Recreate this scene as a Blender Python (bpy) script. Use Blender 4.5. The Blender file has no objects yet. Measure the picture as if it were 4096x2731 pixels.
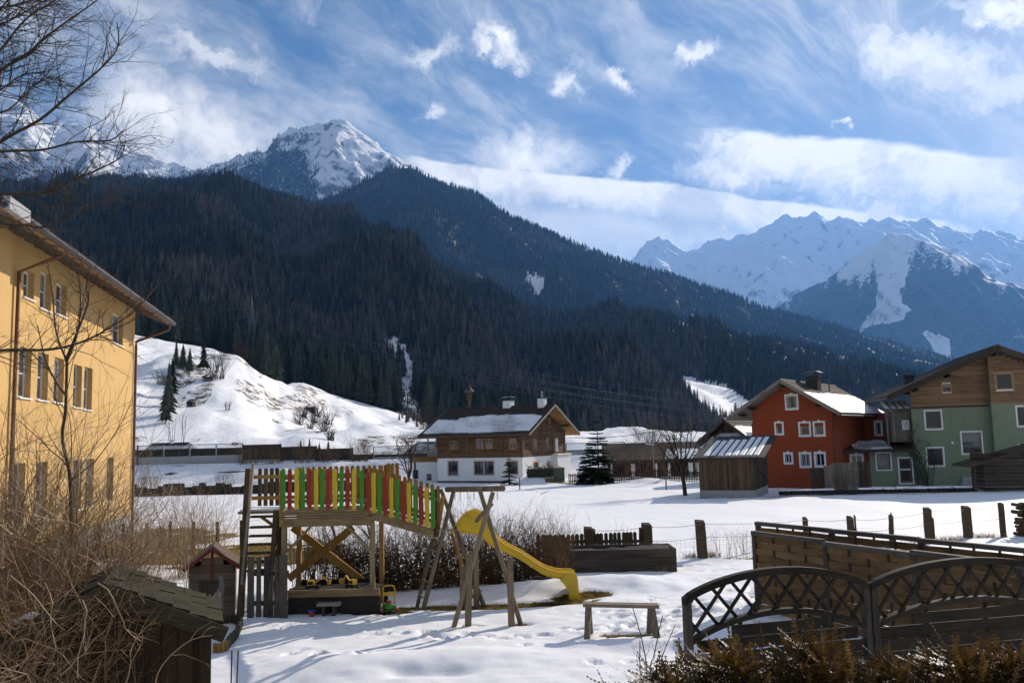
import bpy, bmesh, math, random
import numpy as np
from mathutils import Vector, Matrix
random.seed(7)
R = math.radians
SC = bpy.context.scene
COL = SC.collection
# ------------------------------------------------------------------ camera, sky, sun, exposure
FPX, EYE = 3500.0, 3.6                      # focal length in photo pixels, eye height over the garden
PITCH, ROLL = math.atan(0.1119), 0.025
cF = Vector((0, math.cos(PITCH), math.sin(PITCH)))
cU0 = Vector((0, -math.sin(PITCH), math.cos(PITCH)))
cR = Vector((1, 0, 0)) * math.cos(ROLL) - cU0 * math.sin(ROLL)
cU = Vector((1, 0, 0)) * math.sin(ROLL) + cU0 * math.cos(ROLL)
cC = Vector((0, 0, EYE))
cam = bpy.data.cameras.new('camera'); camo = bpy.data.objects.new('camera', cam); COL.objects.link(camo)
cam.sensor_width = 36; cam.lens = 36 * FPX / 4096; cam.clip_start = 0.1; cam.clip_end = 60000
mw = Matrix((cR, cU, -cF)).transposed().to_4x4(); mw.translation = cC; camo.matrix_world = mw
SC.camera = camo
SUN_AZ, SUN_EL = R(40), R(25)              # to the right of the view direction, elevation
sd = Vector((math.sin(SUN_AZ) * math.cos(SUN_EL), math.cos(SUN_AZ) * math.cos(SUN_EL), math.sin(SUN_EL)))
sl = bpy.data.lights.new('sun', 'SUN'); sl.energy = 5.0; sl.angle = R(0.5); sl.color = (1, .90, .77)
so = bpy.data.objects.new('sun', sl); COL.objects.link(so); so.rotation_euler = sd.to_track_quat('Z', 'Y').to_euler()
SC.view_settings.view_transform = 'Standard'; SC.view_settings.look = 'None'
SC.view_settings.exposure = 0.46; SC.view_settings.gamma = 1.0; SC.view_settings.use_curve_mapping = False
cy = SC.cycles
cy.use_denoising = True; cy.max_bounces = 6; cy.diffuse_bounces = 2; cy.glossy_bounces = 2
cy.transmission_bounces = 4; cy.transparent_max_bounces = 8; cy.volume_bounces = 0; cy.use_adaptive_sampling = True
cy.adaptive_threshold = 0.03; cy.sample_clamp_indirect = 6; cy.caustics_reflective = False; cy.caustics_refractive = False

def P(px, py, D):
    """photo pixel + forward distance (world y) -> world point"""
    d = cF + cR * ((px - 2048) / FPX) + cU * ((1365.5 - py) / FPX)
    return cC + d * (D / d.y)
def azel(px, py):
    d = cF + cR * ((px - 2048) / FPX) + cU * ((1365.5 - py) / FPX)
    return math.atan2(d.x, d.y), math.atan2(d.z, math.hypot(d.x, d.y))
def project(X, Y, Z):
    Z = Z - EYE
    f = Y * cF.y + Z * cF.z; r = X * cR.x + Y * cR.y + Z * cR.z; u = X * cU.x + Y * cU.y + Z * cU.z
    return 2048 + FPX * r / f, 1365.5 - FPX * u / f

# ---- node helpers
class NT:
    def __init__(s, tree): s.t = tree
    def n(s, typ, **kw):
        n = s.t.nodes.new(typ)
        for k, v in kw.items():
            if hasattr(n, k): setattr(n, k, v)
        return n
    def put(s, sock, v):
        if isinstance(v, bpy.types.NodeSocket): s.t.links.new(v, sock)
        elif v is not None: sock.default_value = v
    def m(s, op, a, b=None, c=None, clamp=False):
        n = s.n('ShaderNodeMath', operation=op, use_clamp=clamp)
        for i, v in enumerate((a, b, c)): s.put(n.inputs[i], v)
        return n.outputs[0]
    def noise(s, vec, scale, detail=3, rough=.5, dist=0.0):
        n = s.n('ShaderNodeTexNoise'); s.put(n.inputs['Vector'], vec); n.inputs['Scale'].default_value = scale
        n.inputs['Detail'].default_value = detail; n.inputs['Roughness'].default_value = rough; n.inputs['Distortion'].default_value = dist
        return n.outputs['Fac']
    def vec(s, x, y, z=0.0):
        n = s.n('ShaderNodeCombineXYZ')
        for i, v in enumerate((x, y, z)): s.put(n.inputs[i], v)
        return n.outputs[0]
    def sep(s, v):
        n = s.n('ShaderNodeSeparateXYZ'); s.put(n.inputs[0], v); return n.outputs
    def mix(s, f, a, b):
        n = s.n('ShaderNodeMix', data_type='RGBA'); s.put(n.inputs[0], f)
        for k, v in ((6, a), (7, b)):
            if isinstance(v, (tuple, list)): v = (*v[:3], 1)
            s.put(n.inputs[k], v)
        return n.outputs[2]
    def smooth(s, v, lo, hi):
        n = s.n('ShaderNodeMapRange', interpolation_type='SMOOTHSTEP'); s.put(n.inputs[0], v)
        s.put(n.inputs[1], lo); s.put(n.inputs[2], hi); return n.outputs[0]
    def mapping(s, v, scale=(1, 1, 1), rot=(0, 0, 0), loc=(0, 0, 0)):
        n = s.n('ShaderNodeMapping'); s.put(n.inputs[0], v); n.inputs['Scale'].default_value = scale
        n.inputs['Rotation'].default_value = rot; n.inputs['Location'].default_value = loc; return n.outputs[0]

W = bpy.data.worlds.new('World'); SC.world = W; W.use_nodes = True
T = NT(W.node_tree); W.node_tree.nodes.clear()
geo = T.n('ShaderNodeTexCoord').outputs['Generated']
sx, sy, sz = T.sep(geo)
sky = T.n('ShaderNodeTexSky', sky_type='NISHITA', sun_disc=False, sun_elevation=SUN_EL, sun_rotation=SUN_AZ, altitude=900, air_density=1.0, dust_density=0.6, ozone_density=2.2)
az = T.m('ARCTAN2', sx, sy); el = T.m('ARCSINE', sz)
ae = T.vec(az, el)
# high cirrus on a cloud plane
zz = T.m('ADD', T.m('MAXIMUM', sz, 0.0), 0.10)
ux, uy = T.m('DIVIDE', sx, zz), T.m('DIVIDE', sy, zz); pl = T.vec(ux, uy)
wn = T.n('ShaderNodeTexNoise'); T.put(wn.inputs['Vector'], ae); wn.inputs['Scale'].default_value = 4.0; wn.inputs['Detail'].default_value = 4
wr_, wg_, _ = T.sep(wn.outputs['Color'])
va, ve = azel(5300, 1800)     # the high streaks run towards one vanishing point, as parallel bands of cloud do
fx, fy = T.m('SUBTRACT', T.m('ADD', az, T.m('MULTIPLY', wr_, .16)), va + .08), T.m('SUBTRACT', T.m('ADD', el, T.m('MULTIPLY', wg_, .16)), ve + .08)
fr_ = T.m('SQRT', T.m('ADD', T.m('MULTIPLY', fx, fx), T.m('MULTIPLY', fy, fy))); ft_ = T.m('ARCTAN2', fy, T.m('MULTIPLY', fx, -1.0))
c1 = T.noise(T.vec(T.m('MULTIPLY', ft_, 9.0), T.m('MULTIPLY', fr_, 3.2)), 1.6, 12, .66, .2)
c3 = T.noise(T.mapping(T.vec(T.m('ADD', az, T.m('MULTIPLY', wr_, .2)), T.m('ADD', el, T.m('MULTIPLY', wg_, .2))), (1, 1.3, 1), (0, 0, R(24)), (7, 3, 0)), 6.5, 10, .66, .3)
c2 = T.noise(T.mapping(ae, (1, 1.5, 1), (0, 0, R(20)), (3.4, 1.7, 0)), 3.4, 5, .55)
cover = T.smooth(c2, .30, .64)
cir = T.m('MAXIMUM', T.m('MULTIPLY', T.smooth(c1, .36, .78), T.m('ADD', T.m('MULTIPLY', cover, .75), .25)), T.m('MULTIPLY', T.m('MULTIPLY', T.smooth(c3, .46, .80), T.smooth(el, .30, .48)), .9))
cir = T.m('MINIMUM', T.m('ADD', cir, T.m('MULTIPLY', cover, .16)), 1.0)
# low clouds: ragged lumps and long wave clouds hanging over the ridges
def warped(amp1, sc1, amp2, sc2, k):
    A_ = T.n('ShaderNodeTexNoise'); T.put(A_.inputs['Vector'], T.mapping(ae, (1, 1, 1), (0, 0, 0), (k, k * .7, 0))); A_.inputs['Scale'].default_value = sc1; A_.inputs['Detail'].default_value = 3
    B_ = T.n('ShaderNodeTexNoise'); T.put(B_.inputs['Vector'], T.mapping(ae, (1, 1, 1), (0, 0, 0), (k + 5, k, 0))); B_.inputs['Scale'].default_value = sc2; B_.inputs['Detail'].default_value = 5; B_.inputs['Roughness'].default_value = .65
    a = T.sep(A_.outputs['Color']); b = T.sep(B_.outputs['Color']); f = lambda i: T.m('ADD', T.m('MULTIPLY', T.m('SUBTRACT', a[i], .5), amp1), T.m('MULTIPLY', T.m('SUBTRACT', b[i], .5), amp2))
    return T.m('ADD', az, f(0)), T.m('ADD', el, f(1))
waz, wel = warped(.07, 14, .05, 46, 1.3)
n1 = T.noise(T.vec(waz, wel), 34, 8, .68, .3)
n2 = T.noise(T.mapping(ae, (1, 3.0, 1), (0, 0, R(8)), (5, 2, 0)), 7.0, 9, .66, .3)
def lump(px, py, rx, ry, rot=0, k=.6, op=1.0):
    a0, e0 = azel(px, py); ra, re = rx / FPX, ry / FPX
    dx = T.m('SUBTRACT', waz, a0); dy = T.m('SUBTRACT', wel, e0); c, s_ = math.cos(R(rot)), math.sin(R(rot))
    u = T.m('DIVIDE', T.m('ADD', T.m('MULTIPLY', dx, c), T.m('MULTIPLY', dy, s_)), ra); v = T.m('DIVIDE', T.m('SUBTRACT', T.m('MULTIPLY', dy, c), T.m('MULTIPLY', dx, s_)), re)
    d = T.m('SQRT', T.m('ADD', T.m('MULTIPLY', u, u), T.m('MULTIPLY', v, v)))
    return T.m('MULTIPLY', T.smooth(T.m('ADD', T.m('SUBTRACT', 1.0, d), T.m('MULTIPLY', T.m('SUBTRACT', n1, .5), k * 2)), -.18, .95), op)
def band(pts, thick, x0, x1, k=.5, op=1.0, soft=.10):
    """long cloud with a crisp upper edge through three photo points and a ragged underside"""
    q_ = np.array([azel(*p_) for p_ in pts]); co = np.polyfit(q_[:, 0], q_[:, 1], 2); n_ = T.m('MULTIPLY', T.m('SUBTRACT', n2, .5), .030)
    top = T.m('ADD', T.m('ADD', T.m('MULTIPLY', T.m('ADD', T.m('MULTIPLY', az, float(co[0])), float(co[1])), az), float(co[2])), n_)
    t = T.m('DIVIDE', T.m('SUBTRACT', top, el), thick / FPX); nn = T.m('MULTIPLY', T.m('SUBTRACT', n1, .5), k * 2)
    body = T.m('MULTIPLY', T.smooth(t, .0, soft), T.m('SUBTRACT', 1.0, T.smooth(T.m('ADD', t, nn), .35, 1.0)))
    a0, a1 = azel(x0, 700)[0], azel(x1, 700)[0]; e = T.m('ADD', az, T.m('MULTIPLY', T.m('SUBTRACT', n1, .5), .16))
    return T.m('MULTIPLY', T.m('MULTIPLY', body, T.m('MULTIPLY', T.smooth(e, a0 - .01, a0 + .07), T.m('SUBTRACT', 1.0, T.smooth(e, a1 - .05, a1 + .01)))), op)
lumps = [lump(590, 490, 270, 190, -8, .45), lump(840, 555, 330, 170, -14, .45), lump(640, 640, 400, 60, -8, .8, .8), lump(2110, 640, 250, 125, 0, .5), lump(2010, 190, 150, 60, -30, .8), lump(1720, 190, 130, 60, 10, .9, .7), lump(1740, 450, 75, 34, 0, .5),
         lump(2490, 325, 75, 45, -15, .7, .85), lump(2780, 225, 120, 50, 12, .8, .85), lump(2260, 345, 90, 60, -30, 1.0, .8), lump(3375, 515, 40, 28, 0, .6), lump(2930, 670, 260, 70, -6, .8), lump(3480, 900, 330, 80, -14, .8), lump(3560, 930, 110, 90, -40, .9, .8), lump(2480, 650, 60, 40, 0, .9, .8),
         lump(3700, 230, 330, 130, -20, 1.1, .75), lump(4040, 30, 190, 60, -20, .9, .9), lump(3950, 330, 260, 110, -10, 1.1, .7), lump(830, 215, 300, 40, -8, 1.1, .55)]
wave = [band([(1600, 622), (2600, 722), (3860, 900)], 210, 1520, 3900, .45), band([(2830, 512), (3400, 540), (4300, 660)], 290, 2760, 5200, .5), band([(1700, 700), (2500, 780), (3200, 880)], 420, 1500, 3300, .5, .55, .3)]
low = lumps[0]
for c in lumps[1:] + wave: low = T.m('MAXIMUM', low, c)
# more of the same outside the frame, all around
ring = T.m('MULTIPLY', T.smooth(T.noise(T.mapping(T.vec(waz, wel), (1, 2.6, 1), (0, 0, 0), (2.0, 1.0, 0)), 3.2, 7, .6, .3), .60, .70), T.smooth(T.m('ABSOLUTE', az), .60, .90))
low = T.m('MAXIMUM', low, T.m('MULTIPLY', ring, .9))
shade = T.smooth(T.noise(T.mapping(T.vec(waz, wel), (1, 1.7, 1), (0, 0, 0), (.05, -.045, 0)), 9, 6, .6), .30, .56)
toned = T.mix(shade, (11.0, 10.9, 11.2), (17.5, 16.8, 15.8))
blue = T.n('ShaderNodeHueSaturation'); blue.inputs['Saturation'].default_value = 1.30; blue.inputs['Value'].default_value = 1.0
T.put(blue.inputs['Color'], sky.outputs[0])
hz = T.m('SUBTRACT', 1.0, T.smooth(el, .03, .30))
base = T.mix(T.m('MULTIPLY', hz, .16), blue.outputs[0], (7.4, 8.0, 8.8))
skyc = T.mix(low, T.mix(T.m('MULTIPLY', cir, .92), base, (12.6, 12.4, 12.2)), toned)
bg = T.n('ShaderNodeBackground'); T.put(bg.inputs[0], skyc); bg.inputs[1].default_value = 0.057
W.cycles.sampling_method = 'MANUAL'; W.cycles.sample_map_resolution = 256
wo = T.n('ShaderNodeOutputWorld'); T.t.links.new(bg.outputs[0], wo.inputs[0])

# ------------------------------------------------------------------ numpy noise
def _h(i, j, s):
    n = (i.astype(np.int64) * 374761393 + j.astype(np.int64) * 668265263 + s * 974634701) & 0x7fffffff
    n = ((n ^ (n >> 13)) * 1274126177) & 0x7fffffff
    return ((n ^ (n >> 16)) & 0xffff) / 65535.0
def vn(x, y, s=0):
    x = np.asarray(x, float); y = np.asarray(y, float)
    i = np.floor(x); j = np.floor(y); fx = x - i; fy = y - j
    fx = fx * fx * fx * (fx * (fx * 6 - 15) + 10); fy = fy * fy * fy * (fy * (fy * 6 - 15) + 10)
    a, b, c, d = _h(i, j, s), _h(i + 1, j, s), _h(i, j + 1, s), _h(i + 1, j + 1, s)
    return (a + (b - a) * fx) * (1 - fy) + (c + (d - c) * fx) * fy
def fbm(x, y, s=0, o=4, g=.5):
    t = 0; a = 1; n = 0
    for k in range(o): t = t + a * (vn(x * 2 ** k, y * 2 ** k, s + k) * 2 - 1); n += a; a *= g
    return t / n
def ridged(x, y, s=0, o=4):
    t = 0; a = 1; n = 0
    for k in range(o): t = t + a * (1 - np.abs(vn(x * 2 ** k, y * 2 ** k, s + k) * 2 - 1)); n += a; a *= .5
    return t / n
def sm(a, b, v): t = np.clip((np.asarray(v, float) - a) / (b - a), 0, 1); return t * t * (3 - 2 * t)

# ------------------------------------------------------------------ mesh helpers
MATS = {}
def tag(o, label=None, cat=None, group=None, kind=None):
    if label: o['label'] = label
    if cat: o['category'] = cat
    if group: o['group'] = group
    if kind: o['kind'] = kind
    return o
def link(name, me, mat=None, parent=None):
    o = bpy.data.objects.new(name, me); COL.objects.link(o)
    if mat is not None and me is not None: me.materials.append(MATS[mat] if isinstance(mat, str) else mat)
    if parent is not None: o.parent = parent
    return o
def empty(name, loc=(0, 0, 0), rz=0.0):
    o = bpy.data.objects.new(name, None); COL.objects.link(o); o.location = loc; o.rotation_euler = (0, 0, rz)
    o.empty_display_size = .1
    return o
def np_mesh(name, V, F, smooth=False):
    me = bpy.data.meshes.new(name); V = np.asarray(V, np.float32); F = np.asarray(F, np.int32); k = F.shape[1]
    me.vertices.add(len(V)); me.vertices.foreach_set('co', V.ravel())
    me.loops.add(F.size); me.loops.foreach_set('vertex_index', F.ravel())
    me.polygons.add(len(F)); me.polygons.foreach_set('loop_start', np.arange(0, F.size, k, dtype=np.int32))
    me.polygons.foreach_set('loop_total', np.full(len(F), k, np.int32))
    if smooth: me.polygons.foreach_set('use_smooth', np.ones(len(F), bool))
    me.update(calc_edges=True); me.validate()
    return me
def grid_faces(nr, nc):
    i = np.arange(nr - 1)[:, None] * nc + np.arange(nc - 1)[None, :]
    i = i.ravel(); return np.stack([i, i + 1, i + nc + 1, i + nc], 1)
def attr(me, name, vals, typ='FLOAT'):
    a = me.attributes.new(name, typ, 'POINT'); a.data.foreach_set('value', np.asarray(vals, np.float32).ravel())
class MB:
    """collects shapes of one part; build() links them as one mesh"""
    def __init__(s): s.v = []; s.f = []
    def add(s, vs, fs):
        b = len(s.v); s.v += [tuple(v) for v in vs]; s.f += [[b + i for i in f] for f in fs]; return s
    def hexa(s, p): return s.add(p, [(0, 3, 2, 1), (4, 5, 6, 7), (0, 1, 5, 4), (1, 2, 6, 5), (2, 3, 7, 6), (3, 0, 4, 7)])
    def box(s, x0, x1, y0, y1, z0, z1):
        return s.hexa([(x0, y0, z0), (x1, y0, z0), (x1, y1, z0), (x0, y1, z0), (x0, y0, z1), (x1, y0, z1), (x1, y1, z1), (x0, y1, z1)])
    def beam(s, a, b, w, h=None, up=(0, 0, 1)):
        """square-section bar a->b; w across, h along up"""
        h = h or w; a = Vector(a); b = Vector(b); d = (b - a).normalized(); u = Vector(up)
        if abs(d.dot(u)) > .999: u = Vector((0, 1, 0))
        r = d.cross(u).normalized(); u = r.cross(d).normalized(); r = r * w / 2; u = u * h / 2
        return s.hexa([a - r - u, a + r - u, a + r + u, a - r + u, b - r - u, b + r - u, b + r + u, b - r + u])
    def tube(s, pts, rad, n=8, cap=True):
        pts = [Vector(p) for p in pts]; k = len(pts)
        rad = [rad] * k if not hasattr(rad, '__len__') else rad
        b = len(s.v); ref = None
        for i, p in enumerate(pts):
            d = (pts[min(i + 1, k - 1)] - pts[max(i - 1, 0)]).normalized()
            if ref is None: ref = Vector((0, 0, 1)) if abs(d.z) < .9 else Vector((1, 0, 0))
            r = d.cross(ref).normalized(); u = r.cross(d).normalized(); ref = u
            for j in range(n):
                t = 2 * math.pi * j / n; q = p + (r * math.cos(t) + u * math.sin(t)) * rad[i]; s.v.append(tuple(q))
        for i in range(k - 1):
            for j in range(n):
                j2 = (j + 1) % n; s.f.append([b + i * n + j, b + i * n + j2, b + (i + 1) * n + j2, b + (i + 1) * n + j])
        if cap:
            s.f.append([b + j for j in range(n)][::-1]); s.f.append([b + (k - 1) * n + j for j in range(n)])
        return s
    def prism(s, poly, o, ex, ey, en):
        """2D polygon in plane (o, ex, ey), extruded by vector en"""
        o = Vector(o); ex = Vector(ex); ey = Vector(ey); en = Vector(en); k = len(poly)
        A = [o + ex * x + ey * y for x, y in poly]
        return s.add(A + [p + en for p in A], [list(range(k))[::-1], list(range(k, 2 * k))] + [[i, (i + 1) % k, k + (i + 1) % k, k + i] for i in range(k)])
    def lathe(s, prof, c=(0, 0, 0), n=16):
        b = len(s.v)
        for r, z in prof:
            for j in range(n):
                t = 2 * math.pi * j / n; s.v.append((c[0] + r * math.cos(t), c[1] + r * math.sin(t), c[2] + z))
        for i in range(len(prof) - 1):
            for j in range(n):
                j2 = (j + 1) % n; s.f.append([b + i * n + j, b + i * n + j2, b + (i + 1) * n + j2, b + (i + 1) * n + j])
        s.f.append([b + j for j in range(n)][::-1]); s.f.append([b + (len(prof) - 1) * n + j for j in range(n)])
        return s
    def mesh(s, name, smooth=False):
        me = bpy.data.meshes.new(name); me.from_pydata(s.v, [], s.f)
        bm = bmesh.new(); bm.from_mesh(me); bmesh.ops.recalc_face_normals(bm, faces=bm.faces); bm.to_mesh(me); bm.free()
        if smooth: me.polygons.foreach_set('use_smooth', np.ones(len(me.polygons), bool))
        return me
    def build(s, name, mat, parent=None, smooth=False): return link(name, s.mesh(name, smooth), mat, parent)

# ------------------------------------------------------------------ materials
def mat(name, fn=None, color=(.5, .5, .5), rough=.8, spec=.3, metal=0.0):
    m = bpy.data.materials.new(name); m.use_nodes = True; t = NT(m.node_tree)
    b = m.node_tree.nodes['Principled BSDF']; b.inputs['Base Color'].default_value = (*color, 1); b.inputs['Roughness'].default_value = rough
    b.inputs['Specular IOR Level'].default_value = spec; b.inputs['Metallic'].default_value = metal
    if fn: fn(t, b)
    MATS[name] = m; return m
def bump(t, b, h, strength=.4, dist=.02):
    n = t.n('ShaderNodeBump'); n.inputs['Strength'].default_value = strength; n.inputs['Distance'].default_value = dist
    t.put(n.inputs['Height'], h); t.put(b.inputs['Normal'], n.outputs[0])
def objco(t): return t.n('ShaderNodeTexCoord').outputs['Object']
def wpos(t): return t.n('ShaderNodeNewGeometry').outputs['Position']
def attrf(t, n): a = t.n('ShaderNodeAttribute'); a.attribute_name = n; return a.outputs['Fac']
def rnd(t): return t.n('ShaderNodeObjectInfo').outputs['Random']

def wood(name, c0, c1, axis=0, scale=1.0, rough=.8, grain=9, var=.35, weather=0):
    """sawn wood: grain along local axis, each board a little different"""
    def fn(t, b):
        st = [7.0 * grain / 9] * 3; st[axis] = .45
        co = objco(t); r = rnd(t)
        off = t.vec(t.m('MULTIPLY', r, 37.0), t.m('MULTIPLY', r, 11.0), t.m('MULTIPLY', r, 23.0))
        va = t.n('ShaderNodeVectorMath', operation='ADD'); t.put(va.inputs[0], co); t.put(va.inputs[1], off)
        g = t.noise(t.mapping(va.outputs[0], [x * scale for x in st]), 4, 6, .65, .6)
        k = t.noise(va.outputs[0], 1.3 * scale, 3, .5)
        f = t.m('ADD', t.m('MULTIPLY', g, .75), t.m('MULTIPLY', k, .45))
        col = t.mix(t.smooth(f, .38, .82), c0, c1)
        col = t.mix(t.m('MULTIPLY', t.m('SUBTRACT', r, .5), var * 2), col, tuple(x * 1.7 for x in c1)) if var else col
        if weather: col = t.mix(t.m('MULTIPLY', t.smooth(t.noise(co, 2.2 * scale, 4, .6), .45, .7), weather), col, (.10, .095, .085))
        t.put(b.inputs['Base Color'], col); bump(t, b, g, .35, .012)
    return mat(name, fn, rough=rough, spec=.2)
def snow_fn(t, b):
    co = wpos(t)
    n = t.noise(co, 1.1, 5, .6); n2 = t.noise(co, 26, 4, .65)
    dirt = t.m('MULTIPLY', t.smooth(t.noise(co, .35, 6, .7), .60, .82), .10)
    t.put(b.inputs['Base Color'], t.mix(dirt, (.88, .875, .88), (.55, .50, .42)))
    bump(t, b, t.m('ADD', n, t.m('MULTIPLY', n2, .18)), .35, .06)
mat('snow', snow_fn, rough=.55, spec=.25)
# ------------------------------------------------------------------ ground: garden, field, road embankment
def gz0(y): return np.where(y < 22, 0, -0.0143 * (np.minimum(y, 98) - 22))
def mound(x, y, cx, cy, rx, ry, h, a=0.0):
    c, s = math.cos(a), math.sin(a); dx, dy = x - cx, y - cy
    return h * np.exp(-(((dx * c + dy * s) / rx) ** 2 + ((dy * c - dx * s) / ry) ** 2))
random.seed(3)
_prints = []
def _walk(x, y, n, dx, dy, j=.12):
    for i in range(n):
        _prints.append((x + random.uniform(-j, j), y + random.uniform(-j, j), random.uniform(.07, .13), random.uniform(.04, .08)))
        x += dx * random.uniform(.7, 1.3); y += dy * random.uniform(.7, 1.3)
_walk(3.4, 20.0, 30, .05, -.22, .5); _walk(1.4, 18.6, 26, .28, -.10, .25); _walk(2.0, 17.5, 22, .30, .02, .35); _walk(-2.6, 15.3, 14, .33, .06, .2)
_walk(-1.6, 16.6, 30, .17, .03, .3); _walk(2.4, 18.2, 30, .16, .03, .5); _walk(1.0, 17.0, 24, .2, .12, .4); _walk(-4.6, 17.6, 34, .10, -.03, .35); _walk(4.6, 19.0, 26, .05, -.2, .5); _walk(3.2, 19.2, 24, .26, .05, .6); _walk(3.0, 16.2, 16, .28, .12, .5); _walk(-4.2, 15.6, 10, .2, -.05, .4); _walk(1.2, 14.6, 12, .3, -.02, .3); _walk(4.0, 20.8, 20, .25, -.12, .7)
def grass_mask(x, y):
    """melted patches, 1 = bare turf"""
    n = fbm(x * .9, y * .9, 11, 4) * .8 + fbm(x * 4, y * 4, 31, 3) * .45
    def el(cx, cy, rx, ry, a=0.0):
        c, s = math.cos(a), math.sin(a); dx, dy = x - cx, y - cy
        return 1 - (((dx * c + dy * s) / rx) ** 2 + ((dy * c - dx * s) / ry) ** 2)
    p = [el(-.6, 19.75, 2.6, .34, .10), el(1.5, 20.4, .8, .30, .15), el(-3.0, 19.1, .8, .3, .0), el(1.9, 16.55, .75, .20, -.1), el(-.92, 17.75, .25, .12), el(.02, 17.85, .28, .12),
         el(-10.5, 31.5, 5.2, 3.4), el(-8.2, 28.0, 3.5, 1.2, .2), el(-16, 37, 4, 9, .25), el(2.9, 24.8, .35, .12), el(4.9, 25.3, .5, .2), el(8.5, 26.3, 3.2, .35, -.12), el(11, 27.5, 3.0, .4, .45),
         el(14.5, 58.5, 5, .7), el(5.2, 89.5, 2.4, 1.2, .2), el(6, 91.5, 2.6, 1.0)]
    m = p[0]
    for q in p[1:]: m = np.maximum(m, q)
    return sm(-.05, .35, m + n * .9 - .1)
def gheight(x, y):
    x = np.asarray(x, float); y = np.asarray(y, float)
    z = gz0(y) + fbm(x * .16, y * .16, 5, 3) * .10 * sm(2, 12, y) + fbm(x * .9, y * .9, 8, 4) * .035
    near = sm(30, 24, y)
    z = z + near * (fbm(x * 3.2, y * 5.5, 21, 3) * .022 - .030 * sm(.15, .5, fbm(x * 2.2, y * 4.2, 23, 3)) * sm(-.1, .3, fbm(x * .35, y * .35, 24, 2)))
    z = z + mound(x, y, .8, 21.3, 2.2, .7, .24, .08) + mound(x, y, 2.6, 21.6, 1.2, .6, .16) + mound(x, y, -1.0, 15.1, 1.6, .55, .16, .1) + mound(x, y, -3.0, 14.6, 1.4, .6, .12) + mound(x, y, 2.2, 15.7, 1.5, .30, .14, -.05) \
        + mound(x, y, 4.9, 22.4, 2.0, .6, .16, .1) + mound(x, y, 1.9, 90.0, 2.6, 1.6, .9) + mound(x, y, 12.5, 84, 2.2, 1.2, .6) + mound(x, y, -3.6, 13.6, .7, .3, -.08) + mound(x, y, -1.8, 14.2, .35, .2, -.1) + mound(x, y, -1.2, 14.25, .35, .2, -.1)
    g = grass_mask(x, y); z = z - g * .07
    return z
def gz(x, y): return float(gheight(np.array([x]), np.array([y]))[0])
xs = np.concatenate([np.arange(-160, -30, 4.), np.arange(-30, -10, .35), np.arange(-10, 8.6, .085), np.arange(8.6, 24, .3), np.arange(24, 60, 1.), np.arange(60, 171, 5.)])
ys = np.concatenate([np.arange(-30, 6, 2.), np.arange(6, 12, .5), np.arange(12, 24.5, .085), np.arange(24.5, 34, .2), np.arange(34, 104, .7), np.arange(104, 122, .35), np.arange(122, 168, 2.)])
X, Y = np.meshgrid(xs, ys); Z = gheight(X, Y)
for (fx, fy, fr, fd) in _prints:
    i0, i1 = np.searchsorted(xs, [fx - .4, fx + .4]); j0, j1 = np.searchsorted(ys, [fy - .4, fy + .4])
    xx, yy = X[j0:j1, i0:i1], Y[j0:j1, i0:i1]; q = ((xx - fx) / fr) ** 2 + ((yy - fy) / (fr * 1.1)) ** 2
    Z[j0:j1, i0:i1] += fd * (-1.15 * np.exp(-(q * .9) ** 2) + .32 * np.exp(-((np.sqrt(q) - 1.5) / .45) ** 2))
emb = sm(108, 117, Y + fbm(X * .12, Y * .1, 77, 3) * 1.2); Z += emb * (1.35 + 1.1) + emb * fbm(X * .5, Y * .5, 41, 3) * .18
Z -= sm(128, 150, Y) * 1.5
GM = grass_mask(X, Y) * (Y < 100)
soil = np.clip(sm(.18, .42, fbm(X * .55, Y * .7, 61, 4)) * sm(108.5, 110, Y) * sm(118, 116, Y) * sm(-52, -38, X) * sm(-24, -32, X) * 1.0, 0, 1)
me = np_mesh('ground', np.stack([X, Y, Z], -1).reshape(-1, 3), grid_faces(len(ys), len(xs)), True)
attr(me, 'turf', GM); attr(me, 'soil', soil)
def ground_fn(t, b):
    snow_fn(t, b); co = wpos(t)
    base = b.inputs['Base Color'].links[0].from_socket
    n = t.noise(co, 9, 5, .7); gr = t.mix(t.smooth(n, .3, .7), (.10, .075, .02), (.27, .20, .06))
    f = t.smooth(attrf(t, 'turf'), .35, .6); c = t.mix(f, base, gr)
    c = t.mix(t.smooth(attrf(t, 'soil'), .4, .6), c, (.03, .024, .02)); t.put(b.inputs['Base Color'], c)
mat('ground', ground_fn, rough=.6, spec=.25)
tag(link('ground', me, 'ground'), 'snow covered garden and field with melted turf patches', 'ground', kind='structure')
# valley floor out to the horizon
v = MB(); v.add([(-19000, -3000, -9), (19000, -3000, -9), (19000, 16000, -9), (-19000, 16000, -9)], [(0, 1, 2, 3)])
tag(v.build('valley_floor', 'snow'), 'snowy valley floor reaching to the mountains', 'ground', kind='structure')

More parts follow.
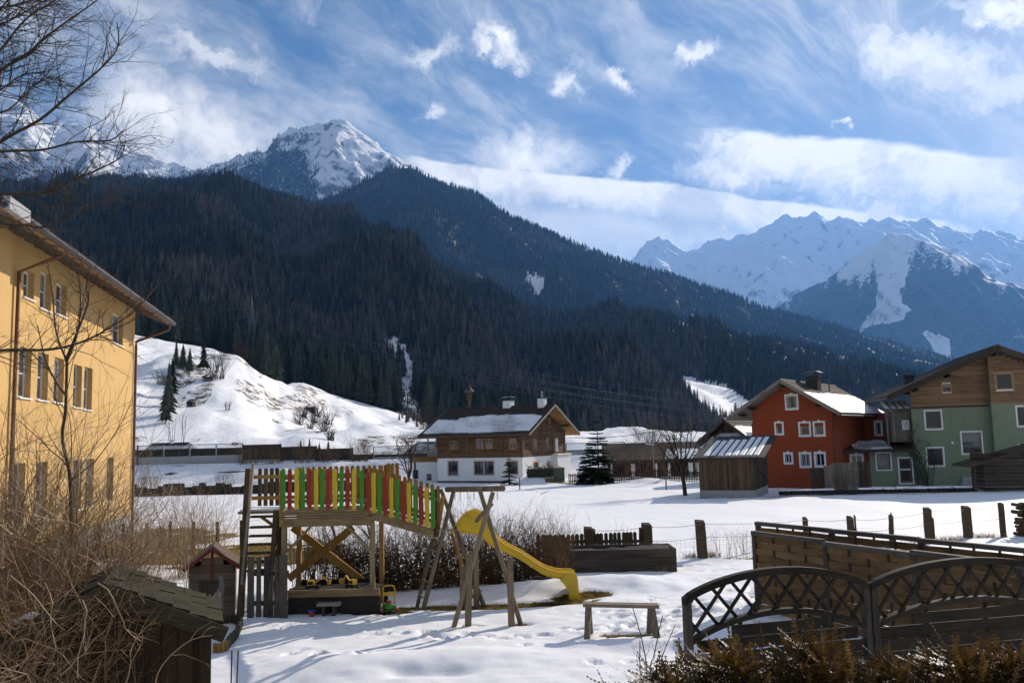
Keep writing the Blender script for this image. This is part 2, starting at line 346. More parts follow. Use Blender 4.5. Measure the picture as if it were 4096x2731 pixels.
# ------------------------------------------------------------------ mountains
def curve(pts, px, k): 
    a = np.array(pts, float); return np.interp(px, a[:, 0], a[:, k])
def sheet(name, foot, crest, nx, nv, amp, nscale, seed, p=1.15, x0=-500, x1=4600, back=10, rough=0.0, smooth=True, ribs=0.0):
    """mountain side between a foot line and a crest line, both (px, py, distance); returns grids"""
    px = np.linspace(x0, x1, nx)
    fy, fd = curve(foot, px, 1), curve(foot, px, 2); cy_, cd = curve(crest, px, 1), curve(crest, px, 2)
    Fp = np.array([P(a, b, c) for a, b, c in zip(px, fy, fd)]); Cp = np.array([P(a, b, c) for a, b, c in zip(px, cy_, cd)])
    t = np.linspace(0, 1, nv)[:, None, None]
    G = Fp[None] + (Cp - Fp)[None] * t
    G[..., 2] = Fp[None, :, 2] + (Cp[None, :, 2] - Fp[None, :, 2]) * (t[..., 0] ** p)
    X, Y = G[..., 0], G[..., 1]
    tt = np.repeat(t[..., 0], nx, 1)
    env = np.sin(np.pi * np.clip(tt, 0, 1)) ** .8
    rid = ridged(X / nscale + fbm(X / nscale, Y / nscale, seed + 9, 2) * .5, Y / nscale * .6, seed, 5) - .62
    G[..., 2] += env * amp * rid * 1.6 + rough * fbm(X / nscale * 9, Y / nscale * 9, seed + 3, 4) * np.clip(tt * 3, 0, 1)
    if ribs:
        ca = (X + .35 * Y) / (nscale * .22) + fbm(X / nscale * 2, Y / nscale * 2, seed + 5, 3) * 1.4
        G[..., 2] += ribs * env * (1 - np.abs(np.sin(ca)) * 2) 
    B = []
    for k in range(1, back + 1):
        b = G[-1].copy(); s = k / back; b[:, 0] *= 1 + .14 * s; b[:, 1] *= 1 + .14 * s; b[:, 2] -= (Cp[:, 2] - Fp[:, 2]) * s * 1.0 * (.4 + .6 * s); B.append(b)
    A = np.concatenate([G, np.array(B)], 0)
    return A, px, tt
def put_sheet(name, A, mat_, label, attrs={}):
    nr, nc = A.shape[:2]; me = np_mesh(name, A.reshape(-1, 3), grid_faces(nr, nc), True)
    for k, v in attrs.items():
        w = np.zeros((nr, nc)); w[:v.shape[0]] = v; w[v.shape[0]:] = v[-1]; attr(me, k, w)
    return tag(link(name, me, mat_), label, 'mountain', kind='structure')
def inpoly(px, py, poly):
    r = np.zeros(px.shape, bool); n = len(poly)
    for i in range(n):
        (x1, y1), (x2, y2) = poly[i], poly[(i + 1) % n]
        c = ((y1 > py) != (y2 > py)) & (px < (x2 - x1) * (py - y1) / (y2 - y1 + 1e-9) + x1); r ^= c
    return r
# A: snow hill below, wooded near ridge above
flA = [(-500, 1230, 430), (300, 1300, 440), (555, 1344, 450), (850, 1395, 480), (960, 1440, 480), (1110, 1560, 430), (1218, 1543, 430), (1362, 1587, 420), (1550, 1640, 400), (1700, 1690, 400), (2000, 1720, 480), (2400, 1738, 600), (2700, 1738, 700), (3200, 1725, 900), (4096, 1705, 1200), (4600, 1700, 1300)]
ftA = [(-500, 1918, 150), (1200, 1876, 150), (2048, 1855, 150), (4600, 1790, 150)]
crA = [(-500, 800, 2400), (0, 770, 2300), (170, 757, 2250), (500, 735, 2150), (700, 732, 2100), (870, 748, 2050), (1050, 784, 2000), (1220, 836, 1950), (1320, 862, 1900), (1480, 940, 1850), (1600, 1010, 1800), (1740, 1066, 1760), (1915, 1140, 1700), (2055, 1202, 1650), (2180, 1256, 1620), (2300, 1280, 1650), (2400, 1262, 1750), (2530, 1283, 1800), (2700, 1310, 1900), (2869, 1341, 2000), (3215, 1410, 2200), (3500, 1490, 2300), (3800, 1560, 2300), (4096, 1600, 2300), (4600, 1640, 2300)]
nx = 370; HA, pxA, tH = sheet('', ftA, flA, nx, 125, 3.0, 60, 101, 1.05, rough=.5, back=1)
HA = HA[:-1].copy(); HA[..., 2] += (fbm(HA[..., 0] / 30, HA[..., 1] / 55, 55, 3) * 7.0 + fbm((HA[..., 0] + .25 * HA[..., 1]) / 11, HA[..., 1] / 70, 57, 3) * 1.9 + fbm(HA[..., 0] / 5, HA[..., 1] / 9, 58, 3) * .5 + mound(HA[..., 0], HA[..., 1], -95, 300, 40, 60, 7) - mound(HA[..., 0], HA[..., 1], -52, 300, 14, 60, 5)) * np.sin(np.pi * tH)
MA, _, tM = sheet('', flA, crA, nx, 160, 95, 330, 131, 1.0, rough=6, ribs=24, back=10)
A = np.concatenate([HA, MA[1:]], 0); tA = np.concatenate([tH, 1 + tM[1:]], 0); nA = tA.shape[0]
qx, qy = project(A[:nA, :, 0], A[:nA, :, 1], A[:nA, :, 2])
qxn = qx + fbm(qx / 22, qy / 22, 71, 3) * 16; qyn = qy + fbm(qx / 22, qy / 22, 72, 3) * 16
clear = inpoly(qxn, qyn, [(1510, 1350), (1600, 1360), (1655, 1470), (1648, 1570), (1720, 1720), (1570, 1700), (1606, 1560), (1592, 1470), (1520, 1400)]) \
    | inpoly(qxn, qyn, [(2690, 1500), (2800, 1520), (2900, 1540), (2990, 1595), (3040, 1680), (2850, 1690), (2735, 1580)]) \
    | inpoly(qxn, qyn, [(2705, 1290), (2760, 1305), (2745, 1322), (2710, 1316)]) | inpoly(qxn, qyn, [(950, 1380), (1040, 1400), (1030, 1440), (940, 1430)]) \
    | inpoly(qxn, qyn, [(1850, 1520), (1925, 1548), (1915, 1575), (1845, 1560)]) | inpoly(qxn, qyn, [(3170, 1390), (3240, 1412), (3230, 1430), (3165, 1405)])
wood_A = (tA > 1.0 + .012 * fbm(qx / 40, qy / 40, 73, 3)) & ~clear
tuft = sm(.15, .45, fbm(A[:nA, :, 0] / 8, A[:nA, :, 1] / 20, 91, 4) + .25 * np.exp(-((tA - .55) / .3) ** 2) - .06) * (tA < .98) * (qx < 1900)
def hill_fn(t, b):
    snow_fn(t, b); base = b.inputs['Base Color'].links[0].from_socket; co = wpos(t)
    n = t.noise(co, .35, 6, .75)
    c = t.mix(t.m('MULTIPLY', t.smooth(attrf(t, 'tuft'), .35, .75), t.smooth(n, .46, .56)), base, (.15, .11, .055))
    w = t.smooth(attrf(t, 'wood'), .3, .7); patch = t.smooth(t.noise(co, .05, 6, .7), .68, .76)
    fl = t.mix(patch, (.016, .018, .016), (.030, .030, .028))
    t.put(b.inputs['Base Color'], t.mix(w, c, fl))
    bump(t, b, t.noise(co, .4, 5, .65), .5, .8)
mat('hillside', hill_fn, rough=.65, spec=.15)
put_sheet('hill', A, 'hillside', 'snowy hill and wooded ridge rising behind the log house', {'wood': wood_A.astype(float), 'tuft': tuft})
def hitA(px, py):
    d = np.hypot(qx - px, qy - py); k = np.argmin(d + (A[:nA, :, 1] * .004)); i, j = divmod(k, nx); return Vector(A[i, j])
# B: second wooded ridge
crB = [(-500, 1000, 3800), (900, 930, 3600), (1150, 860, 3600), (1320, 795, 3600), (1450, 730, 3600), (1560, 672, 3600), (1650, 675, 3600), (1740, 722, 3650), (1900, 780, 3700), (2055, 870, 3700), (2180, 930, 3750), (2350, 1001, 3800), (2525, 1062, 3850), (2700, 1110, 3900), (2800, 1149, 3950), (2950, 1190, 4000), (3050, 1236, 4000), (3300, 1297, 4050), (3570, 1376, 4100), (3780, 1437, 4100), (3900, 1480, 4100), (4096, 1535, 4100), (4600, 1650, 4100)]
ftB = [(-500, 1500, 2300), (2000, 1500, 2000), (3000, 1560, 2300), (4600, 1680, 2600)]
B, _, tB = sheet('', ftB, crB, 320, 170, 110, 420, 231, 1.0, rough=8, ribs=26)
nB = tB.shape[0]; bx, by = project(B[:nB, :, 0], B[:nB, :, 1], B[:nB, :, 2])
bxn = bx + fbm(bx / 20, by / 20, 71, 3) * 22; byn = by + fbm(bx / 20, by / 20, 72, 3) * 22
clB = inpoly(bxn, byn, [(2110, 1090), (2160, 1100), (2180, 1150), (2140, 1190), (2110, 1140)]) | inpoly(bxn, byn, [(1610, 985), (1660, 975), (1720, 1020), (1680, 1030)]) | inpoly(bxn, byn, [(2690, 1290), (2750, 1300), (2740, 1325), (2700, 1318)])
wood_B = ~clB
mat('ridge_floor', hill_fn, rough=.7, spec=.1)
put_sheet('ridge', B, 'ridge_floor', 'second wooded ridge sloping down to the valley', {'wood': wood_B.astype(float), 'tuft': np.zeros_like(tB)})
# C: snow peak and the slopes to its left;  D: far range;  E: far spur
def peak_fn(lo, hi, rockf, treef, dark):
    def fn(t, b):
        g = t.n('ShaderNodeNewGeometry'); co = g.outputs['Position']; nz = t.sep(g.outputs['Normal'])[2]
        n = t.noise(co, .012, 8, .7); n2 = t.noise(t.mapping(co, (1, 1, .35)), .05, 6, .7)
        steep = t.m('ADD', t.m('SUBTRACT', 1.0, nz), t.m('MULTIPLY', t.m('SUBTRACT', n, .5), .6))
        steep = t.m('ADD', steep, t.m('MULTIPLY', t.m('SUBTRACT', n2, .5), .5))
        c = t.mix(t.m('MULTIPLY', t.smooth(steep, lo, hi), rockf), (.84, .86, .90), (.09, .085, .08))
        f = t.smooth(t.m('ADD', attrf(t, 'wood'), t.m('MULTIPLY', t.m('SUBTRACT', n2, .5), 1.6)), .45, .75)
        c = t.mix(t.m('MULTIPLY', f, treef), c, dark)
        t.put(b.inputs['Base Color'], c); bump(t, b, t.m('ADD', n, t.m('MULTIPLY', n2, .5)), .8, 14)
    return fn
mat('peak', peak_fn(.36, .56, .92, .95, (.020, .024, .022)), rough=.7, spec=.1)
mat('far_peak', peak_fn(.44, .64, .85, .95, (.020, .026, .028)), rough=.7, spec=.1)
crC = [(-500, 330, 6300), (-150, 350, 6200), (0, 392, 6200), (38, 398, 6200), (96, 418, 6200), (147, 469, 6200), (200, 500, 6300), (255, 497, 6500), (357, 500, 6500), (433, 548, 6400), (535, 612, 6300), (574, 621, 6300), (640, 635, 6200), (694, 657, 6200), (824, 679, 6100), (911, 646, 6000), (961, 607, 6000), (1019, 599, 6000), (1062, 603, 5950), (1106, 541, 5850), (1149, 520, 5800), (1229, 505, 5750), (1301, 498, 5700), (1337, 480, 5700), (1366, 474, 5700), (1395, 494, 5700), (1446, 531, 5700), (1489, 563, 5700), (1532, 596, 5700), (1626, 668, 5700), (1800, 760, 5700), (2100, 950, 5700), (2600, 1300, 5700), (4600, 1700, 5700)]
ftC = [(-500, 1000, 4300), (1000, 980, 4200), (1600, 950, 4200), (2600, 1450, 4300), (4600, 1720, 4300)]
C_, _, tC = sheet('', ftC, crC, 420, 155, 210, 600, 331, 1.05, rough=42, ribs=38)
nC = tC.shape[0]; cx, cy2 = project(C_[:nC, :, 0], C_[:nC, :, 1], C_[:nC, :, 2])
wn = fbm(cx / 60, cy2 / 90, 81, 5)
lineC = np.interp(cx, [-500, 0, 300, 600, 900, 980, 1100, 1200, 1280, 1340, 1450, 1600, 1700], [640, 660, 690, 700, 690, 640, 560, 560, 720, 780, 800, 700, 650])
wood_C = np.clip(.5 + (cy2 - lineC) / 130 + wn * .55, 0, 1); wood_C *= ~inpoly(cx + wn * 40, cy2 + wn * 25, [(1270, 800), (1290, 640), (1330, 560), (1480, 600), (1560, 680), (1450, 760), (1300, 800)])
put_sheet('snow_peak', C_, 'peak', 'sharp snow covered peak above the wooded ridges', {'wood': wood_C * .8})
crD = [(1800, 1250, 13000), (2300, 1150, 13000), (2494, 1053, 13000), (2544, 1017, 13000), (2609, 959, 13000), (2649, 952, 13000), (2688, 974, 13000), (2746, 1006, 13000), (2804, 988, 13000), (2833, 963, 13000), (2905, 952, 13000), (2977, 937, 13000), (3042, 923, 13000), (3085, 901, 13000), (3121, 869, 13000), (3154, 855, 13000), (3193, 865, 13000), (3251, 849, 13000), (3287, 858, 13000), (3330, 887, 13000), (3388, 869, 13000), (3446, 880, 13000), (3520, 890, 13000), (3568, 876, 13000), (3647, 883, 13000), (3720, 883, 13000), (3785, 905, 13000), (3900, 927, 13000), (3986, 927, 13000), (4096, 945, 13000), (4400, 930, 13000), (5200, 1000, 13000)]
ftD = [(1800, 1500, 9000), (5200, 1500, 9500)]
D_, _, tD = sheet('', ftD, crD, 380, 160, 560, 1500, 431, 1.1, 1800, 5200, rough=90, ribs=110)
put_sheet('far_range', D_, 'far_peak', 'far snow covered range under the long clouds', {'wood': np.clip(.75 - tD * 1.5, 0, 1)})
crE = [(2700, 1480, 7400), (2900, 1370, 7400), (3000, 1310, 7400), (3107, 1240, 7400), (3193, 1175, 7400), (3301, 1118, 7400), (3410, 1038, 7500), (3482, 995, 7500), (3554, 941, 7500), (3611, 937, 7500), (3662, 959, 7500), (3720, 970, 7500), (3770, 981, 7500), (3842, 1024, 7400), (3914, 1075, 7400), (4008, 1125, 7400), (4096, 1154, 7400), (4300, 1200, 7400), (5200, 1150, 7400)]
ftE = [(2700, 1600, 6000), (5200, 1600, 5800)]
E_, _, tE = sheet('', ftE, crE, 320, 150, 300, 900, 531, 1.0, 2700, 5200, rough=40, ribs=70)
nE = tE.shape[0]; ex, ey = project(E_[:nE, :, 0], E_[:nE, :, 1], E_[:nE, :, 2]); en_ = fbm(ex / 45, ey / 120, 87, 5)
wood_E = np.clip(.5 + (ey - np.interp(ex, [2700, 3200, 3400, 3611, 3800, 4000, 4300], [1130, 1130, 1060, 1020, 1020, 1090, 1170])) / 140 + en_ * .9, 0, 1)
wood_E *= ~inpoly(ex + en_ * 40, ey + en_ * 30, [(3500, 1000), (3620, 960), (3640, 1080), (3590, 1200), (3650, 1240), (3600, 1280), (3420, 1340), (3480, 1250), (3500, 1150)]) * ~inpoly(ex + en_ * 25, ey + en_ * 20, [(3700, 1330), (3800, 1350), (3790, 1430), (3730, 1400)]) * .85 + .05
put_sheet('far_spur', E_, 'far_peak', 'far spur with snow gullies in front of the snow range', {'wood': wood_E})

# ------------------------------------------------------------------ conifers: one spruce and one larch, the nearest ones single trees, the rest a mass
def needle_fn(c0, c1):
    def fn(t, b):
        r = rnd(t); n = t.noise(objco(t), 1.2, 3, .6)
        t.put(b.inputs['Base Color'], t.mix(t.smooth(t.m('ADD', t.m('MULTIPLY', r, .6), t.m('MULTIPLY', n, .6)), .3, .9), c0, c1))
    return fn
mat('needles', needle_fn((.012, .019, .016), (.060, .070, .050)), rough=.85, spec=.1)
mat('larch', needle_fn((.060, .055, .052), (.165, .143, .130)), rough=.9, spec=.05)
mat('bark', lambda t, b: (t.put(b.inputs['Base Color'], t.mix(t.noise(t.mapping(objco(t), (6, 6, 1.2)), 3, 5, .7), (.022, .017, .013), (.10, .080, .060))), bump(t, b, t.noise(t.mapping(objco(t), (8, 8, 1.5)), 4, 4), .5, .02)), rough=.95, spec=.05)
def spruce_mesh(name, H=22, Rr=3.4, layers=11, seed=0, larch=False, spikes=9):
    rn = random.Random(seed); V = []; F = []; mi = []
    tr = MB().tube([(0, 0, -1), (0, 0, H * .5), (0, 0, H * .96)], [.28, .16, .03], 5); V += tr.v; F += tr.f; mi += [1] * len(tr.f)
    for k in range(layers):
        s = k / (layers - 1); z = H * (.12 + .84 * s); r = Rr * (1 - s) ** .85 * (.85 + rn.random() * .3) + .15
        dz = (.9 + .5 * (1 - s)) * H / layers * (1.35 if not larch else .9); a0 = rn.random() * 6.28
        top = len(V); V.append((0, 0, z + dz * .9))
        for j in range(spikes * 2):
            a = a0 + math.pi * j / spikes + rn.uniform(-.12, .12); q = r * (1 if j % 2 == 0 else (.45 if not larch else .2)) * rn.uniform(.75, 1.15)
            V.append((q * math.cos(a), q * math.sin(a), z - (q / max(r, .1)) * dz * (.35 if j % 2 == 0 else .0) + rn.uniform(-.2, .2)))
        n = spikes * 2
        for j in range(n): F.append((top, top + 1 + j, top + 1 + (j + 1) % n)); mi.append(0)
    me = bpy.data.meshes.new(name); me.from_pydata(V, [], F); me.materials.append(MATS['larch' if larch else 'needles']); me.materials.append(MATS['bark'])
    me.polygons.foreach_set('material_index', np.array(mi, np.int32)); me.update(); return me
SPR = [spruce_mesh('spruce_tree', 22, 4.0, 12, 1), spruce_mesh('spruce_tree', 24, 3.6, 12, 2), spruce_mesh('spruce_tree', 19, 4.0, 10, 5)]
LAR = [spruce_mesh('larch_tree', 21, 3.9, 13, 3, True, 8)]
rg = np.random.default_rng(5)
def scatter(G, mask, n, dens=None):
    """random points on the near side of a sheet where mask holds, area weighted"""
    nr, nc = mask.shape; a = np.linalg.norm(np.cross(G[1:nr, :-1] - G[:nr - 1, :-1], G[:nr - 1, 1:] - G[:nr - 1, :-1]), axis=2) * mask[:-1, :-1]
    if dens is not None: a = a * dens[:-1, :-1]
    w = a.ravel() / a.sum(); k = rg.choice(len(w), n, p=w); i, j = np.divmod(k, nc - 1); u, v = rg.random((2, n))[:, :, None]
    return (G[i, j] * (1 - u) + G[i, j + 1] * u) * (1 - v) + (G[i + 1, j] * (1 - u) + G[i + 1, j + 1] * u) * v
def forest(name, pts, src, label, smin, smax, kind='stuff'):
    me = bpy.data.meshes.new(name); me.vertices.add(len(pts)); me.vertices.foreach_set('co', np.asarray(pts, np.float32).ravel())
    attr(me, 'sc', rg.uniform(smin, smax, len(pts))); attr(me, 'rz', rg.uniform(0, 6.28, len(pts))); me.update()
    o = link(name, me); g = bpy.data.node_groups.new(name, 'GeometryNodeTree')
    g.interface.new_socket('Geometry', in_out='INPUT', socket_type='NodeSocketGeometry'); g.interface.new_socket('Geometry', in_out='OUTPUT', socket_type='NodeSocketGeometry')
    N = g.nodes; gi = N.new('NodeGroupInput'); go = N.new('NodeGroupOutput'); ip = N.new('GeometryNodeInstanceOnPoints'); oi = N.new('GeometryNodeObjectInfo')
    oi.inputs['Object'].default_value = src; oi.inputs['As Instance'].default_value = True; oi.transform_space = 'ORIGINAL'
    def na(nm): a = N.new('GeometryNodeInputNamedAttribute'); a.data_type = 'FLOAT'; a.inputs['Name'].default_value = nm; return a.outputs['Attribute']
    cr = N.new('ShaderNodeCombineXYZ'); cs = N.new('ShaderNodeCombineXYZ'); L = g.links.new
    L(na('rz'), cr.inputs[2]); s = na('sc'); [L(s, cs.inputs[i]) for i in range(3)]
    L(gi.outputs[0], ip.inputs['Points']); L(oi.outputs['Geometry'], ip.inputs['Instance']); L(cr.outputs[0], ip.inputs['Rotation']); L(cs.outputs[0], ip.inputs['Scale']); L(ip.outputs[0], go.inputs[0])
    o.modifiers.new('scatter', 'NODES').node_group = g
    tag(o, label, 'forest', kind=kind); return o
lar = lambda p, lo: (fbm(p[:, 0] / 170, p[:, 1] / 170, 17, 3) + rg.normal(0, .22, len(p))) > lo
vis = (qx > -60) & (qx < 4300)
pA = scatter(A[:nA], wood_A & vis, 66000, np.clip(1100.0 / A[:nA, :, 1], .35, 1.8)); pB = scatter(B[:nB], wood_B & (bx > 900) & (bx < 4300) & (tB > .1), 30000)
pC = scatter(C_[:nC], (wood_C > .25) & (cx > -100) & (cx < 1800), 9000, wood_C ** 1.5)
lA = lar(pA, .16); spA = pA[~lA]; laA = pA[lA]
ax_, ay_ = project(spA[:, 0], spA[:, 1], spA[:, 2])
order = np.argsort(spA[:, 1] + 1e5 * ((ax_ < 545) | (ax_ > 4000)) + 1e5 * ((ax_ > 2110) & (ay_ > 1690)))
near = spA[order[:200]]; rest = spA[order[200:]]
ONE = []
def tree_copy(me, name, p, s, label, group, cat='tree', sz=None):
    o = link(name, me); o.location = p; o.scale = (s, s, sz or s); o.rotation_euler = (0, 0, random.uniform(0, 6.28)); tag(o, label, cat, group); ONE.append(o); return o
for i, p in enumerate(near):
    tree_copy(SPR[i % 3], 'spruce_tree', p - np.array([0, 0, .4]), random.uniform(.75, 1.2), 'dark spruce at the edge of the wood ' + next(t_ for l_, t_ in ((900, 'left of the pylon'), (1130, 'round the foot of the pylon'), (1560, 'between the pylon and the snowy gully'), (1900, 'right of the snowy gully'), (2400, 'behind the log house'), (9999, 'left of the snowy clearing')) if project(*p)[0] < l_), 'spruces along the edge of the wood')
src_s = [o for o in ONE if o.data == SPR[0]][0], [o for o in ONE if o.data == SPR[1]][0]
src_l = tree_copy(LAR[0], 'larch_tree', laA[np.argmin(laA[:, 1])], 1.0, 'bare brown larch at the lower edge of the wood', 'larches')
k = rg.random(len(rest)) < .5
forest('forest', rest[k], src_s[0], 'dense dark spruce wood on the near ridge', .42, 1.08); forest('forest', rest[~k], src_s[1], 'dark slender spruces mixed through the near ridge wood', .42, 1.05)
pG = scatter(A[:nA], clear & (qx > 1480) & (qx < 1760), 200); forest('forest', pG, src_l, 'low bare bushes speckling the snowy gully', .10, .28)
forest('forest', laA, src_l, 'brown bare larches scattered through the near ridge wood', .45, 1.0)
lB = lar(pB, .28); forest('forest', pB[~lB], src_s[0], 'dark spruce wood on the second ridge', .9, 1.5); forest('forest', pB[lB], src_l, 'brown larches on the second ridge', .9, 1.4)
forest('forest', pC, src_s[1], 'scattered conifers under the snow peak', .7, 1.4)
# ------------------------------------------------------------------ haze over the whole valley
hm = bpy.data.materials.new('haze'); hm.use_nodes = True; t = NT(hm.node_tree); hm.node_tree.nodes.clear()
pv = t.n('ShaderNodeVolumePrincipled'); pv.inputs['Color'].default_value = (.15, .42, 1, 1); pv.inputs['Density'].default_value = 5.2e-5; pv.inputs['Anisotropy'].default_value = 0.3
ho = t.n('ShaderNodeOutputMaterial'); t.t.links.new(pv.outputs[0], ho.inputs['Volume'])
h = MB().box(-20000, 20000, -3500, 16500, -10.5, float(max(D_[..., 2].max(), C_[..., 2].max())) + 80)
ho_ = link('haze', h.mesh('haze'), hm); tag(ho_, 'thin blue haze filling the valley', 'haze', kind='stuff')
hm.cycles.homogeneous_volume = True
# ------------------------------------------------------------------ building materials
def plaster(name, col, dirt=.25, rough=.9):
    def fn(t, b):
        co = objco(t); n = t.noise(co, .7, 5, .6); f = t.noise(co, 30, 3, .6); st = t.noise(t.mapping(co, (2.2, 2.2, .25)), 1.5, 5, .7)
        k = t.m('MULTIPLY', t.smooth(t.m('ADD', t.m('MULTIPLY', n, .5), t.m('MULTIPLY', st, .5)), .45, .75), dirt)
        t.put(b.inputs['Base Color'], t.mix(k, col, tuple(c * .62 for c in col))); bump(t, b, f, .25, .01)
    return mat(name, fn, rough=rough, spec=.15)
plaster('white_plaster', (.78, .77, .75)); plaster('orange_plaster', (.28, .060, .021), .45); plaster('green_plaster', (.215, .25, .165), .55); plaster('yellow_plaster', (.60, .385, .155), .4); plaster('grey_plaster', (.42, .42, .42))
plaster('concrete', (.33, .33, .32), .5); plaster('dark_base', (.05, .047, .044)); plaster('ochre_plaster', (.62, .31, .06), .15)
wood('log_wood', (.050, .026, .013), (.215, .115, .055), 0, .55, var=.30, weather=.15); wood('log_wood_y', (.045, .026, .014), (.17, .098, .05), 1, .55, var=.3, weather=.2)
wood('honey_wood', (.15, .075, .025), (.36, .20, .075), 0, .6, var=.2); wood('board_wood', (.13, .075, .035), (.30, .185, .095), 0, .6, var=.35); wood('grey_wood', (.075, .062, .05), (.22, .185, .15), 2, .6, var=.4)
wood('dark_wood', (.022, .015, .010), (.085, .058, .038), 2, .6, var=.4); wood('dark_wood_x', (.02, .014, .010), (.075, .052, .036), 0, .6, var=.4); wood('barge_wood', (.10, .085, .07), (.27, .24, .20), 1, .5, var=.2)
wood('shed_brown', (.045, .027, .016), (.15, .095, .06), 2, .7, var=.45)
mat('white_paint', color=(.78, .78, .76), rough=.5); mat('pink_trim', lambda t, b: t.put(b.inputs['Base Color'], t.mix(t.noise(objco(t), 14, 4, .7), (.42, .24, .18), (.66, .50, .42))), rough=.85)
mat('win_wood', color=(.42, .22, .08), rough=.5); mat('dark_trim', color=(.035, .022, .015), rough=.6)
def glass_fn(t, b):
    r = rnd(t); n = t.noise(objco(t), 1.1, 2, .5)
    t.put(b.inputs['Base Color'], t.mix(t.smooth(t.m('ADD', t.m('MULTIPLY', r, .35), n), .55, .95), (.012, .015, .02), (.10, .105, .11)))
mat('glass', glass_fn, rough=.06, spec=.6)
mat('metal', color=(.30, .31, .32), rough=.4, metal=.8); mat('dark_metal', color=(.05, .045, .045), rough=.45, metal=.6); mat('copper', color=(.16, .075, .045), rough=.5, metal=.6); mat('grey_paint', color=(.30, .30, .31), rough=.5)
mat('tiles', lambda t, b: t.put(b.inputs['Base Color'], t.mix(t.noise(objco(t), 5, 5, .7), (.020, .016, .014), (.075, .058, .048))), rough=.75, spec=.25)
mat('brown_tiles', lambda t, b: t.put(b.inputs['Base Color'], t.mix(t.noise(objco(t), 5, 5, .7), (.045, .032, .024), (.13, .10, .075))), rough=.8, spec=.2)

mat('tar', color=(.028, .026, .025), rough=.75)
mat('curtain', lambda t, b: t.put(b.inputs['Base Color'], t.mix(t.noise(t.mapping(objco(t), (14, 14, 1)), 2, 3, .6), (.10, .10, .105), (.28, .28, .28))), rough=.3, spec=.5)
plaster('dark_stone', (.035, .03, .026), .6)
class Frame:
    """local frame: +x along a facade, +y into the building, rotated by deg about z"""
    def __init__(s, o, deg): s.o = Vector(o); s.a = R(deg); s.c, s.s = math.cos(s.a), math.sin(s.a)
    def l(s, p): q = Vector(p) - s.o; return Vector((q.x * s.c + q.y * s.s, -q.x * s.s + q.y * s.c, q.z))
    def w(s, p): return s.o + Vector((p[0] * s.c - p[1] * s.s, p[0] * s.s + p[1] * s.c, p[2]))
    def _r(s, px, py):
        d = cF + cR * ((px - 2048) / FPX) + cU * ((1365.5 - py) / FPX); return s.l(cC), Vector((d.x * s.c + d.y * s.s, -d.x * s.s + d.y * s.c, d.z))
    def hy(s, px, py, y=0.0): o, d = s._r(px, py); return o + d * ((y - o.y) / d.y)
    def hx(s, px, py, x=0.0): o, d = s._r(px, py); return o + d * ((x - o.x) / d.x)
    def ry(s, r, y=0.0):
        a, b, c, d = r; return (s.hy(a, (b + d) / 2, y).x, s.hy(c, (b + d) / 2, y).x, s.hy((a + c) / 2, d, y).z, s.hy((a + c) / 2, b, y).z)
    def rx(s, r, x=0.0):
        a, b, c, d = r; return (s.hx(a, (b + d) / 2, x).y, s.hx(c, (b + d) / 2, x).y, s.hx((a + c) / 2, d, x).z, s.hx((a + c) / 2, b, x).z)
    def thing(s, name): return empty(name, s.o, s.a)
def Q(k):
    """crop-local pixel -> photo pixel converters"""
    x0, y0, sc = {'log': (1500, 1450, .42517), 'org': (2400, 1400, .41455), 'grn': (3300, 1350, .44644), 'yel': (0, 800, .6376), 'hill': (500, 1250, .55272), 'tow': (900, 1800, .44643), 'sw': (1350, 1850, .41459), 'mid': (2100, 1950, .38259), 'pan': (3000, 2000, .46619), 'r4': (2600, 1950, .63605)}[k]
    return lambda *a: tuple((x0 if i % 2 == 0 else y0) + v * sc for i, v in enumerate(a))
# wall planes: axis 'x' -> facade along x at y=c (outward -y); axis 'y' -> facade along y at x=c (outward +x * sgn)
def pl(axis, c, u, z, d=0.0, sg=1):
    """point on a wall plane, d metres outward"""
    return (u, c - d * sg, z) if axis == 'x' else (c + d * sg, u, z)
def wall(axis, c, u0, u1, z0, z1, holes=(), depth=.16, sg=1, gable=None, m=None):
    m = m or MB(); us = sorted({u0, u1, *[h[0] for h in holes], *[h[1] for h in holes]}); zs = sorted({z0, z1, *[h[2] for h in holes], *[h[3] for h in holes]})
    us = [u for u in us if u0 <= u <= u1]; zs = [z for z in zs if z0 <= z <= z1]
    for a, b in zip(us, us[1:]):
        for e, f in zip(zs, zs[1:]):
            um, zm = (a + b) / 2, (e + f) / 2
            if not any(h[0] < um < h[1] and h[2] < zm < h[3] for h in holes): m.add([pl(axis, c, u, z, 0, sg) for u, z in ((a, e), (b, e), (b, f), (a, f))], [(0, 1, 2, 3)])
    for h in holes:
        for (a, e), (b, f) in (((h[0], h[2]), (h[1], h[2])), ((h[1], h[2]), (h[1], h[3])), ((h[1], h[3]), (h[0], h[3])), ((h[0], h[3]), (h[0], h[2]))):
            m.add([pl(axis, c, a, e, 0, sg), pl(axis, c, b, f, 0, sg), pl(axis, c, b, f, -depth, sg), pl(axis, c, a, e, -depth, sg)], [(0, 1, 2, 3)])
    if gable: m.add([pl(axis, c, u, z, 0, sg) for u, z in gable], [list(range(len(gable)))])
    return m
def slab(m, axis, c, u0, u1, z0, z1, d0, d1, sg=1):
    P8 = [pl(axis, c, u, z, d, sg) for d in (d0, d1) for u, z in ((u0, z0), (u1, z0), (u1, z1), (u0, z1))]; return m.hexa(P8)
def ring(m, axis, c, u0, u1, z0, z1, t, d0, d1, sg=1):
    slab(m, axis, c, u0 - t, u0, z0 - t, z1 + t, d0, d1, sg); slab(m, axis, c, u1, u1 + t, z0 - t, z1 + t, d0, d1, sg)
    slab(m, axis, c, u0, u1, z0 - t, z0, d0, d1, sg); return slab(m, axis, c, u0, u1, z1, z1 + t, d0, d1, sg)
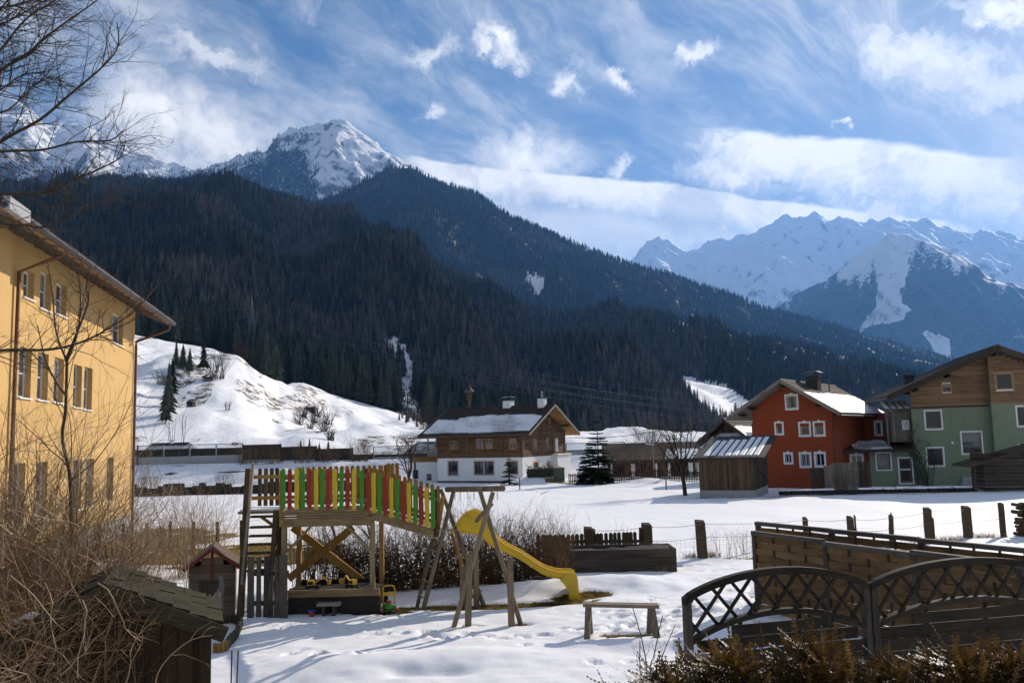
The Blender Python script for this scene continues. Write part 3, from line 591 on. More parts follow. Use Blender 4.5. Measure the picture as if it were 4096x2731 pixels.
def window(par, axis, c, r, fr='white_paint', sur=None, st=.12, depth=.16, cols=1, rows=1, sg=1, arch=False, sill=True, ft=.06, glass='glass'):
    u0, u1, z0, z1 = r; w = ring(MB(), axis, c, u0 + ft, u1 - ft, z0 + ft, z1 - ft, ft - .002, -depth, -depth + .07, sg)
    for i in range(1, cols): x = u0 + (u1 - u0) * i / cols; slab(w, axis, c, x - .03, x + .03, z0 + ft, z1 - ft, -depth + .01, -depth + .06, sg)
    for i in range(1, rows): z = z0 + (z1 - z0) * i / rows; slab(w, axis, c, u0 + ft, u1 - ft, z - .018, z + .018, -depth + .014, -depth + .05, sg)
    W_ = w.build('window', fr, par)
    slab(MB(), axis, c, u0 + .01, u1 - .01, z0 + .01, z1 - .01, -depth - .04, -depth + .025, sg).build('pane', glass, W_)
    if fr in ('white_paint', 'win_wood') and glass == 'glass' and random.random() < .55:
        k_ = random.choice((0, 1, 2)); w1 = (u1 - u0) * .26; hz0 = z0 + (z1 - z0) * .45
        for a_, b_, c_, d_ in (((u0 + ft, u0 + ft + w1, z0 + ft, z1 - ft), (u1 - ft - w1, u1 - ft, z0 + ft, z1 - ft)) if k_ == 0 else ((u0 + ft, u1 - ft, z0 + ft, hz0),) if k_ == 1 else ((u0 + ft, u1 - ft, z0 + ft + (z1 - z0) * .5, z1 - ft),)): slab(MB(), axis, c, a_, b_, c_, d_, -depth + .0255, -depth + .03, sg).build('curtain', 'curtain', W_)
    if sur:
        s = ring(MB(), axis, c, u0, u1, z0, z1, st, .003, .03, sg)
        if arch:
            um, hw = (u0 + u1) / 2, (u1 - u0) * .22; s.prism([(um - hw + 2 * hw * i / 8, z1 + st + .10 * math.sin(math.pi * i / 8) * (1 if i not in (0, 8) else 0)) for i in range(9)], pl(axis, c, 0, 0, .003, sg), (1, 0, 0) if axis == 'x' else (0, 1, 0), (0, 0, 1), Vector(pl(axis, c, 0, 0, .03, sg)) - Vector(pl(axis, c, 0, 0, .003, sg)))
        s.build('surround', sur, W_)
    elif sill: slab(MB(), axis, c, u0 - .06, u1 + .06, z0 - .05, z0 - .003, -.1, .07, sg).build('sill', 'white_paint', W_)
    return W_
def logs(par, axis, c, u0, u1, z0, z1, n, holes, mt, sg=1, top=None, name='log', d=.07, rounded=True):
    """courses of logs or boards, each piece an object; top(z) may narrow the course (gable)"""
    h = (z1 - z0) / n
    for i in range(n):
        a, b = z0 + i * h, z0 + (i + 1) * h - .012; U0, U1 = (u0, u1) if top is None else top(b)
        if U1 - U0 < .15: continue
        cuts = sorted([(q[0], q[1]) for q in holes if q[2] < b - h * .3 and q[3] > a + h * .3]); x = U0; segs = []
        for q0, q1 in cuts:
            if q0 > x: segs.append((x, q0))
            x = max(x, q1)
        if U1 > x: segs.append((x, U1))
        for s0, s1 in segs:
            m = MB(); e = random.uniform(-.012, .012); pr = [(0, a), (d * .55 + e, a), (d + e, a + h * .3), (d + e, b - h * .3), (d * .55 + e, b), (0, b)] if rounded else [(0, a), (d + e, a), (d * .8 + e, b), (0, b)]
            A = [pl(axis, c, s0, z, q, sg) for q, z in pr]; Bq = [pl(axis, c, s1, z, q, sg) for q, z in pr]; k = len(pr)
            m.add(A + Bq, [list(range(k)), list(range(k, 2 * k))[::-1]] + [[j, (j + 1) % k, k + (j + 1) % k, k + j] for j in range(k)]).build(name, mt, par)
def roof(par, M, l0, l1, half, zr, ze, th=.16, tile=(18, 40), tm='tiles', snow=(None, None), under='honey_wood', barge='barge_wood', sides=(-1, 1), bh=.24, gutter=True, purl=None):
    """gable roof. M(l, w, z) -> local point; snow: per side fn(u, v) -> 0..1 cover (u along, v eave->ridge)"""
    M_ = lambda *a: Vector(M(*a)); R_ = None
    for sd_, sn in zip(sides, snow):
        e = (M_(l0, sd_ * half, ze), M_(l1, sd_ * half, ze)); r = (M_(l0, 0, zr), M_(l1, 0, zr)); ax = (e[1] - e[0]).normalized(); up = (r[0] - e[0]).normalized(); nm = ax.cross(up); nm = nm if nm.z > 0 else -nm
        m = MB(); m.hexa([e[0] - nm * th, e[1] - nm * th, r[1] - nm * th, r[0] - nm * th, e[0], e[1], r[1], r[0]]); deck = m.build('roof', under, par)
        L, Wd = (e[1] - e[0]).length, (r[0] - e[0]).length; nr, nc = tile
        us = np.linspace(0, L, nc * 3 + 1); V = []
        for i in range(nr):
            for v, hgt in ((i / nr * Wd, .012), (i / nr * Wd, .075), ((i + 1) / nr * Wd, .02)):
                hh = hgt + (.022 * np.cos(us / L * nc * 2 * math.pi) if hgt > .015 else 0 * us); V.append(np.array(e[0])[None] + us[:, None] * np.array(ax) + v * np.array(up) + hh[:, None] * np.array(nm))
        tl = link('tiles', np_mesh('tiles', np.concatenate(V), grid_faces(nr * 3, len(us))), tm, deck); tl['kind'] = 'stuff'
        if sn:
            gu, gv = np.meshgrid(np.linspace(.02, .98, 120), np.linspace(.015, .985, 60)); c = sn(gu, gv); hh = -.03 + c * .098 + fbm(gu * 60, gv * 30, 3, 2) * .012 * c
            V = np.array(e[0]) + gu[..., None] * L * np.array(ax) + gv[..., None] * Wd * np.array(up) + hh[..., None] * np.array(nm)
            s_ = link('snow', np_mesh('snow', V.reshape(-1, 3), grid_faces(60, 120), True), 'snow', deck); s_['kind'] = 'stuff'
        for k in (0, 1):   # barge boards
            o = ax * (-.035 if k == 0 else .035); MB().beam(e[k] + o - nm * (bh / 2 - .08), r[k] + o - nm * (bh / 2 - .08), .05, bh, nm).build('bargeboard', barge, deck)
        if gutter: MB().tube([e[0] - up * .07 - nm * .10, e[1] - up * .07 - nm * .10], .065, 6).build('gutter', 'dark_metal', deck)
        R_ = deck
    rb = MB().tube([M_(l0 - .02, 0, zr + .04), M_(l1 + .02, 0, zr + .04)], .10, 6).build('ridge_cap', tm, R_)
    for (l, w, z) in purl or ():
        a, b = M_(l[0], w, z), M_(l[1], w, z); MB().beam(a, b, .16, .22).build('purlin', 'dark_wood_x', par)
    return R_
def downpipe(par, pts, r=.05, mt='copper'): return MB().tube(pts, r, 6).build('downpipe', mt, par)
def chimney(par, x, y, z0, z1, w, mt='white_plaster', hood=True, gable_hood=False):
    c = MB().box(x - w / 2, x + w / 2, y - w / 2, y + w / 2, z0, z1).build('chimney', mt, par); MB().box(x - w / 2 - .08, x + w / 2 + .08, y - w / 2 - .08, y + w / 2 + .08, z1 + .003, z1 + .09).build('cap', 'dark_metal', c)
    if hood:
        h = MB()
        for i in (-1, 1):
            for j in (-1, 1): h.beam((x + i * w * .42, y + j * w * .42, z1 + .09), (x + i * w * .42, y + j * w * .42, z1 + .36), .04)
        h.build('hood_post', 'dark_metal', c)
        MB().prism([(-w * .75, 0), (-w * .4, .14), (0, .19), (w * .4, .14), (w * .75, 0), (w * .4, .1), (0, .145), (-w * .4, .1)], (x, y - w * .6, z1 + .36), (1, 0, 0), (0, 0, 1), (0, w * 1.2, 0)).build('hood', 'dark_metal', c)
    return c
box3 = lambda x0, x1, y0, y1, z0, z1: MB().box(x0, x1, y0, y1, z0, z1)

# ------------------------------------------------------------------ log house in the middle
q = Q('log'); LH = Frame(P(2093, 1928, 96), -28); H = LH.thing('log_house'); tag(H, 'log house with white plastered ground floor and snowy dark tiled roof', 'house')
fw = [LH.ry(q(*r)) for r in ((697, 730, 778, 815), (947, 715, 1017, 815), (1036, 713, 1107, 813), (1260, 710, 1330, 820))]; fl = [LH.ry(q(*r)) for r in ((690, 930, 778, 1055), (935, 930, 1020, 1050), (1030, 930, 1115, 1050), (1245, 930, 1340, 1045))]
gw = [LH.rx(q(*r)) for r in ((1488, 712, 1528, 825), (1612, 710, 1640, 795), (1695, 715, 1727, 820), (1622, 522, 1655, 608))]; gl = [LH.rx(q(*r)) for r in ((1495, 935, 1542, 1040), (1625, 935, 1648, 1015))]
LX, LY, ZP, ZR, ZE = -11.0, 10.9, 2.68, 8.45, 5.15; slope = (ZR - ZE) / 6.75; yr = 5.5
wall('x', 0, LX, 0, -.6, ZP, fl, .22).build('wall', 'white_plaster', H); wall('y', 0, 0, LY, -1.6, ZP, gl, .22).build('wall', 'white_plaster', H)
box3(LX + .02, -.02, 8, LY - .03, -1.6, 5.2).build('wall', 'white_plaster', H)
gt = lambda z: (max(0, yr - (ZR - z - .25) / slope), min(LY, yr + (ZR - z - .25) / slope))
zt = 5.5
wall('x', .06, LX, 0, ZP, zt, fw, .22).build('backing', 'dark_wood_x', H); wall('y', -.06, 0, LY, ZP, zt, gw[:3], .22, gable=[(0, zt), (LY, zt), (yr, ZR - .35)]).build('backing', 'dark_wood_x', H)
wall('y', LX, 0, LY, -.6, zt, (), sg=-1, gable=[(0, zt), (LY, zt), (yr, ZR - .35)]).build('wall', 'log_wood_y', H)
logs(H, 'x', .06, LX, 0, ZP, zt - .1, 11, fw, 'log_wood', d=.1); logs(H, 'y', -.06, 0, LY, ZP, ZP + 5.2, 21, gw, 'log_wood_y', top=gt, d=.1)
for x in (LX, -6.95, -2.6, -.02): slab(MB(), 'x', .06, x - .14 if x < -.1 else x - .2, x + .14, ZP, zt, -.05, .17).build('corner_post', 'log_wood', H)
for y in (0.12, 4.9, 7.6, LY): slab(MB(), 'y', -.06, y - .12, y + .12, ZP, zt, -.05, .17).build('corner_post', 'log_wood_y', H)
for r in fw: window(H, 'x', .06, r, 'win_wood', 'dark_trim', .09, .03, 2, 2, ft=.09)
for r in gw: window(H, 'y', -.06, r, 'win_wood', 'dark_trim', .09, .03, 2, 2, ft=.08)
for r in fl[:1] + fl[3:]: window(H, 'x', 0, r, 'dark_trim', 'pink_trim', .13, .18, 2, 1, arch=True)
for r in fl[1:3]: window(H, 'x', 0, r, 'dark_trim', 'pink_trim', .12, .18, 2, 1)
for r in gl: window(H, 'y', 0, r, 'win_wood', 'pink_trim', .12, .18, 2, 2, arch=True)
bk = LH.rx(q(1705, 985, 1750, 1095), .75); wall('y', .75, 7.3, LY, -1.7, ZP + .03, [bk], .2).build('bay_wall', 'white_plaster', H); box3(.003, .74, 7.3, LY, -1.7, ZP + .02).build('bay_wall', 'white_plaster', H)
box3(-.1, .9, 7.2, LY + .1, ZP + .05, ZP + .16).build('bay_cap', 'white_plaster', H); window(H, 'y', .75, bk, 'win_wood', 'pink_trim', .12, .16, 1, 2, arch=True)
snowlog = lambda u, v: sm(.02, .10, v + .03 * fbm(u * 8, v * 3, 5, 3) - .03) * sm(.02, .16, (.80 - .10 * (u < .22) * 1.0 - .06 * sm(.6, 1, u) + .11 * fbm(u * 6, v * 2, 9, 4)) - v) * (.86 + .22 * sm(-.25, .3, fbm(u * 5 + v * 1.3, v * 1.5, 23, 4)))
roof(H, lambda l, w, z: (l, yr + w, z), -12.9, 1.5, 6.75, ZR, ZE, .2, (22, 52), 'tiles', (snowlog, None), purl=[((.2, 1.35), 0, ZR - .42), ((.2, 1.35), -4.0, ZR - .42 - 4 * slope), ((.2, 1.35), 4.0, ZR - .42 - 4 * slope)])
chimney(H, -4.6, 5.6, 7.9, 9.15, 1.0); c = chimney(H, .0, 5.2, 7.8, 9.2, .8, hood=False); MB().lathe([(.11, 0), (.11, .55), (.16, .6), (.16, .72), (.02, .8)], (0.0, 5.2, 9.29), 8).build('flue', 'metal', c)
# bell turret on the ridge
tx = LH.hy(*q(887, 400), y=yr).x; bt = MB().beam((tx, yr, 8.3), (tx, yr, 9.5), .16).build('bell_turret', 'log_wood', H)
MB().lathe([(.18, 0), (.24, .1), (.34, .2), (.36, .25)], (tx, yr, 9.45), 6).build('turret_base', 'log_wood', bt)
for i in range(6):
    a = i * math.pi / 3; MB().beam((tx + .30 * math.cos(a), yr + .30 * math.sin(a), 9.68), (tx + .42 * math.cos(a), yr + .42 * math.sin(a), 10.55), .07).build('turret_post', 'log_wood', bt)
MB().lathe([(.16, 9.75), (.2, 9.9), (.1, 10.2), (.03, 10.3)], (tx, yr, 0), 8).build('bell', 'copper', bt)
MB().lathe([(.62, 10.5), (.52, 10.62), (.30, 10.9), (.16, 11.3), (.07, 11.7), (.02, 12.1)], (tx, yr, 0), 8).build('turret_roof', 'dark_metal', bt)
MB().tube([(tx, yr, 12.0), (tx, yr, 12.5)], .025, 5).build('spike', 'dark_metal', bt)
MB().prism([(-.22, 0), (-.05, .02), (.1, -.02), (.16, .1), (.28, .2), (.2, .28), (.1, .2), (0, .16), (-.1, .26), (-.26, .24), (-.2, .1)], (tx, yr - .01, 12.5), (1, 0, 0), (0, 0, 1), (0, .03, 0)).build('weathercock', 'dark_metal', bt)
# balcony on the left gable
B_ = box3(-12.3, LX - .003, -.1, 9, 2.75, 2.88).build('balcony', 'log_wood', H)
for i in range(7): box3(-12.26 + i * .19, -12.12 + i * .19, -.12, -.09, 2.9, 3.75).build('baluster', 'barge_wood', B_)
box3(-12.35, LX - .003, -.16, -.06, 3.76, 3.86).build('handrail', 'barge_wood', B_); MB().beam((-12.25, -.05, 2.9), (-12.25, -.05, 5.3), .11).build('post', 'honey_wood', B_)
downpipe(H, [(-.35, -1.0, 5.0), (-.35, -.3, 4.6), (-.12, -.12, 4.3), (-.12, -.12, 2.8)], .05, 'dark_metal')
downpipe(H, [(-.03, -.06, 2.7), (-.03, -.06, -.3)], .05, 'white_paint'); box3(LX - .05, .03, -.05, .1, -.6, .14).build('plinth', 'dark_base', H)
# small annex left of it
AN = Frame(LH.w((-16.6, 3.5, 0)), -28); a_ = AN.thing('annex'); tag(a_, 'small white annex with a snowy tiled roof left of the log house', 'house')
aw = [AN.ry(q(*r)) for r in ((358, 1008, 410, 1090), (487, 1045, 532, 1105))]; wall('x', 0, -.4, 5.5, -.4, 2.2, aw, .15).build('wall', 'white_plaster', a_); box3(-.4, 5.5, .25, 5, -.4, 2.15).build('wall', 'white_plaster', a_)
box3(-.4, 5.5, -.05, .2, 2.2, 2.9).build('beam', 'honey_wood', a_)
for r in aw: window(a_, 'x', 0, r, 'dark_trim', None, depth=.12, cols=2)
roof(a_, lambda l, w, z: (l, 2.6 + w, z), -1.3, 5.5, 3.4, 4.5, 3.0, .15, (10, 24), 'tiles', (lambda u, v: sm(.05, .2, v) * (.7 + .3 * fbm(u * 6, v * 4, 5, 3)), None)); box3(-.02, .2, -.06, -.02, -.3, 2.2).build('downpipe', 'dark_metal', a_)

# ------------------------------------------------------------------ orange house
q = Q('org'); g3 = Q('grn'); OH = Frame(P(3345, 1950, 66), -36); H = OH.thing('orange_house'); tag(H, 'orange plastered house with white window surrounds and bright snowy roof', 'house')
ow = [OH.ry(q(*r)) for r in ((1800, 440, 1898, 562), (1700, 705, 1758, 805), (1932, 705, 2020, 820), (2072, 700, 2158, 818), (1787, 1000, 1848, 1085), (1938, 1000, 2026, 1120), (2084, 996, 2165, 1115))]
OX, OL, oxr, OZ, OE = -6.15, 11.5, -3.3, 8.15, 5.45; hz_ = 4.6
wall('x', 0, OX, 0, -.4, hz_, ow[1:], .2).build('wall', 'orange_plaster', H)
sl_ = (OZ - OE) / 4.35; eg = lambda x: OZ - .25 - abs(x - oxr) * sl_
wall('x', 0, OX, 0, hz_, 5.75, ow[:1] if ow[0][2] < 5.75 else (), .2).build('wall', 'orange_plaster', H)
u0, u1, z0, z1 = ow[0]
for poly in ([(OX, 5.75), (u0, 5.75), (u0, eg(u0)), (OX, eg(OX))], [(u1, 5.75), (0, 5.75), (0, eg(0)), (oxr + 1.2, eg(oxr + 1.2)), (u1, eg(u1))], [(u0, z1), (u1, z1), (u1, eg(u1)), (oxr, eg(oxr)), (u0, eg(u0))], [(u0, 5.75), (u1, 5.75), (u1, z0), (u0, z0)]):
    MB().prism(poly, (0, .0, 0), (1, 0, 0), (0, 0, 1), (0, .2, 0)).build('wall', 'orange_plaster', H)
wall('y', 0, 0, OL, -.4, 5.7).build('wall', 'orange_plaster', H); wall('y', OX, 0, OL, -.4, 5.6, sg=-1).build('wall', 'orange_plaster', H)
wg = OH.ry(g3(452, 755, 505, 870), 9.0); wall('x', 9.0, 0, 2.35, -.4, 5.6, [wg], .15).build('wing_wall', 'orange_plaster', H); wall('y', 2.35, 9.0, 14, -.4, 5.6).build('wing_wall', 'orange_plaster', H)
window(H, 'x', 9.0, wg, 'white_paint', 'white_paint', .11, .14, arch=True)
for r in ow: window(H, 'x', 0, r, 'white_paint', 'white_paint', .13, .18, 2 if r[3] < 3 else 1, arch=True)
snowo = lambda u, v: sm(.0, .04, v + .02 * fbm(u * 8, v * 3, 5, 3)) * sm(.02, .10, .72 + .05 * fbm(u * 6, v * 2, 9, 4) - v) * (1.12 + .12 * fbm(u * 9, v * 7, 33, 3))
roof(H, lambda l, w, z: (oxr + w, l, z), -1.4, 13.0, 4.35, OZ, OE, .18, (15, 40), 'brown_tiles', (None, snowo), under='barge_wood', purl=[((-1.25, .1), 0, OZ - .4), ((-1.25, .1), -2.6, OZ - .4 - 2.6 * sl_), ((-1.25, .1), 2.6, OZ - .4 - 2.6 * sl_), ((-1.25, .1), -3.4, OZ - .42 - 3.4 * sl_)])
c = chimney(H, -2.5, 4.2, 7.2, 8.55, .95, 'dark_base'); MB().tube([(-1.2, 4, 7.3), (-1.2, 4, 8.0)], .05, 6).build('vent_pipe', 'dark_metal', H)
downpipe(H, [(.6, -1.1, 5.35), (.25, -.3, 4.9), (.06, .06, 4.7), (.06, .06, .1)]); downpipe(H, [(OX - .06, .06, 5.0), (OX - .06, .06, 0)])

# ------------------------------------------------------------------ green house, its wooden gable and low annex
q = g3; GH = Frame(P(*q(1512, 1310), 66), -14); H = GH.thing('green_house'); tag(H, 'pale green house with brown boarded gable and white framed windows', 'house')
gwn = [GH.ry(q(*r)) for r in ((902, 658, 1040, 815), (920, 990, 1058, 1145), (1230, 848, 1402, 1035))]; gt_ = GH.ry(q(1048, 412, 1130, 490)); gr_ = [GH.ry(q(*r), -.7) for r in ((1528, 318, 1683, 465), (1725, 618, 1860, 788), (1745, 965, 1860, 1100))]
zl = 5.88; gx = .55; GZ, GE, Gh = 10.1, 6.7, 7.8; gs = (GZ - GE) / Gh
wall('x', 0, -5.3, .1, -.5, zl, gwn, .2).build('wall', 'green_plaster', H); wall('x', -.7, .1, 7, -.5, zl, gr_[1:], .2).build('wall', 'green_plaster', H); wall('y', .1, -.7, 0, -.5, zl + 3.7, sg=-1).build('wall', 'green_plaster', H)
wall('y', -5.3, 0, 10, -.5, zl, sg=-1).build('wall', 'green_plaster', H); box3(7.02, 7.3, 0, 10, -.5, zl).build('wall', 'green_plaster', H)
et = lambda z: (max(-5.3, gx - (GZ - z - .3) / gs), .1)
wall('x', .03, -5.3, .1, zl, 6.9, [gt_] if gt_[2] < 6.9 else [], .2).build('backing', 'dark_wood_x', H)
MB().prism([(-5.3, 6.88), (gt_[0], 6.88), (gt_[0], GZ - .3 - (gx - gt_[0]) * gs), (-5.3, GZ - .3 - (gx + 5.3) * gs)], (0, .03, 0), (1, 0, 0), (0, 0, 1), (0, .15, 0)).build('backing', 'dark_wood_x', H)
MB().prism([(gt_[1], 6.88), (.1, 6.88), (.1, GZ - .45), (gt_[1], GZ - .3 - (gx - gt_[1]) * gs)], (0, .03, 0), (1, 0, 0), (0, 0, 1), (0, .15, 0)).build('backing', 'dark_wood_x', H)
MB().prism([(gt_[0], gt_[3]), (gt_[1], gt_[3]), (gt_[1], GZ - .3 - (gx - gt_[1]) * gs), (gt_[0], GZ - .3 - (gx - gt_[0]) * gs)], (0, .03, 0), (1, 0, 0), (0, 0, 1), (0, .15, 0)).build('backing', 'dark_wood_x', H)
MB().prism([(.1, zl), (7, zl), (7, GZ - .3 - (7 - gx) * gs), (gx, GZ - .3), (.1, GZ - .45)], (0, -.67, 0), (1, 0, 0), (0, 0, 1), (0, .15, 0)).build('backing', 'dark_wood_x', H)
logs(H, 'x', .03, -5.3, .1, zl, zl + 3.6, 22, [gt_], 'board_wood', top=et, name='board', d=.05, rounded=False); logs(H, 'x', -.67, .1, 7, zl, zl + 3.6, 22, [gr_[0]], 'board_wood', top=lambda z: (.1, min(7, gx + (GZ - z - .3) / gs)), name='board', d=.05, rounded=False)
slab(MB(), 'x', 0, -5.32, .12, zl - .12, zl - .01, -.01, .07).build('trim_board', 'dark_trim', H)
for r in gwn: window(H, 'x', 0, r, 'win_wood', 'white_paint', .11, .18)
window(H, 'x', .03, gt_, 'win_wood', 'white_paint', .09, .02, ft=.07)
for r in gr_[1:]: window(H, 'x', -.7, r, 'win_wood', 'white_paint', .11, .18)
window(H, 'x', -.67, gr_[0], 'win_wood', 'white_paint', .1, .02, ft=.08)
roof(H, lambda l, w, z: (gx + w, l, z), -2.0, 11, Gh, GZ, GE, .22, (18, 30), 'tiles', (None, lambda u, v: .9 * sm(.0, .05, v)), under='dark_wood_x', barge='dark_wood_x', bh=.42, purl=[((-1.7, .1), 0, GZ - .55), ((-1.7, .1), -3.3, GZ - .55 - 3.3 * gs), ((-1.7, .1), -5.6, GZ - .5 - 5.6 * gs)])
chimney(H, -4.4, 5, 7, 8.5, .7, 'dark_base', hood=False); slab(MB(), 'x', 0, -2.2, -.1, -.2, .55, .003, .35).build('cellar_well', 'concrete', H); box3(-2.66, -2.52, -.03, -.003, 3.02, 3.2).build('wall_box', 'white_paint', H)
# wooden upper store and little glazed roof between the houses
st_ = box3(-6.75, -5.32, .4, 3.5, 3.25, 5.5).build('store_wall', 'grey_wood', H); lw = GH.ry(q(697, 745, 750, 818), .4); window(st_, 'x', .4, lw, 'white_paint', 'white_paint', .05, .0, 3, 4, ft=.05)
for i in range(10): slab(MB(), 'x', .4, -6.74 + i * .143, -6.62 + i * .143, 3.25, lw[2] - .05 if lw[0] - .1 < -6.7 + i * .143 < lw[1] else 5.5, .003, .03).build('board', 'grey_wood', st_)
pr = MB().hexa([(-7.3, -.2, 5.75), (-5.32, -.2, 5.75), (-5.32, 2.2, 6.35), (-7.3, 2.2, 6.35), (-7.3, -.2, 5.8), (-5.32, -.2, 5.8), (-5.32, 2.2, 6.4), (-7.3, 2.2, 6.4)]).build('porch_roof', 'dark_trim', H)
for i in range(4): MB().hexa([(-7.2 + i * .48, -.18, 5.81), (-6.86 + i * .48, -.18, 5.81), (-6.86 + i * .48, 2.15, 6.41), (-7.2 + i * .48, 2.15, 6.41), (-7.2 + i * .48, -.18, 5.84), (-6.86 + i * .48, -.18, 5.84), (-6.86 + i * .48, 2.15, 6.44), (-7.2 + i * .48, 2.15, 6.44)]).build('pane', 'snow', pr)
MB().beam((-7.1, -.1, 2.9), (-7.1, -.1, 5.72), .12).build('post', 'grey_wood', H)
AX = GH.thing('annex'); tag(AX, 'low annex with dark flat roof joining the orange and green houses', 'house')
dw = GH.ry(q(668, 1080, 780, 1300)); aw = GH.ry(q(465, 1030, 585, 1180)); al = [GH.ry(q(*r)) for r in ((85, 1070, 165, 1170), (240, 1045, 340, 1170))]; aw = (aw[0], aw[1], aw[2], min(aw[3], 2.4))
al = [(a, b, c, min(d, 2.3)) for a, b, c, d in al]
wall('x', 0, -8.55, -5.32, -.4, 2.5, [dw, aw], .15).build('wall', 'green_plaster', AX); wall('x', .3, -12.6, -8.55, -.4, 2.5, al, .15).build('wall', 'orange_plaster', AX); wall('y', -8.55, 0, .3, -.4, 2.5, sg=-1).build('wall', 'green_plaster', AX)
window(AX, 'x', 0, aw, 'dark_trim', 'white_paint', .1); [window(AX, 'x', .3, r, 'white_paint', 'white_paint', .11, cols=2, arch=True) for r in al]
D_oor = slab(MB(), 'x', 0, dw[0] + .04, dw[1] - .04, dw[2], dw[3] - .04, -.12, -.06).build('door', 'grey_wood', AX); ring(MB(), 'x', 0, dw[0], dw[1], dw[2], dw[3], .1, .003, .04).build('door_frame', 'white_paint', D_oor); slab(MB(), 'x', 0, dw[0] + .05, dw[1] - .05, 1.12, 1.2, -.06, -.03).build('door_rail', 'white_paint', D_oor)
for z0_, z1_ in ((dw[2] + .15, 1.05), (1.27, dw[3] - .15)): slab(MB(), 'x', 0, dw[0] + .15, dw[1] - .15, z0_, z1_, -.06, -.045).build('door_panel', 'dark_trim', D_oor)
ar = MB().hexa([(-13.2, -.9, 2.52), (-5.33, -.9, 2.52), (-5.33, 4.2, 3.25), (-13.2, 4.2, 3.25), (-13.2, -.9, 2.72), (-5.33, -.9, 2.72), (-5.33, 4.2, 3.42), (-13.2, 4.2, 3.42)]).build('roof', 'dark_trim', AX)
gu, gv = np.meshgrid(np.linspace(-9.6, -6.9, 40), np.linspace(-.6, 3.9, 24)); cov = .05 * sm(0, .3, fbm(gu * .8, gv * .6, 4, 3) + .25) - .02
o_ = link('snow', np_mesh('snow', np.stack([gu, gv, 2.74 + (gv + .9) * .7 / 5.1 + cov], -1).reshape(-1, 3), grid_faces(24, 40), True), 'snow', ar); o_['kind'] = 'stuff'
for i in range(7): box3(-9.6 + i * .45, -9.55 + i * .45, -.85, -.8, 2.73, 2.76).build('seam', 'dark_metal', ar)
stp = box3(-7.0, -5.1, -1.0, -.03, -.35, .0).build('doorstep', 'concrete', AX)
# climbing plant is built with the plants
# ------------------------------------------------------------------ timber shed with metal roof, in front of the orange house
q = Q('org'); SH = Frame(P(*q(1495, 1395), 57), -24); H = SH.thing('timber_shed'); tag(H, 'brown vertical boarded shed with striped snowy metal roof', 'shed')
sx0 = SH.hy(*q(955, 1200)).x; sy1 = SH.hx(*q(1702, 1200)).y; ztp = SH.hy(*q(1200, 1045)).z; sy1 = max(2.5, min(sy1, 6)); zb = ztp + .21 * sy1
box3(sx0, 0, 0, sy1, -.5, .28).build('base', 'concrete', H); MB().hexa([(sx0 + .03, .05, .28), (-.05, .05, .28), (-.05, sy1 - .05, .28), (sx0 + .03, sy1 - .05, .28), (sx0 + .03, .05, ztp), (-.05, .05, ztp), (-.05, sy1 - .05, zb), (sx0 + .03, sy1 - .05, zb)]).build('wall', 'dark_wood', H)
n = 34; w_ = -sx0 / n
for i in range(n): slab(MB(), 'x', 0, sx0 + i * w_ + .012, sx0 + (i + 1) * w_ - .012, .29, ztp - .02, -.045, .0 + .02 * (i % 2)).build('board', 'shed_brown', H)
n = 16; w_ = sy1 / n
for i in range(n): slab(MB(), 'y', 0, i * w_ + .012, (i + 1) * w_ - .012, .29, ztp + .21 * i * w_ - .02, -.045, .0 + .02 * (i % 2)).build('board', 'dark_wood', H)
rf = MB().hexa([(sx0 - .3, -.45, ztp - .02), (.75, -.45, ztp - .02), (.75, sy1 + .3, zb + .06), (sx0 - .3, sy1 + .3, zb + .06), (sx0 - .3, -.45, ztp + .08), (.75, -.45, ztp + .08), (.75, sy1 + .3, zb + .16), (sx0 - .3, sy1 + .3, zb + .16)]).build('roof', 'tar', H)
k = (zb - ztp + .08) / (sy1 + .75)
for i in range(11):
    x = sx0 - .2 + i * .46
    if x < .7: MB().beam((x, -.44, ztp + .10), (x, sy1 + .29, zb + .18), .04, .05).build('seam', 'dark_metal', rf)
    if x < .4 and i > 0:
        v0 = .1 + .05 * random.random(); v1 = sy1 * random.uniform(.72, .98); MB().hexa([(x + .05, v0, ztp + .085 + (v0 + .45) * k), (x + .40, v0, ztp + .085 + (v0 + .45) * k), (x + .38, v1, ztp + .085 + (v1 + .45) * k), (x + .06, v1, ztp + .085 + (v1 + .45) * k), (x + .07, v0 + .03, ztp + .115 + (v0 + .45) * k), (x + .37, v0 + .03, ztp + .115 + (v0 + .45) * k), (x + .35, v1 - .05, ztp + .115 + (v1 + .45) * k), (x + .08, v1 - .05, ztp + .115 + (v1 + .45) * k)]).build('snow', 'snow', rf)
downpipe(H, [(.3, -.4, ztp - .05), (.06, .02, ztp - .3), (.06, .06, ztp - .5), (.08, sy1 * .9, .9)], .04, 'dark_metal')
# ------------------------------------------------------------------ dark barn behind the shed, open garage, garden walls
BH = Frame(P(2891, 1950, 82), -36); H = BH.thing('barn'); tag(H, 'dark wooden barn with snowy roofs behind the timber shed', 'barn')
ap = BH.hy(2891, 1676, -1.0); ev = BH.hy(2790, 1767, -1.0); hw = ap.x - ev.x
MB().prism([(ev.x + .8, -.5), (ap.x + hw - .8, -.5), (ap.x + hw - .8, ev.z + .35), (ap.x, ap.z - .3), (ev.x + .8, ev.z + .35)], (0, 0, 0), (1, 0, 0), (0, 0, 1), (0, 9, 0)).build('wall', 'dark_wood', H)
for i in range(16):
    x = ev.x + .85 + i * (2 * hw - 1.7) / 16; slab(MB(), 'x', 0, x, x + (2 * hw - 1.7) / 16 - .03, 2.4, ap.z - .45 - abs(x + .15 - ap.x) * (ap.z - ev.z) / hw, .003, .04).build('board', 'dark_wood', H)
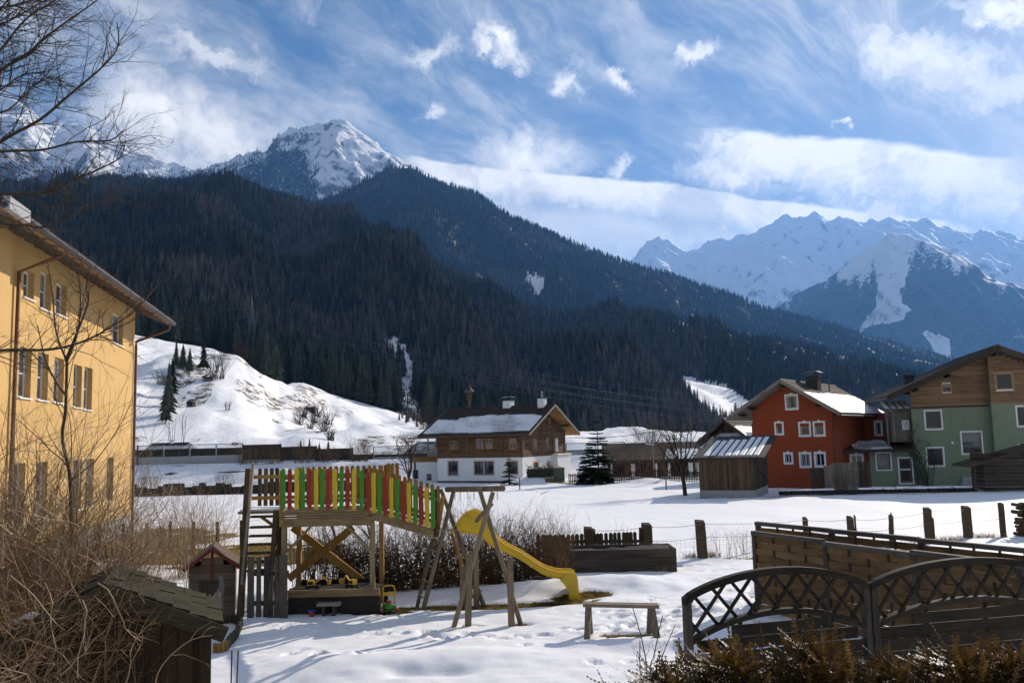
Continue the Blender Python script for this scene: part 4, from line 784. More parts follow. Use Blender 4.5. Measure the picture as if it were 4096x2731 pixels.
roof(H, lambda l, w, z: (ap.x + w, l, z), -1.0, 9.5, hw, ap.z, ev.z, .18, (14, 30), 'tiles', (None, lambda u, v: sm(0, .1, .75 - v + .1 * fbm(u * 6, v * 4, 6, 3)) * .9), under='dark_wood_x', barge='dark_wood_x')
lp = [BH.hy(*q(*p), y=-2.5) for p in ((965, 945), (1475, 935))]; zu = BH.hy(*q(1300, 800), y=.2).z; x0, x1 = lp[0].x, lp[1].x + 1.5; z0 = lp[0].z
lr = MB().hexa([(x0, -2.6, z0 - .12), (x1, -2.6, z0 - .12), (x1, 0, zu - .12), (x0 + 1.0, 0, zu - .12), (x0, -2.6, z0), (x1, -2.6, z0), (x1, 0, zu), (x0 + 1.0, 0, zu)]).build('roof', 'dark_wood_x', H)
gu, gv = np.meshgrid(np.linspace(0, 1, 60), np.linspace(0, 1, 41)); row = (np.floor(gv * 12.99) / 13 + ((gv * 13) % 1) ** 3 / 13 * .3); hh = .06 + .05 * ((gv * 13) % 1)
V = np.stack([x0 + gv * 1.0 + gu * (x1 - x0 - gv), -2.6 + gv * 2.6, z0 + gv * (zu - z0) + hh - .04], -1); o_ = link('snow', np_mesh('snow', V.reshape(-1, 3), grid_faces(41, 60)), 'snow', lr); o_['kind'] = 'stuff'
box3(x0 + .6, x1, -1.8, -.05, -.5, z0 + .2).build('wall', 'dark_wood', H)
GA = Frame(P(2445, 1925, 100), -6); H = GA.thing('garage'); tag(H, 'long open garage with white pillars under a dark roof', 'garage')
gh = lambda x, y: GA.hy(*q(x, y)); xa, xb = gh(75, 1200).x, gh(950, 1200).x; zt = gh(500, 1092).z; zk = gh(500, 915).z
box3(xa, xb, 4, 4.3, -.6, zt).build('back_wall', 'dark_wood', H); box3(xb, xb + .3, 0, 4.3, -.6, zt).build('side_wall', 'white_plaster', H)
for a, b in ((105, 125), (305, 340), (538, 558), (660, 680), (860, 900)): x = gh(a, 1200).x; box3(x, gh(b, 1200).x, -.05, .35, -.6, zt).build('pillar', 'white_plaster', H)
MB().hexa([(xa - .6, -.8, zt + .02), (xb + .6, -.8, zt + .02), (xb + .6, 4.6, zk), (xa - .6, 4.6, zk), (xa - .6, -.8, zt + .45), (xb + .6, -.8, zt + .45), (xb + .6, 4.6, zk + .25), (xa - .6, 4.6, zk + .25)]).build('roof', 'dark_wood_x', H)
xs_, xe_ = gh(620, 1000).x, gh(960, 1000).x; MB().hexa([(xs_, -.7, zt + .47), (xe_, -.7, zt + .47), (xe_, 2.0, zt + .53 + .45 * (zk - zt)), (xs_ + .4, 2.0, zt + .53 + .45 * (zk - zt)), (xs_, -.65, zt + .55), (xe_, -.65, zt + .55), (xe_, 1.9, zt + .62 + .45 * (zk - zt)), (xs_ + .4, 1.9, zt + .62 + .45 * (zk - zt))]).build('snow', 'snow', H)
for i in range(3): box3(xa + 2 + i * 3.2, xa + 3.6 + i * 3.2, 3.9, 3.98, -.4, 1.6).build('door', 'board_wood', H)
LP = Frame(P(*q(525, 1250), 92), 0); H = LP.thing('street_lamp'); tag(H, 'slim street lamp with flat head before the garage', 'lamp'); z1_ = LP.hy(*q(525, 905)).z
MB().tube([(0, 0, -.4), (0, 0, z1_)], [.06, .035], 6).build('pole', 'grey_paint', H); MB().hexa([(-.75, -.12, z1_), (.1, -.12, z1_ - .1), (.1, .12, z1_ - .1), (-.75, .12, z1_), (-.75, -.1, z1_ + .09), (.1, -.1, z1_ + .02), (.1, .1, z1_ + .02), (-.75, .1, z1_ + .09)]).build('lamp_head', 'white_paint', H)
# plank screens in front of the orange house and annex
q = g3
for (r, D0, lab, mt) in (((0, 1120, 300, 1330), 60.5, 'weathered grey plank screen below the orange house', 'grey_wood'), ((300, 1110, 412, 1330), 61.5, 'dark plank screen between the grey screen and green annex', 'dark_wood'), ((-125, 1165, 0, 1330), 60.8, 'low dark board fence right of the timber shed', 'dark_wood')):
    f = Frame(P(*q(r[0], r[3]), D0), -8); H = f.thing('plank_screen'); tag(H, lab, 'fence'); x1 = f.hy(*q(r[2], 1200)).x; zt = f.hy(*q((r[0] + r[2]) / 2, r[1])).z; n = max(8, int(x1 / .16))
    for i in range(n): box3(x1 * i / n, x1 * (i + 1) / n - .015, 0, .03, -.4, zt + random.uniform(-.02, .02) - (.35 * max(0, 1 - i / 3) if r[0] == 0 else 0)).build('plank', mt, H)
    for z in (.3, zt - .3): box3(0, x1, .033, .09, z, z + .1).build('rail', mt, H)
f = Frame(P(3120, 1962, 58.5), -6); H = f.thing('low_wall'); tag(H, 'dark low stone edge with snow along the house fronts', 'wall'); e_ = f.hy(3880, 1945).x
x = 0
while x < e_:
    w_ = random.uniform(.22, .8)
    for z in (-.30,): box3(x + random.uniform(0, .1), x + w_ - .02, random.uniform(-.12, .06), .5, z, z + random.uniform(.22, .31)).build('stone', 'dark_stone', H)
    x += w_
for a, b in ((.0, .22), (.42, .63), (.65, .93)): [MB().box(u_, u_ + random.uniform(.5, 1.1), .0, .46, -.02, .05 + random.uniform(0, .05)).build('snow', 'snow', H) for u_ in np.arange(e_ * a, e_ * b, .8)]
# ------------------------------------------------------------------ wood store at the right edge
f = Frame(P(*q(1440, 1375), 57), -10); H = f.thing('wood_store'); tag(H, 'dark plank hut with sagging roof below the green house', 'hut'); x1 = 5.0; zs = f.hy(*q(1440, 1110)).z
for i in range(11): box3(0, x1, 0, .04, -.2 + i * .24, -.2 + i * .24 + .22).build('plank', 'dark_wood_x', H)
for i in range(11): MB().box(-.003, .03, .045, 2.5, -.2 + i * .24, -.2 + i * .24 + .22).build('plank', 'dark_wood_x', H)
ev = f.hy(*q(1295, 1145), y=-.6); e2 = f.hy(*q(1783, 985), y=-.6)
MB().hexa([(ev.x, -.7, ev.z - .12), (e2.x + 2, -.7, e2.z + .25), (e2.x + 2, 3, e2.z + .25), (ev.x, 3, ev.z - .12), (ev.x, -.7, ev.z), (e2.x + 2, -.7, e2.z + .4), (e2.x + 2, 3, e2.z + .4), (ev.x, 3, ev.z)]).build('roof', 'dark_wood_x', H)
MB().beam((-.6, -.1, -.4), (-.6, -.1, ev.z + .05), .14).build('post', 'dark_wood', H)
# ------------------------------------------------------------------ yellow building on the left
q = Q('yel'); YB = Frame(P(522, 2083, 43), 11); H = YB.thing('yellow_building'); tag(H, 'three storey yellow building with brown gutter behind bare branches', 'building')
yw = [YB.rx(q(*r)) for r in ((148, 440, 215, 620), (252, 445, 322, 690), (352, 520, 418, 725), (705, 710, 772, 905), (118, 925, 195, 1240), (235, 960, 302, 1255), (338, 990, 400, 1270), (460, 1035, 512, 1300), (527, 1050, 578, 1315))]
ze = 10.4; N0 = -22.0
low = [(y0, y0 + 1.15, 1.2, 3.1) for y0 in (-18, -15.8, -13.6, -9.5, -7.8, -4.6)]
yw = [(a, b, c, d) for a, b, c, d in yw]
wall('y', 0, N0, 0, -.8, ze, yw + low, .28).build('wall', 'yellow_plaster', H); wall('x', 0, -14, 0, -.8, ze, sg=-1).build('wall', 'yellow_plaster', H)
for r in yw + low:
    w_ = window(H, 'y', 0, r, 'white_paint', None, depth=.26, cols=2, rows=2, ft=.07); 
edge = YB.hx(*q(30, 600)).y
slab(MB(), 'y', 0, N0, edge - .2, -.8, ze, .003, .2).build('wall', 'yellow_plaster', H)
zg, ov, ye = 9.69, 1.6, 1.0; zw = zg + .70; up_ = lambda x: zg + (ov - x) * .44
rf = MB().hexa([(-7, N0, up_(-7)), (ov, N0, zg), (ov, ye, zg), (-7, ye, up_(-7)), (-7, N0, up_(-7) + .2), (ov, N0, zg + .14), (ov, ye, zg + .14), (-7, ye, up_(-7) + .2)]).build('roof', 'dark_wood_x', H)
MB().hexa([(-7, N0, up_(-7) + .21), (ov + .06, N0, zg + .15), (ov + .06, ye + .05, zg + .15), (-7, ye + .05, up_(-7) + .21), (-7, N0, up_(-7) + .3), (ov + .06, N0, zg + .21), (ov + .06, ye + .05, zg + .21), (-7, ye + .05, up_(-7) + .3)]).build('tiles', 'tiles', rf)
for i in range(26): MB().beam((.02, ye - .35 - i * .95, up_(.02) - .07), (ov - .08, ye - .35 - i * .95, zg - .03), .10, .13).build('rafter', 'grey_wood', rf)
for i in range(8): x = .15 + i * .18; MB().box(x, x + .15, N0, ye - .02, up_(x + .08) - .045, up_(x + .08) - .025).build('soffit_board', 'board_wood', rf)
MB().tube([(ov + .08, N0, zg + .04), (ov + .08, ye, zg + .04)], .085, 8).build('gutter', 'dark_metal', rf)
MB().tube([(ov, ye - .75, zg - .05), (ov - .05, ye - .8, zg - .35), (.15, -.35, zg - 1.0), (.10, -.12, zg - 1.25), (.10, -.12, -.5)], .065, 8).build('downpipe', 'copper', H)
yd = YB.hx(*q(85, 700)).y; MB().tube([(ov - .1, yd, zg), (.12, yd, zg - .6), (.10, yd, -.5)], .065, 8).build('downpipe', 'copper', H)
box3(.003, .06, N0, -.02, -.8, .35).build('plinth', 'concrete', H)
# nearer roof end with a broad grey fascia
na = YB.hx(*q(190, 165), x=ov + .2).y; MB().box(ov + .02, ov + .2, N0, na, zg - .08, zg + .26).build('fascia', 'grey_paint', H)

# ------------------------------------------------------------------ noise barrier along the road
mat('clear_panel', lambda t, b: None, color=(.75, .80, .85), rough=.1); MATS['clear_panel'].node_tree.nodes['Principled BSDF'].inputs['Alpha'].default_value = .25
def barrier(px0, px1, yt, yb, label, glass=None, ribs=0, D0=118.0, name='noise_barrier'):
    f = Frame(P(px0, yb, D0), 0); H = f.thing(name); tag(H, label, 'noise barrier', 'noise barrier sections along the road'); x1 = f.hy(px1, yb).x; zt = f.hy((px0 + px1) / 2, yt).z; zm = f.hy((px0 + px1) / 2, glass).z if glass else zt
    box3(0, x1 - .02, 0, .12, -.6, .75 if glass else .35).build('base', 'concrete', H)
    n = max(1, int((x1) / .33))
    for i in range(n): box3(x1 * i / n, x1 * (i + 1) / n - .012, .02, .10 + .03 * (i % 2), .76 if glass else .36, zm).build('panel', 'dark_barrier', H)
    np_ = max(1, round(x1 / 4.0))
    for i in range(np_ + 1): a = x1 * i / np_; box3(a - .09, a + .07, -.08, .18, -.6, zt + .03).build('post', 'grey_paint' if glass else 'dark_metal', H)
    if glass:
        for i in range(np_): box3(x1 * i / np_ + .1, x1 * (i + 1) / np_ - .12, .04, .06, zm + .01, zt - .06).build('pane', 'clear_panel', H)
        box3(0, x1, .0, .1, zt - .05, zt + .03).build('rail', 'dark_metal', H)
mat('dark_barrier', lambda t, b: t.put(b.inputs['Base Color'], t.mix(t.noise(objco(t), 1.5, 4, .6), (.020, .018, .014), (.055, .045, .033))), rough=.9)
barrier(-200, 550, 1790, 1868, 'noise barrier section hidden behind the yellow building', 1808)
barrier(550, 970, 1778, 1852, 'see-through topped noise barrier section right of the yellow building', 1794)
barrier(972, 1123, 1777, 1852, 'tallest dark slatted noise barrier panel'); barrier(1125, 1266, 1785, 1852, 'middle dark slatted noise barrier panel one step lower'); barrier(1268, 1411, 1793, 1854, 'lowest of the three stepped dark noise barrier panels')
barrier(1413, 1492, 1816, 1858, 'short low dark noise barrier link beside the stepped panels'); barrier(1495, 1800, 1782, 1852, 'see-through topped noise barrier section left of the log house', 1814)
barrier(1802, 2500, 1776, 1840, 'see-through topped noise barrier section behind the log house', 1803); barrier(2502, 3100, 1772, 1835, 'dark noise barrier section behind the open garage')
# low dark wall at the foot of the bank
f = Frame(P(480, 1978, 84), 2); H = f.thing('creek_wall'); tag(H, 'dark low stone wall at the foot of the snowy bank', 'wall'); e_ = f.hy(1560, 1960).x
plaster('wet_stone', (.03, .027, .023))
x = 0
while x < e_:
    w_ = random.uniform(.5, 1.1); box3(x, x + w_ - .04, random.uniform(-.04, .04), .6, -.6, random.uniform(.45, .95)).build('stone', 'wet_stone', H); x += w_
for i in range(9): a = random.uniform(0, e_ - 2); box3(a, a + random.uniform(1, 2.4), -.02, .62, .97, 1.05).build('snow', 'snow', H)

# ------------------------------------------------------------------ huts, cottage, pylon and wires on the hill
def hut(px, py, wpx, hpx, label, rz, mt='dark_wood_x', open_=False):
    p = hitA(px, py); s = p.y / FPX; w, h = wpx * s, hpx * s; H = empty('hay_hut', p, R(rz)); tag(H, label, 'hut', 'small huts on the snow hill')
    d = w * .8; n = 6
    for sd_ in (0, 1):
        for i in range(n):
            if open_ and sd_ == 0 and i in (3, 4): continue
            z = -.5 + i * (h * .72 + .5) / n
            box3(-w / 2, w / 2, (0 if sd_ == 0 else d) - .08, (0 if sd_ == 0 else d) + .08, z, z + (h * .72 + .5) / n - .03).build('log', mt, H); box3((-w / 2 if sd_ == 0 else w / 2) - .08, (-w / 2 if sd_ == 0 else w / 2) + .08, 0, d, z + .05, z + (h * .72 + .5) / n).build('log', mt, H)
    MB().prism([(-w * .62, h * .64), (0, h), (w * .62, h * .64), (w * .62, h * .70), (0, h * 1.07), (-w * .62, h * .70)], (0, -d * .15, 0), (1, 0, 0), (0, 0, 1), (0, d * 1.3, 0)).build('roof', 'dark_wood_x', H)
    if open_: box3(-w * .35, w * .35, d * .3, d * .6, .2, h * .3).build('hay_snow', 'snow', H)
hut(826, 1522, 36, 26, 'open log hut with snow inside near the top of the hill', 8, open_=True); hut(751, 1628, 26, 26, 'small steep roofed hut beside the hillside spruces', -15); hut(1244, 1650, 30, 28, 'square hut among bare thicket on the hill', 10); hut(940, 1780, 20, 12, 'tiny low shelter just above the noise barrier', 0)
p = hitA(655, 1778); p = P(655, 1800, 165); p.z = 0.2; H = empty('cottage', p, R(-8)); tag(H, 'small cottage with dark roof at the foot of the hill', 'house')
wall('x', 0, -3, 3, -.5, 2.9, [(-2.3, -1.5, 1, 2.2), (-.5, .5, 1, 2.2), (1.4, 2.2, 1, 2.2)]).build('wall', 'grey_plaster', H); wall('y', 3, 0, 5, -.5, 2.9).build('wall', 'grey_plaster', H); wall('y', -3, 0, 5, -.5, 2.9, sg=-1).build('wall', 'grey_plaster', H)
for r in ((-2.3, -1.5, 1, 2.2), (-.5, .5, 1, 2.2), (1.4, 2.2, 1, 2.2)): window(H, 'x', 0, r)
roof(H, lambda l, w, z: (l, 2.5 + w, z), -3.8, 3.8, 3.4, 4.3, 2.8, .15, (8, 16), gutter=False); chimney(H, .3, 2.4, 3.6, 4.7, .5, hood=False)
p = hitA(1007, 1418); s = p.y / FPX; PH = 230 * s; H = empty('power_pylon', p); tag(H, 'steel lattice power pylon standing before the wood', 'pylon')
mat('steel', color=(.16, .17, .18), rough=.5, metal=.5)
def leg(sx_, sy_, z): k = 2.4 * (1 - z / PH) + .28; return (sx_ * k, sy_ * k, z)
zs_ = [0, .16, .3, .42, .52, .61, .69, .76, .82, .88, 1.0]
for sx_ in (-1, 1):
    for sy_ in (-1, 1): MB().beam(leg(sx_, sy_, 0), leg(sx_ * .4, sy_ * .4, PH * .97), .17).build('leg', 'steel', H)
for a, b in zip(zs_, zs_[1:]):
    m = MB()
    for sy_ in (-1, 1): m.beam(leg(-1, sy_, a * PH), leg(1, sy_, b * PH), .08); m.beam(leg(1, sy_, a * PH), leg(-1, sy_, b * PH), .08); m.beam(leg(-1, sy_, b * PH), leg(1, sy_, b * PH), .08)
    m.build('brace', 'steel', H)
tips = []
for z, L_ in ((.84, 3.2), (.70, 4.4), (.56, 3.4)):
    for s_ in (-1, 1):
        MB().beam((s_ * .3, 0, z * PH + .9), (s_ * L_, 0, z * PH), .13).beam((s_ * .3, 0, z * PH - .2), (s_ * L_, 0, z * PH), .13).build('cross_arm', 'steel', H); MB().tube([(s_ * L_, 0, z * PH), (s_ * L_, 0, z * PH - 1.4)], .12, 5).build('insulator', 'dark_metal', H); tips.append((s_, z, p + Vector((s_ * L_, 0, z * PH - 1.4))))
mat('wire', color=(.30, .32, .34), rough=.5, metal=.3)
for i, (s_, z, tp) in enumerate(tips):
    for far, sag, lab in ((P(3500, 1700 + 30 * s_ - (z - .7) * 200, 330), 9, 'right'), (P(-500, 1200 + 30 * s_ - (z - .7) * 160, 560), 6, 'left')):
        pts = [tp.lerp(far, k / 24) - Vector((0, 0, sag * 4 * (k / 24) * (1 - k / 24))) for k in range(25)]
        o = MB().tube(pts, .022, 4, False).build('power_line', 'wire'); tag(o, f"{'upper' if z > .8 else 'middle' if z > .6 else 'lower'} {'outer' if s_ > 0 else 'inner'} power line running {'to the valley' if lab == 'right' else 'behind the yellow building'} from the pylon", 'power line', 'power lines on the pylon')
o = MB().tube([P(2150, 1735, 96).lerp(P(2905, 1655, 64), k / 14) - Vector((0, 0, 1.0 * 4 * (k / 14) * (1 - k / 14))) for k in range(15)], .025, 4, False).build('house_cable', 'dark_metal'); tag(o, 'black cable strung from the log house to the orange house', 'cable')

# ------------------------------------------------------------------ fences round the field and garden
mat('old_post', lambda t, b: (t.put(b.inputs['Base Color'], t.mix(t.noise(t.mapping(objco(t), (9, 9, 1.5)), 3, 6, .7), (.030, .020, .011), (.135, .095, .055))), bump(t, b, t.noise(t.mapping(objco(t), (14, 14, 2)), 4, 4), .6, .02)), rough=.95, spec=.1)
def picket(w, h, th=.022, n=6):
    return [(-w / 2, 0), (w / 2, 0), (w / 2, h - w / 2)] + [(w / 2 * math.cos(math.pi * i / n), h - w / 2 + w / 2 * math.sin(math.pi * i / n)) for i in range(1, n)] + [(-w / 2, h - w / 2)]
def picket_mesh(w, h, th=.022): return MB().prism(picket(w, h), (0, 0, 0), (1, 0, 0), (0, 0, 1), (0, th, 0)).mesh('picket')
# far picket fence along the garage garden
f = Frame(P(2278, 1968, 88), 0); H = f.thing('picket_fence'); tag(H, 'long brown picket fence in front of the open garage', 'fence')
pm = picket_mesh(.10, 1.15); pm.materials.append(MATS['dark_wood'])
for i in range(80):
    x = i * .163; y = -.8 * math.sin(i / 80 * 3.0) * 2 - i * .03; o = bpy.data.objects.new('picket', pm); COL.objects.link(o); o.parent = H; o.location = (x, y, gz(f.o.x + x, f.o.y + y) - f.o.z - .05 + random.uniform(-.03, .03)); o.scale = (1, 1, random.uniform(.92, 1.06))
for k in range(8):
    a, b = [(i * .163, -.8 * math.sin(i / 80 * 3.0) * 2 - i * .03) for i in (k * 10, k * 10 + 10)]; zb_ = [gz(f.o.x + c[0], f.o.y + c[1]) - f.o.z for c in (a, b)]
    for dz in (.3, .85): MB().beam((a[0], a[1] + .05, zb_[0] + dz), (b[0], b[1] + .05, zb_[1] + dz), .05, .09).build('rail', 'dark_wood_x', H)
# hedge, bin and planter by the log house are with the plants
# sleepers posts and wire fence between garden and field
FP = []
def post(px, py, pt, w, d, label, D0=None, lean=0.0, mt='old_post', name='fence_post', cut=.05):
    D0 = D0 or EYE * FPX / (py - (1757 - .025 * (px - 2048))); b = P(px, py, D0); b.z = gz(b.x, b.y); t = P(px, pt, D0); h = t.z - b.z
    H = empty(name, b, random.uniform(-.2, .2)); r1 = random.uniform(-.01, .01)
    m = MB(); m.hexa([(-w / 2, -d / 2, -.3), (w / 2, -d / 2, -.3), (w / 2, d / 2, -.3), (-w / 2, d / 2, -.3), (-w / 2 + lean, -d / 2, h - cut), (w / 2 + lean, -d / 2, h - cut * 1.6), (w / 2 + lean, d / 2, h - .01), (-w / 2 + lean, d / 2, h)])
    me = m.mesh(name); bm = bmesh.new(); bm.from_mesh(me); bmesh.ops.bevel(bm, geom=bm.edges[:], offset=.018, segments=1, affect='EDGES'); bmesh.ops.subdivide_edges(bm, edges=[e for e in bm.edges if e.calc_length() > .4], cuts=5)
    for v in bm.verts: v.co += Vector((random.uniform(-1, 1), random.uniform(-1, 1), random.uniform(-1, 1))) * .009
    bm.to_mesh(me); bm.free(); bpy.data.objects.remove(H); o = link(name, me, mt); o.location = b; o.rotation_euler = (0, 0, random.uniform(-.15, .15)); tag(o, label, 'post', 'fence posts round the field'); FP.append((b + Vector((lean, 0, h)), b.copy(), h)); return o
post(2358, 2240, 2104, .24, .24, 'broad sleeper post between the dark picket sections', 25.6); post(2378, 2240, 2110, .10, .16, 'narrow post leaning against the broad sleeper post', 25.7)
post(2591, 2230, 2089, .27, .24, 'tall broad sleeper post at the right end of the dark pickets', 25.9); post(2566, 2230, 2106, .08, .08, 'thin post beside the tall sleeper post behind the planter', 25.95)
post(2812, 2210, 2077, .28, .26, 'stout leaning sleeper post standing alone by dry grass', None, -.06)
for (px, py, pt, w, lab) in ((3030, 2180, 2084, .08, 'little stub post just left above the screen panels'), (3226, 2170, 2065, .14, 'rounded fence post behind the left screen panel'), (3406, 2164, 2061, .18, 'notched fence post beside a thin iron rod'), (3425, 2164, 2056, .06, 'thin rod standing beside the notched post'),
                             (3564, 2158, 2056, .13, 'forked fence post leaning over the screen panels'), (3571, 2158, 2046, .05, 'thin stake tied to the forked post'), (3716, 2142, 2027, .22, 'square topped fence post with a short side stake'), (3736, 2142, 2066, .06, 'short side stake beside the square topped post'), (3871, 2128, 2020, .25, 'thickest fence post second from the log pile'), (4012, 2119, 2008, .17, 'last fence post beside the log pile')):
    post(px, py, pt, w, w * .9, lab, None, .05 if px in (3564,) else 0)
mat('fence_wire', color=(.20, .18, .16), rough=.6, metal=.4)
line = [FP[0], FP[2], FP[4]] + [FP[i] for i in (6, 7, 9, 11, 13, 14)]
def sagline(a, b, s): return [a.lerp(b, k / 10) - Vector((0, 0, s * 4 * (k / 10) * (1 - k / 10))) for k in range(11)]
for j, (A_, B_) in enumerate(zip(line, line[1:])):
    H = empty('wire_fence', A_[1]); tag(H, f"span of barbed wire fence {['over the dark picket section', 'between the two broad sleeper posts', 'left of the screen panels', 'above the left screen panel', 'from the rounded to the notched post', 'from the notched to the forked post', 'from the forked to the square topped post', 'from the square topped to the thickest post'][j]}", 'wire fence', 'wire fence spans')
    for fr_, nm in ((.90, 'barbed_wire'), (.55, 'barbed_wire')):
        a, b = A_[1] + Vector((0, -.12, A_[2] * fr_)), B_[1] + Vector((0, -.12, B_[2] * fr_)); m = MB().tube([p_ - A_[1] for p_ in sagline(a, b, .05)], .006, 3, False)
        for k in range(int((b - a).length / .12)):
            c_ = a.lerp(b, (k + .5) * .12 / (b - a).length) - A_[1] - Vector((0, 0, .05 * 4 * ((k + .5) * .12 / (b - a).length) * (1 - (k + .5) * .12 / (b - a).length))); m.beam(c_ - Vector((.006, .01, .02)), c_ + Vector((.006, .01, .02)), .006)
        m.build(nm, 'fence_wire', H)
    m = MB(); n = int((B_[1] - A_[1]).length / .15)
    for k in range(1, n): c_ = A_[1].lerp(B_[1], k / n) - A_[1]; c_.z = gz(A_[1].x + c_.x, A_[1].y + c_.y) - A_[1].z; m.tube([c_ + Vector((0, -.1, 0)), c_ + Vector((0, -.1, .62))], .002, 3, False)
    for z in (.1, .23, .36, .49, .62): m.tube([Vector((0, -.1, z)), B_[1] - A_[1] + Vector((0, -.1, z))], .002, 3, False)
    o = m.build('wire_mesh', 'fence_wire', H); o['kind'] = 'stuff'
# dark picket sections with round tops
q = Q('mid'); dp = picket_mesh(.11, .80, .025); dp.materials.append(MATS['old_post'])
def pick_fence(name, pts, label, hs, D0, mt='old_post', w=.11):
    b0 = P(pts[0][0], 2240, D0[0]); b0.z = gz(b0.x, b0.y); H = empty(name, b0); tag(H, label, 'fence', 'dark picket sections behind the planter'); n = len(pts); ends = []
    for i, (px, top) in enumerate(pts):
        D_ = D0[0] + (D0[1] - D0[0]) * i / max(1, n - 1); t_ = P(px, top, D_); z0 = gz(t_.x, t_.y); o = bpy.data.objects.new('picket', dp); COL.objects.link(o); o.parent = H; o.location = Vector((t_.x, t_.y, z0 + .02)) - b0; o.scale = (random.uniform(.9, 1.1), 1, (t_.z - z0 - .02) / .80); o.rotation_euler = (0, random.uniform(-.03, .03), random.uniform(-.1, .1)); ends.append(o.location.copy())
    for z in hs: MB().beam(ends[0] + Vector((-.1, .05, z)), ends[-1] + Vector((.1, .05, z)), .045, .09).build('rail', mt, H)
pick_fence('picket_fence', [q(x, y) for x, y in ((220, 490), (245, 493), (272, 488), (298, 503), (322, 488), (350, 508), (370, 486), (395, 505), (410, 486), (432, 515), (457, 486))], 'crooked dark picket gate beside the bare hedge', (.2, .56), (23.9, 24.6))
pick_fence('picket_fence', [q(x, y) for x, y in ((142, 488), (190, 486), (503, 486), (545, 480), (590, 478))], 'short dark picket section left of the broad sleeper post', (.25, .6), (25.2, 25.5))
pick_fence('picket_fence', [q(x, y) for x, y in ((758, 473), (803, 472), (848, 470), (892, 468), (937, 466), (981, 464), (1026, 462), (1068, 460), (1112, 459), (1155, 458), (1200, 456))], 'dark picket section between the two broad sleeper posts', (.25, .6), (25.6, 25.9))
# raised planter of wide planks
f = Frame(P(*q(485, 850), 23.9), 0); f.o.z = gz(f.o.x, f.o.y); H = f.thing('planter_box'); tag(H, 'weathered plank planter box in front of the dark pickets', 'planter'); x1 = f.hy(*q(1583, 700)).x; f0 = .02
for i in range(3): z = -.1 + i * .225; box3(0, x1, 0, .05, z, z + .22).build('plank', 'bed_wood' if 0 else 'grey_wood_x', H) if 'grey_wood_x' in MATS else (wood('grey_wood_x', (.028, .021, .015), (.085, .068, .05), 0, .8, var=.3), box3(0, x1, 0, .05, z, z + .22).build('plank', 'grey_wood_x', H))
for xx in (0, x1 - .05):
    for i in range(3): z = -.1 + i * .225; box3(xx, xx + .05, .053, 1.1, z, z + .215).build('plank', 'grey_wood_x', H)
box3(0, x1, 1.103, 1.15, -.1, .57).build('plank', 'grey_wood_x', H)
gu, gv = np.meshgrid(np.linspace(.06, x1 - .06, 50), np.linspace(.06, 1.09, 16)); o = link('soil', np_mesh('soil', np.stack([gu, gv, .50 + fbm(gu * 4, gv * 4, 3, 3) * .05 + .06 * sm(.4, .9, gu / x1)], -1).reshape(-1, 3), grid_faces(16, 50), True), 'dark_base', H)
# trestle bench
fb = Frame(P(2352, 2511, 16.55), -3); fb.o.z = gz(fb.o.x, fb.o.y); H = fb.thing('trestle_bench'); tag(H, 'weathered wooden trestle bench standing in the snow', 'bench'); wood('bench_wood', (.10, .075, .05), (.26, .205, .145), 0, 1.2, var=.2); wood('bench_leg', (.09, .07, .048), (.22, .175, .125), 2, 1.2, var=.2)
MB().hexa([(-.08, -.12, .545), (1.30, -.14, .50), (1.30, .13, .50), (-.08, .13, .545), (-.08, -.12, .60), (1.30, -.14, .555), (1.30, .13, .555), (-.08, .13, .60)]).build('seat', 'bench_wood', H)
for x_, z_ in ((.02, .54), (1.17, .505)):
    for s_ in (-1, 1): MB().beam((x_ + (-.05 if x_ < .5 else .07) * (1 if s_ < 0 else -.6), s_ * .20, -.08), (x_, s_ * .07, z_), .10, .075).build('leg', 'bench_leg', H)
    box3(x_ - .02, x_ + .02, -.25, .16, .2, .29).build('stretcher', 'bench_wood', H)
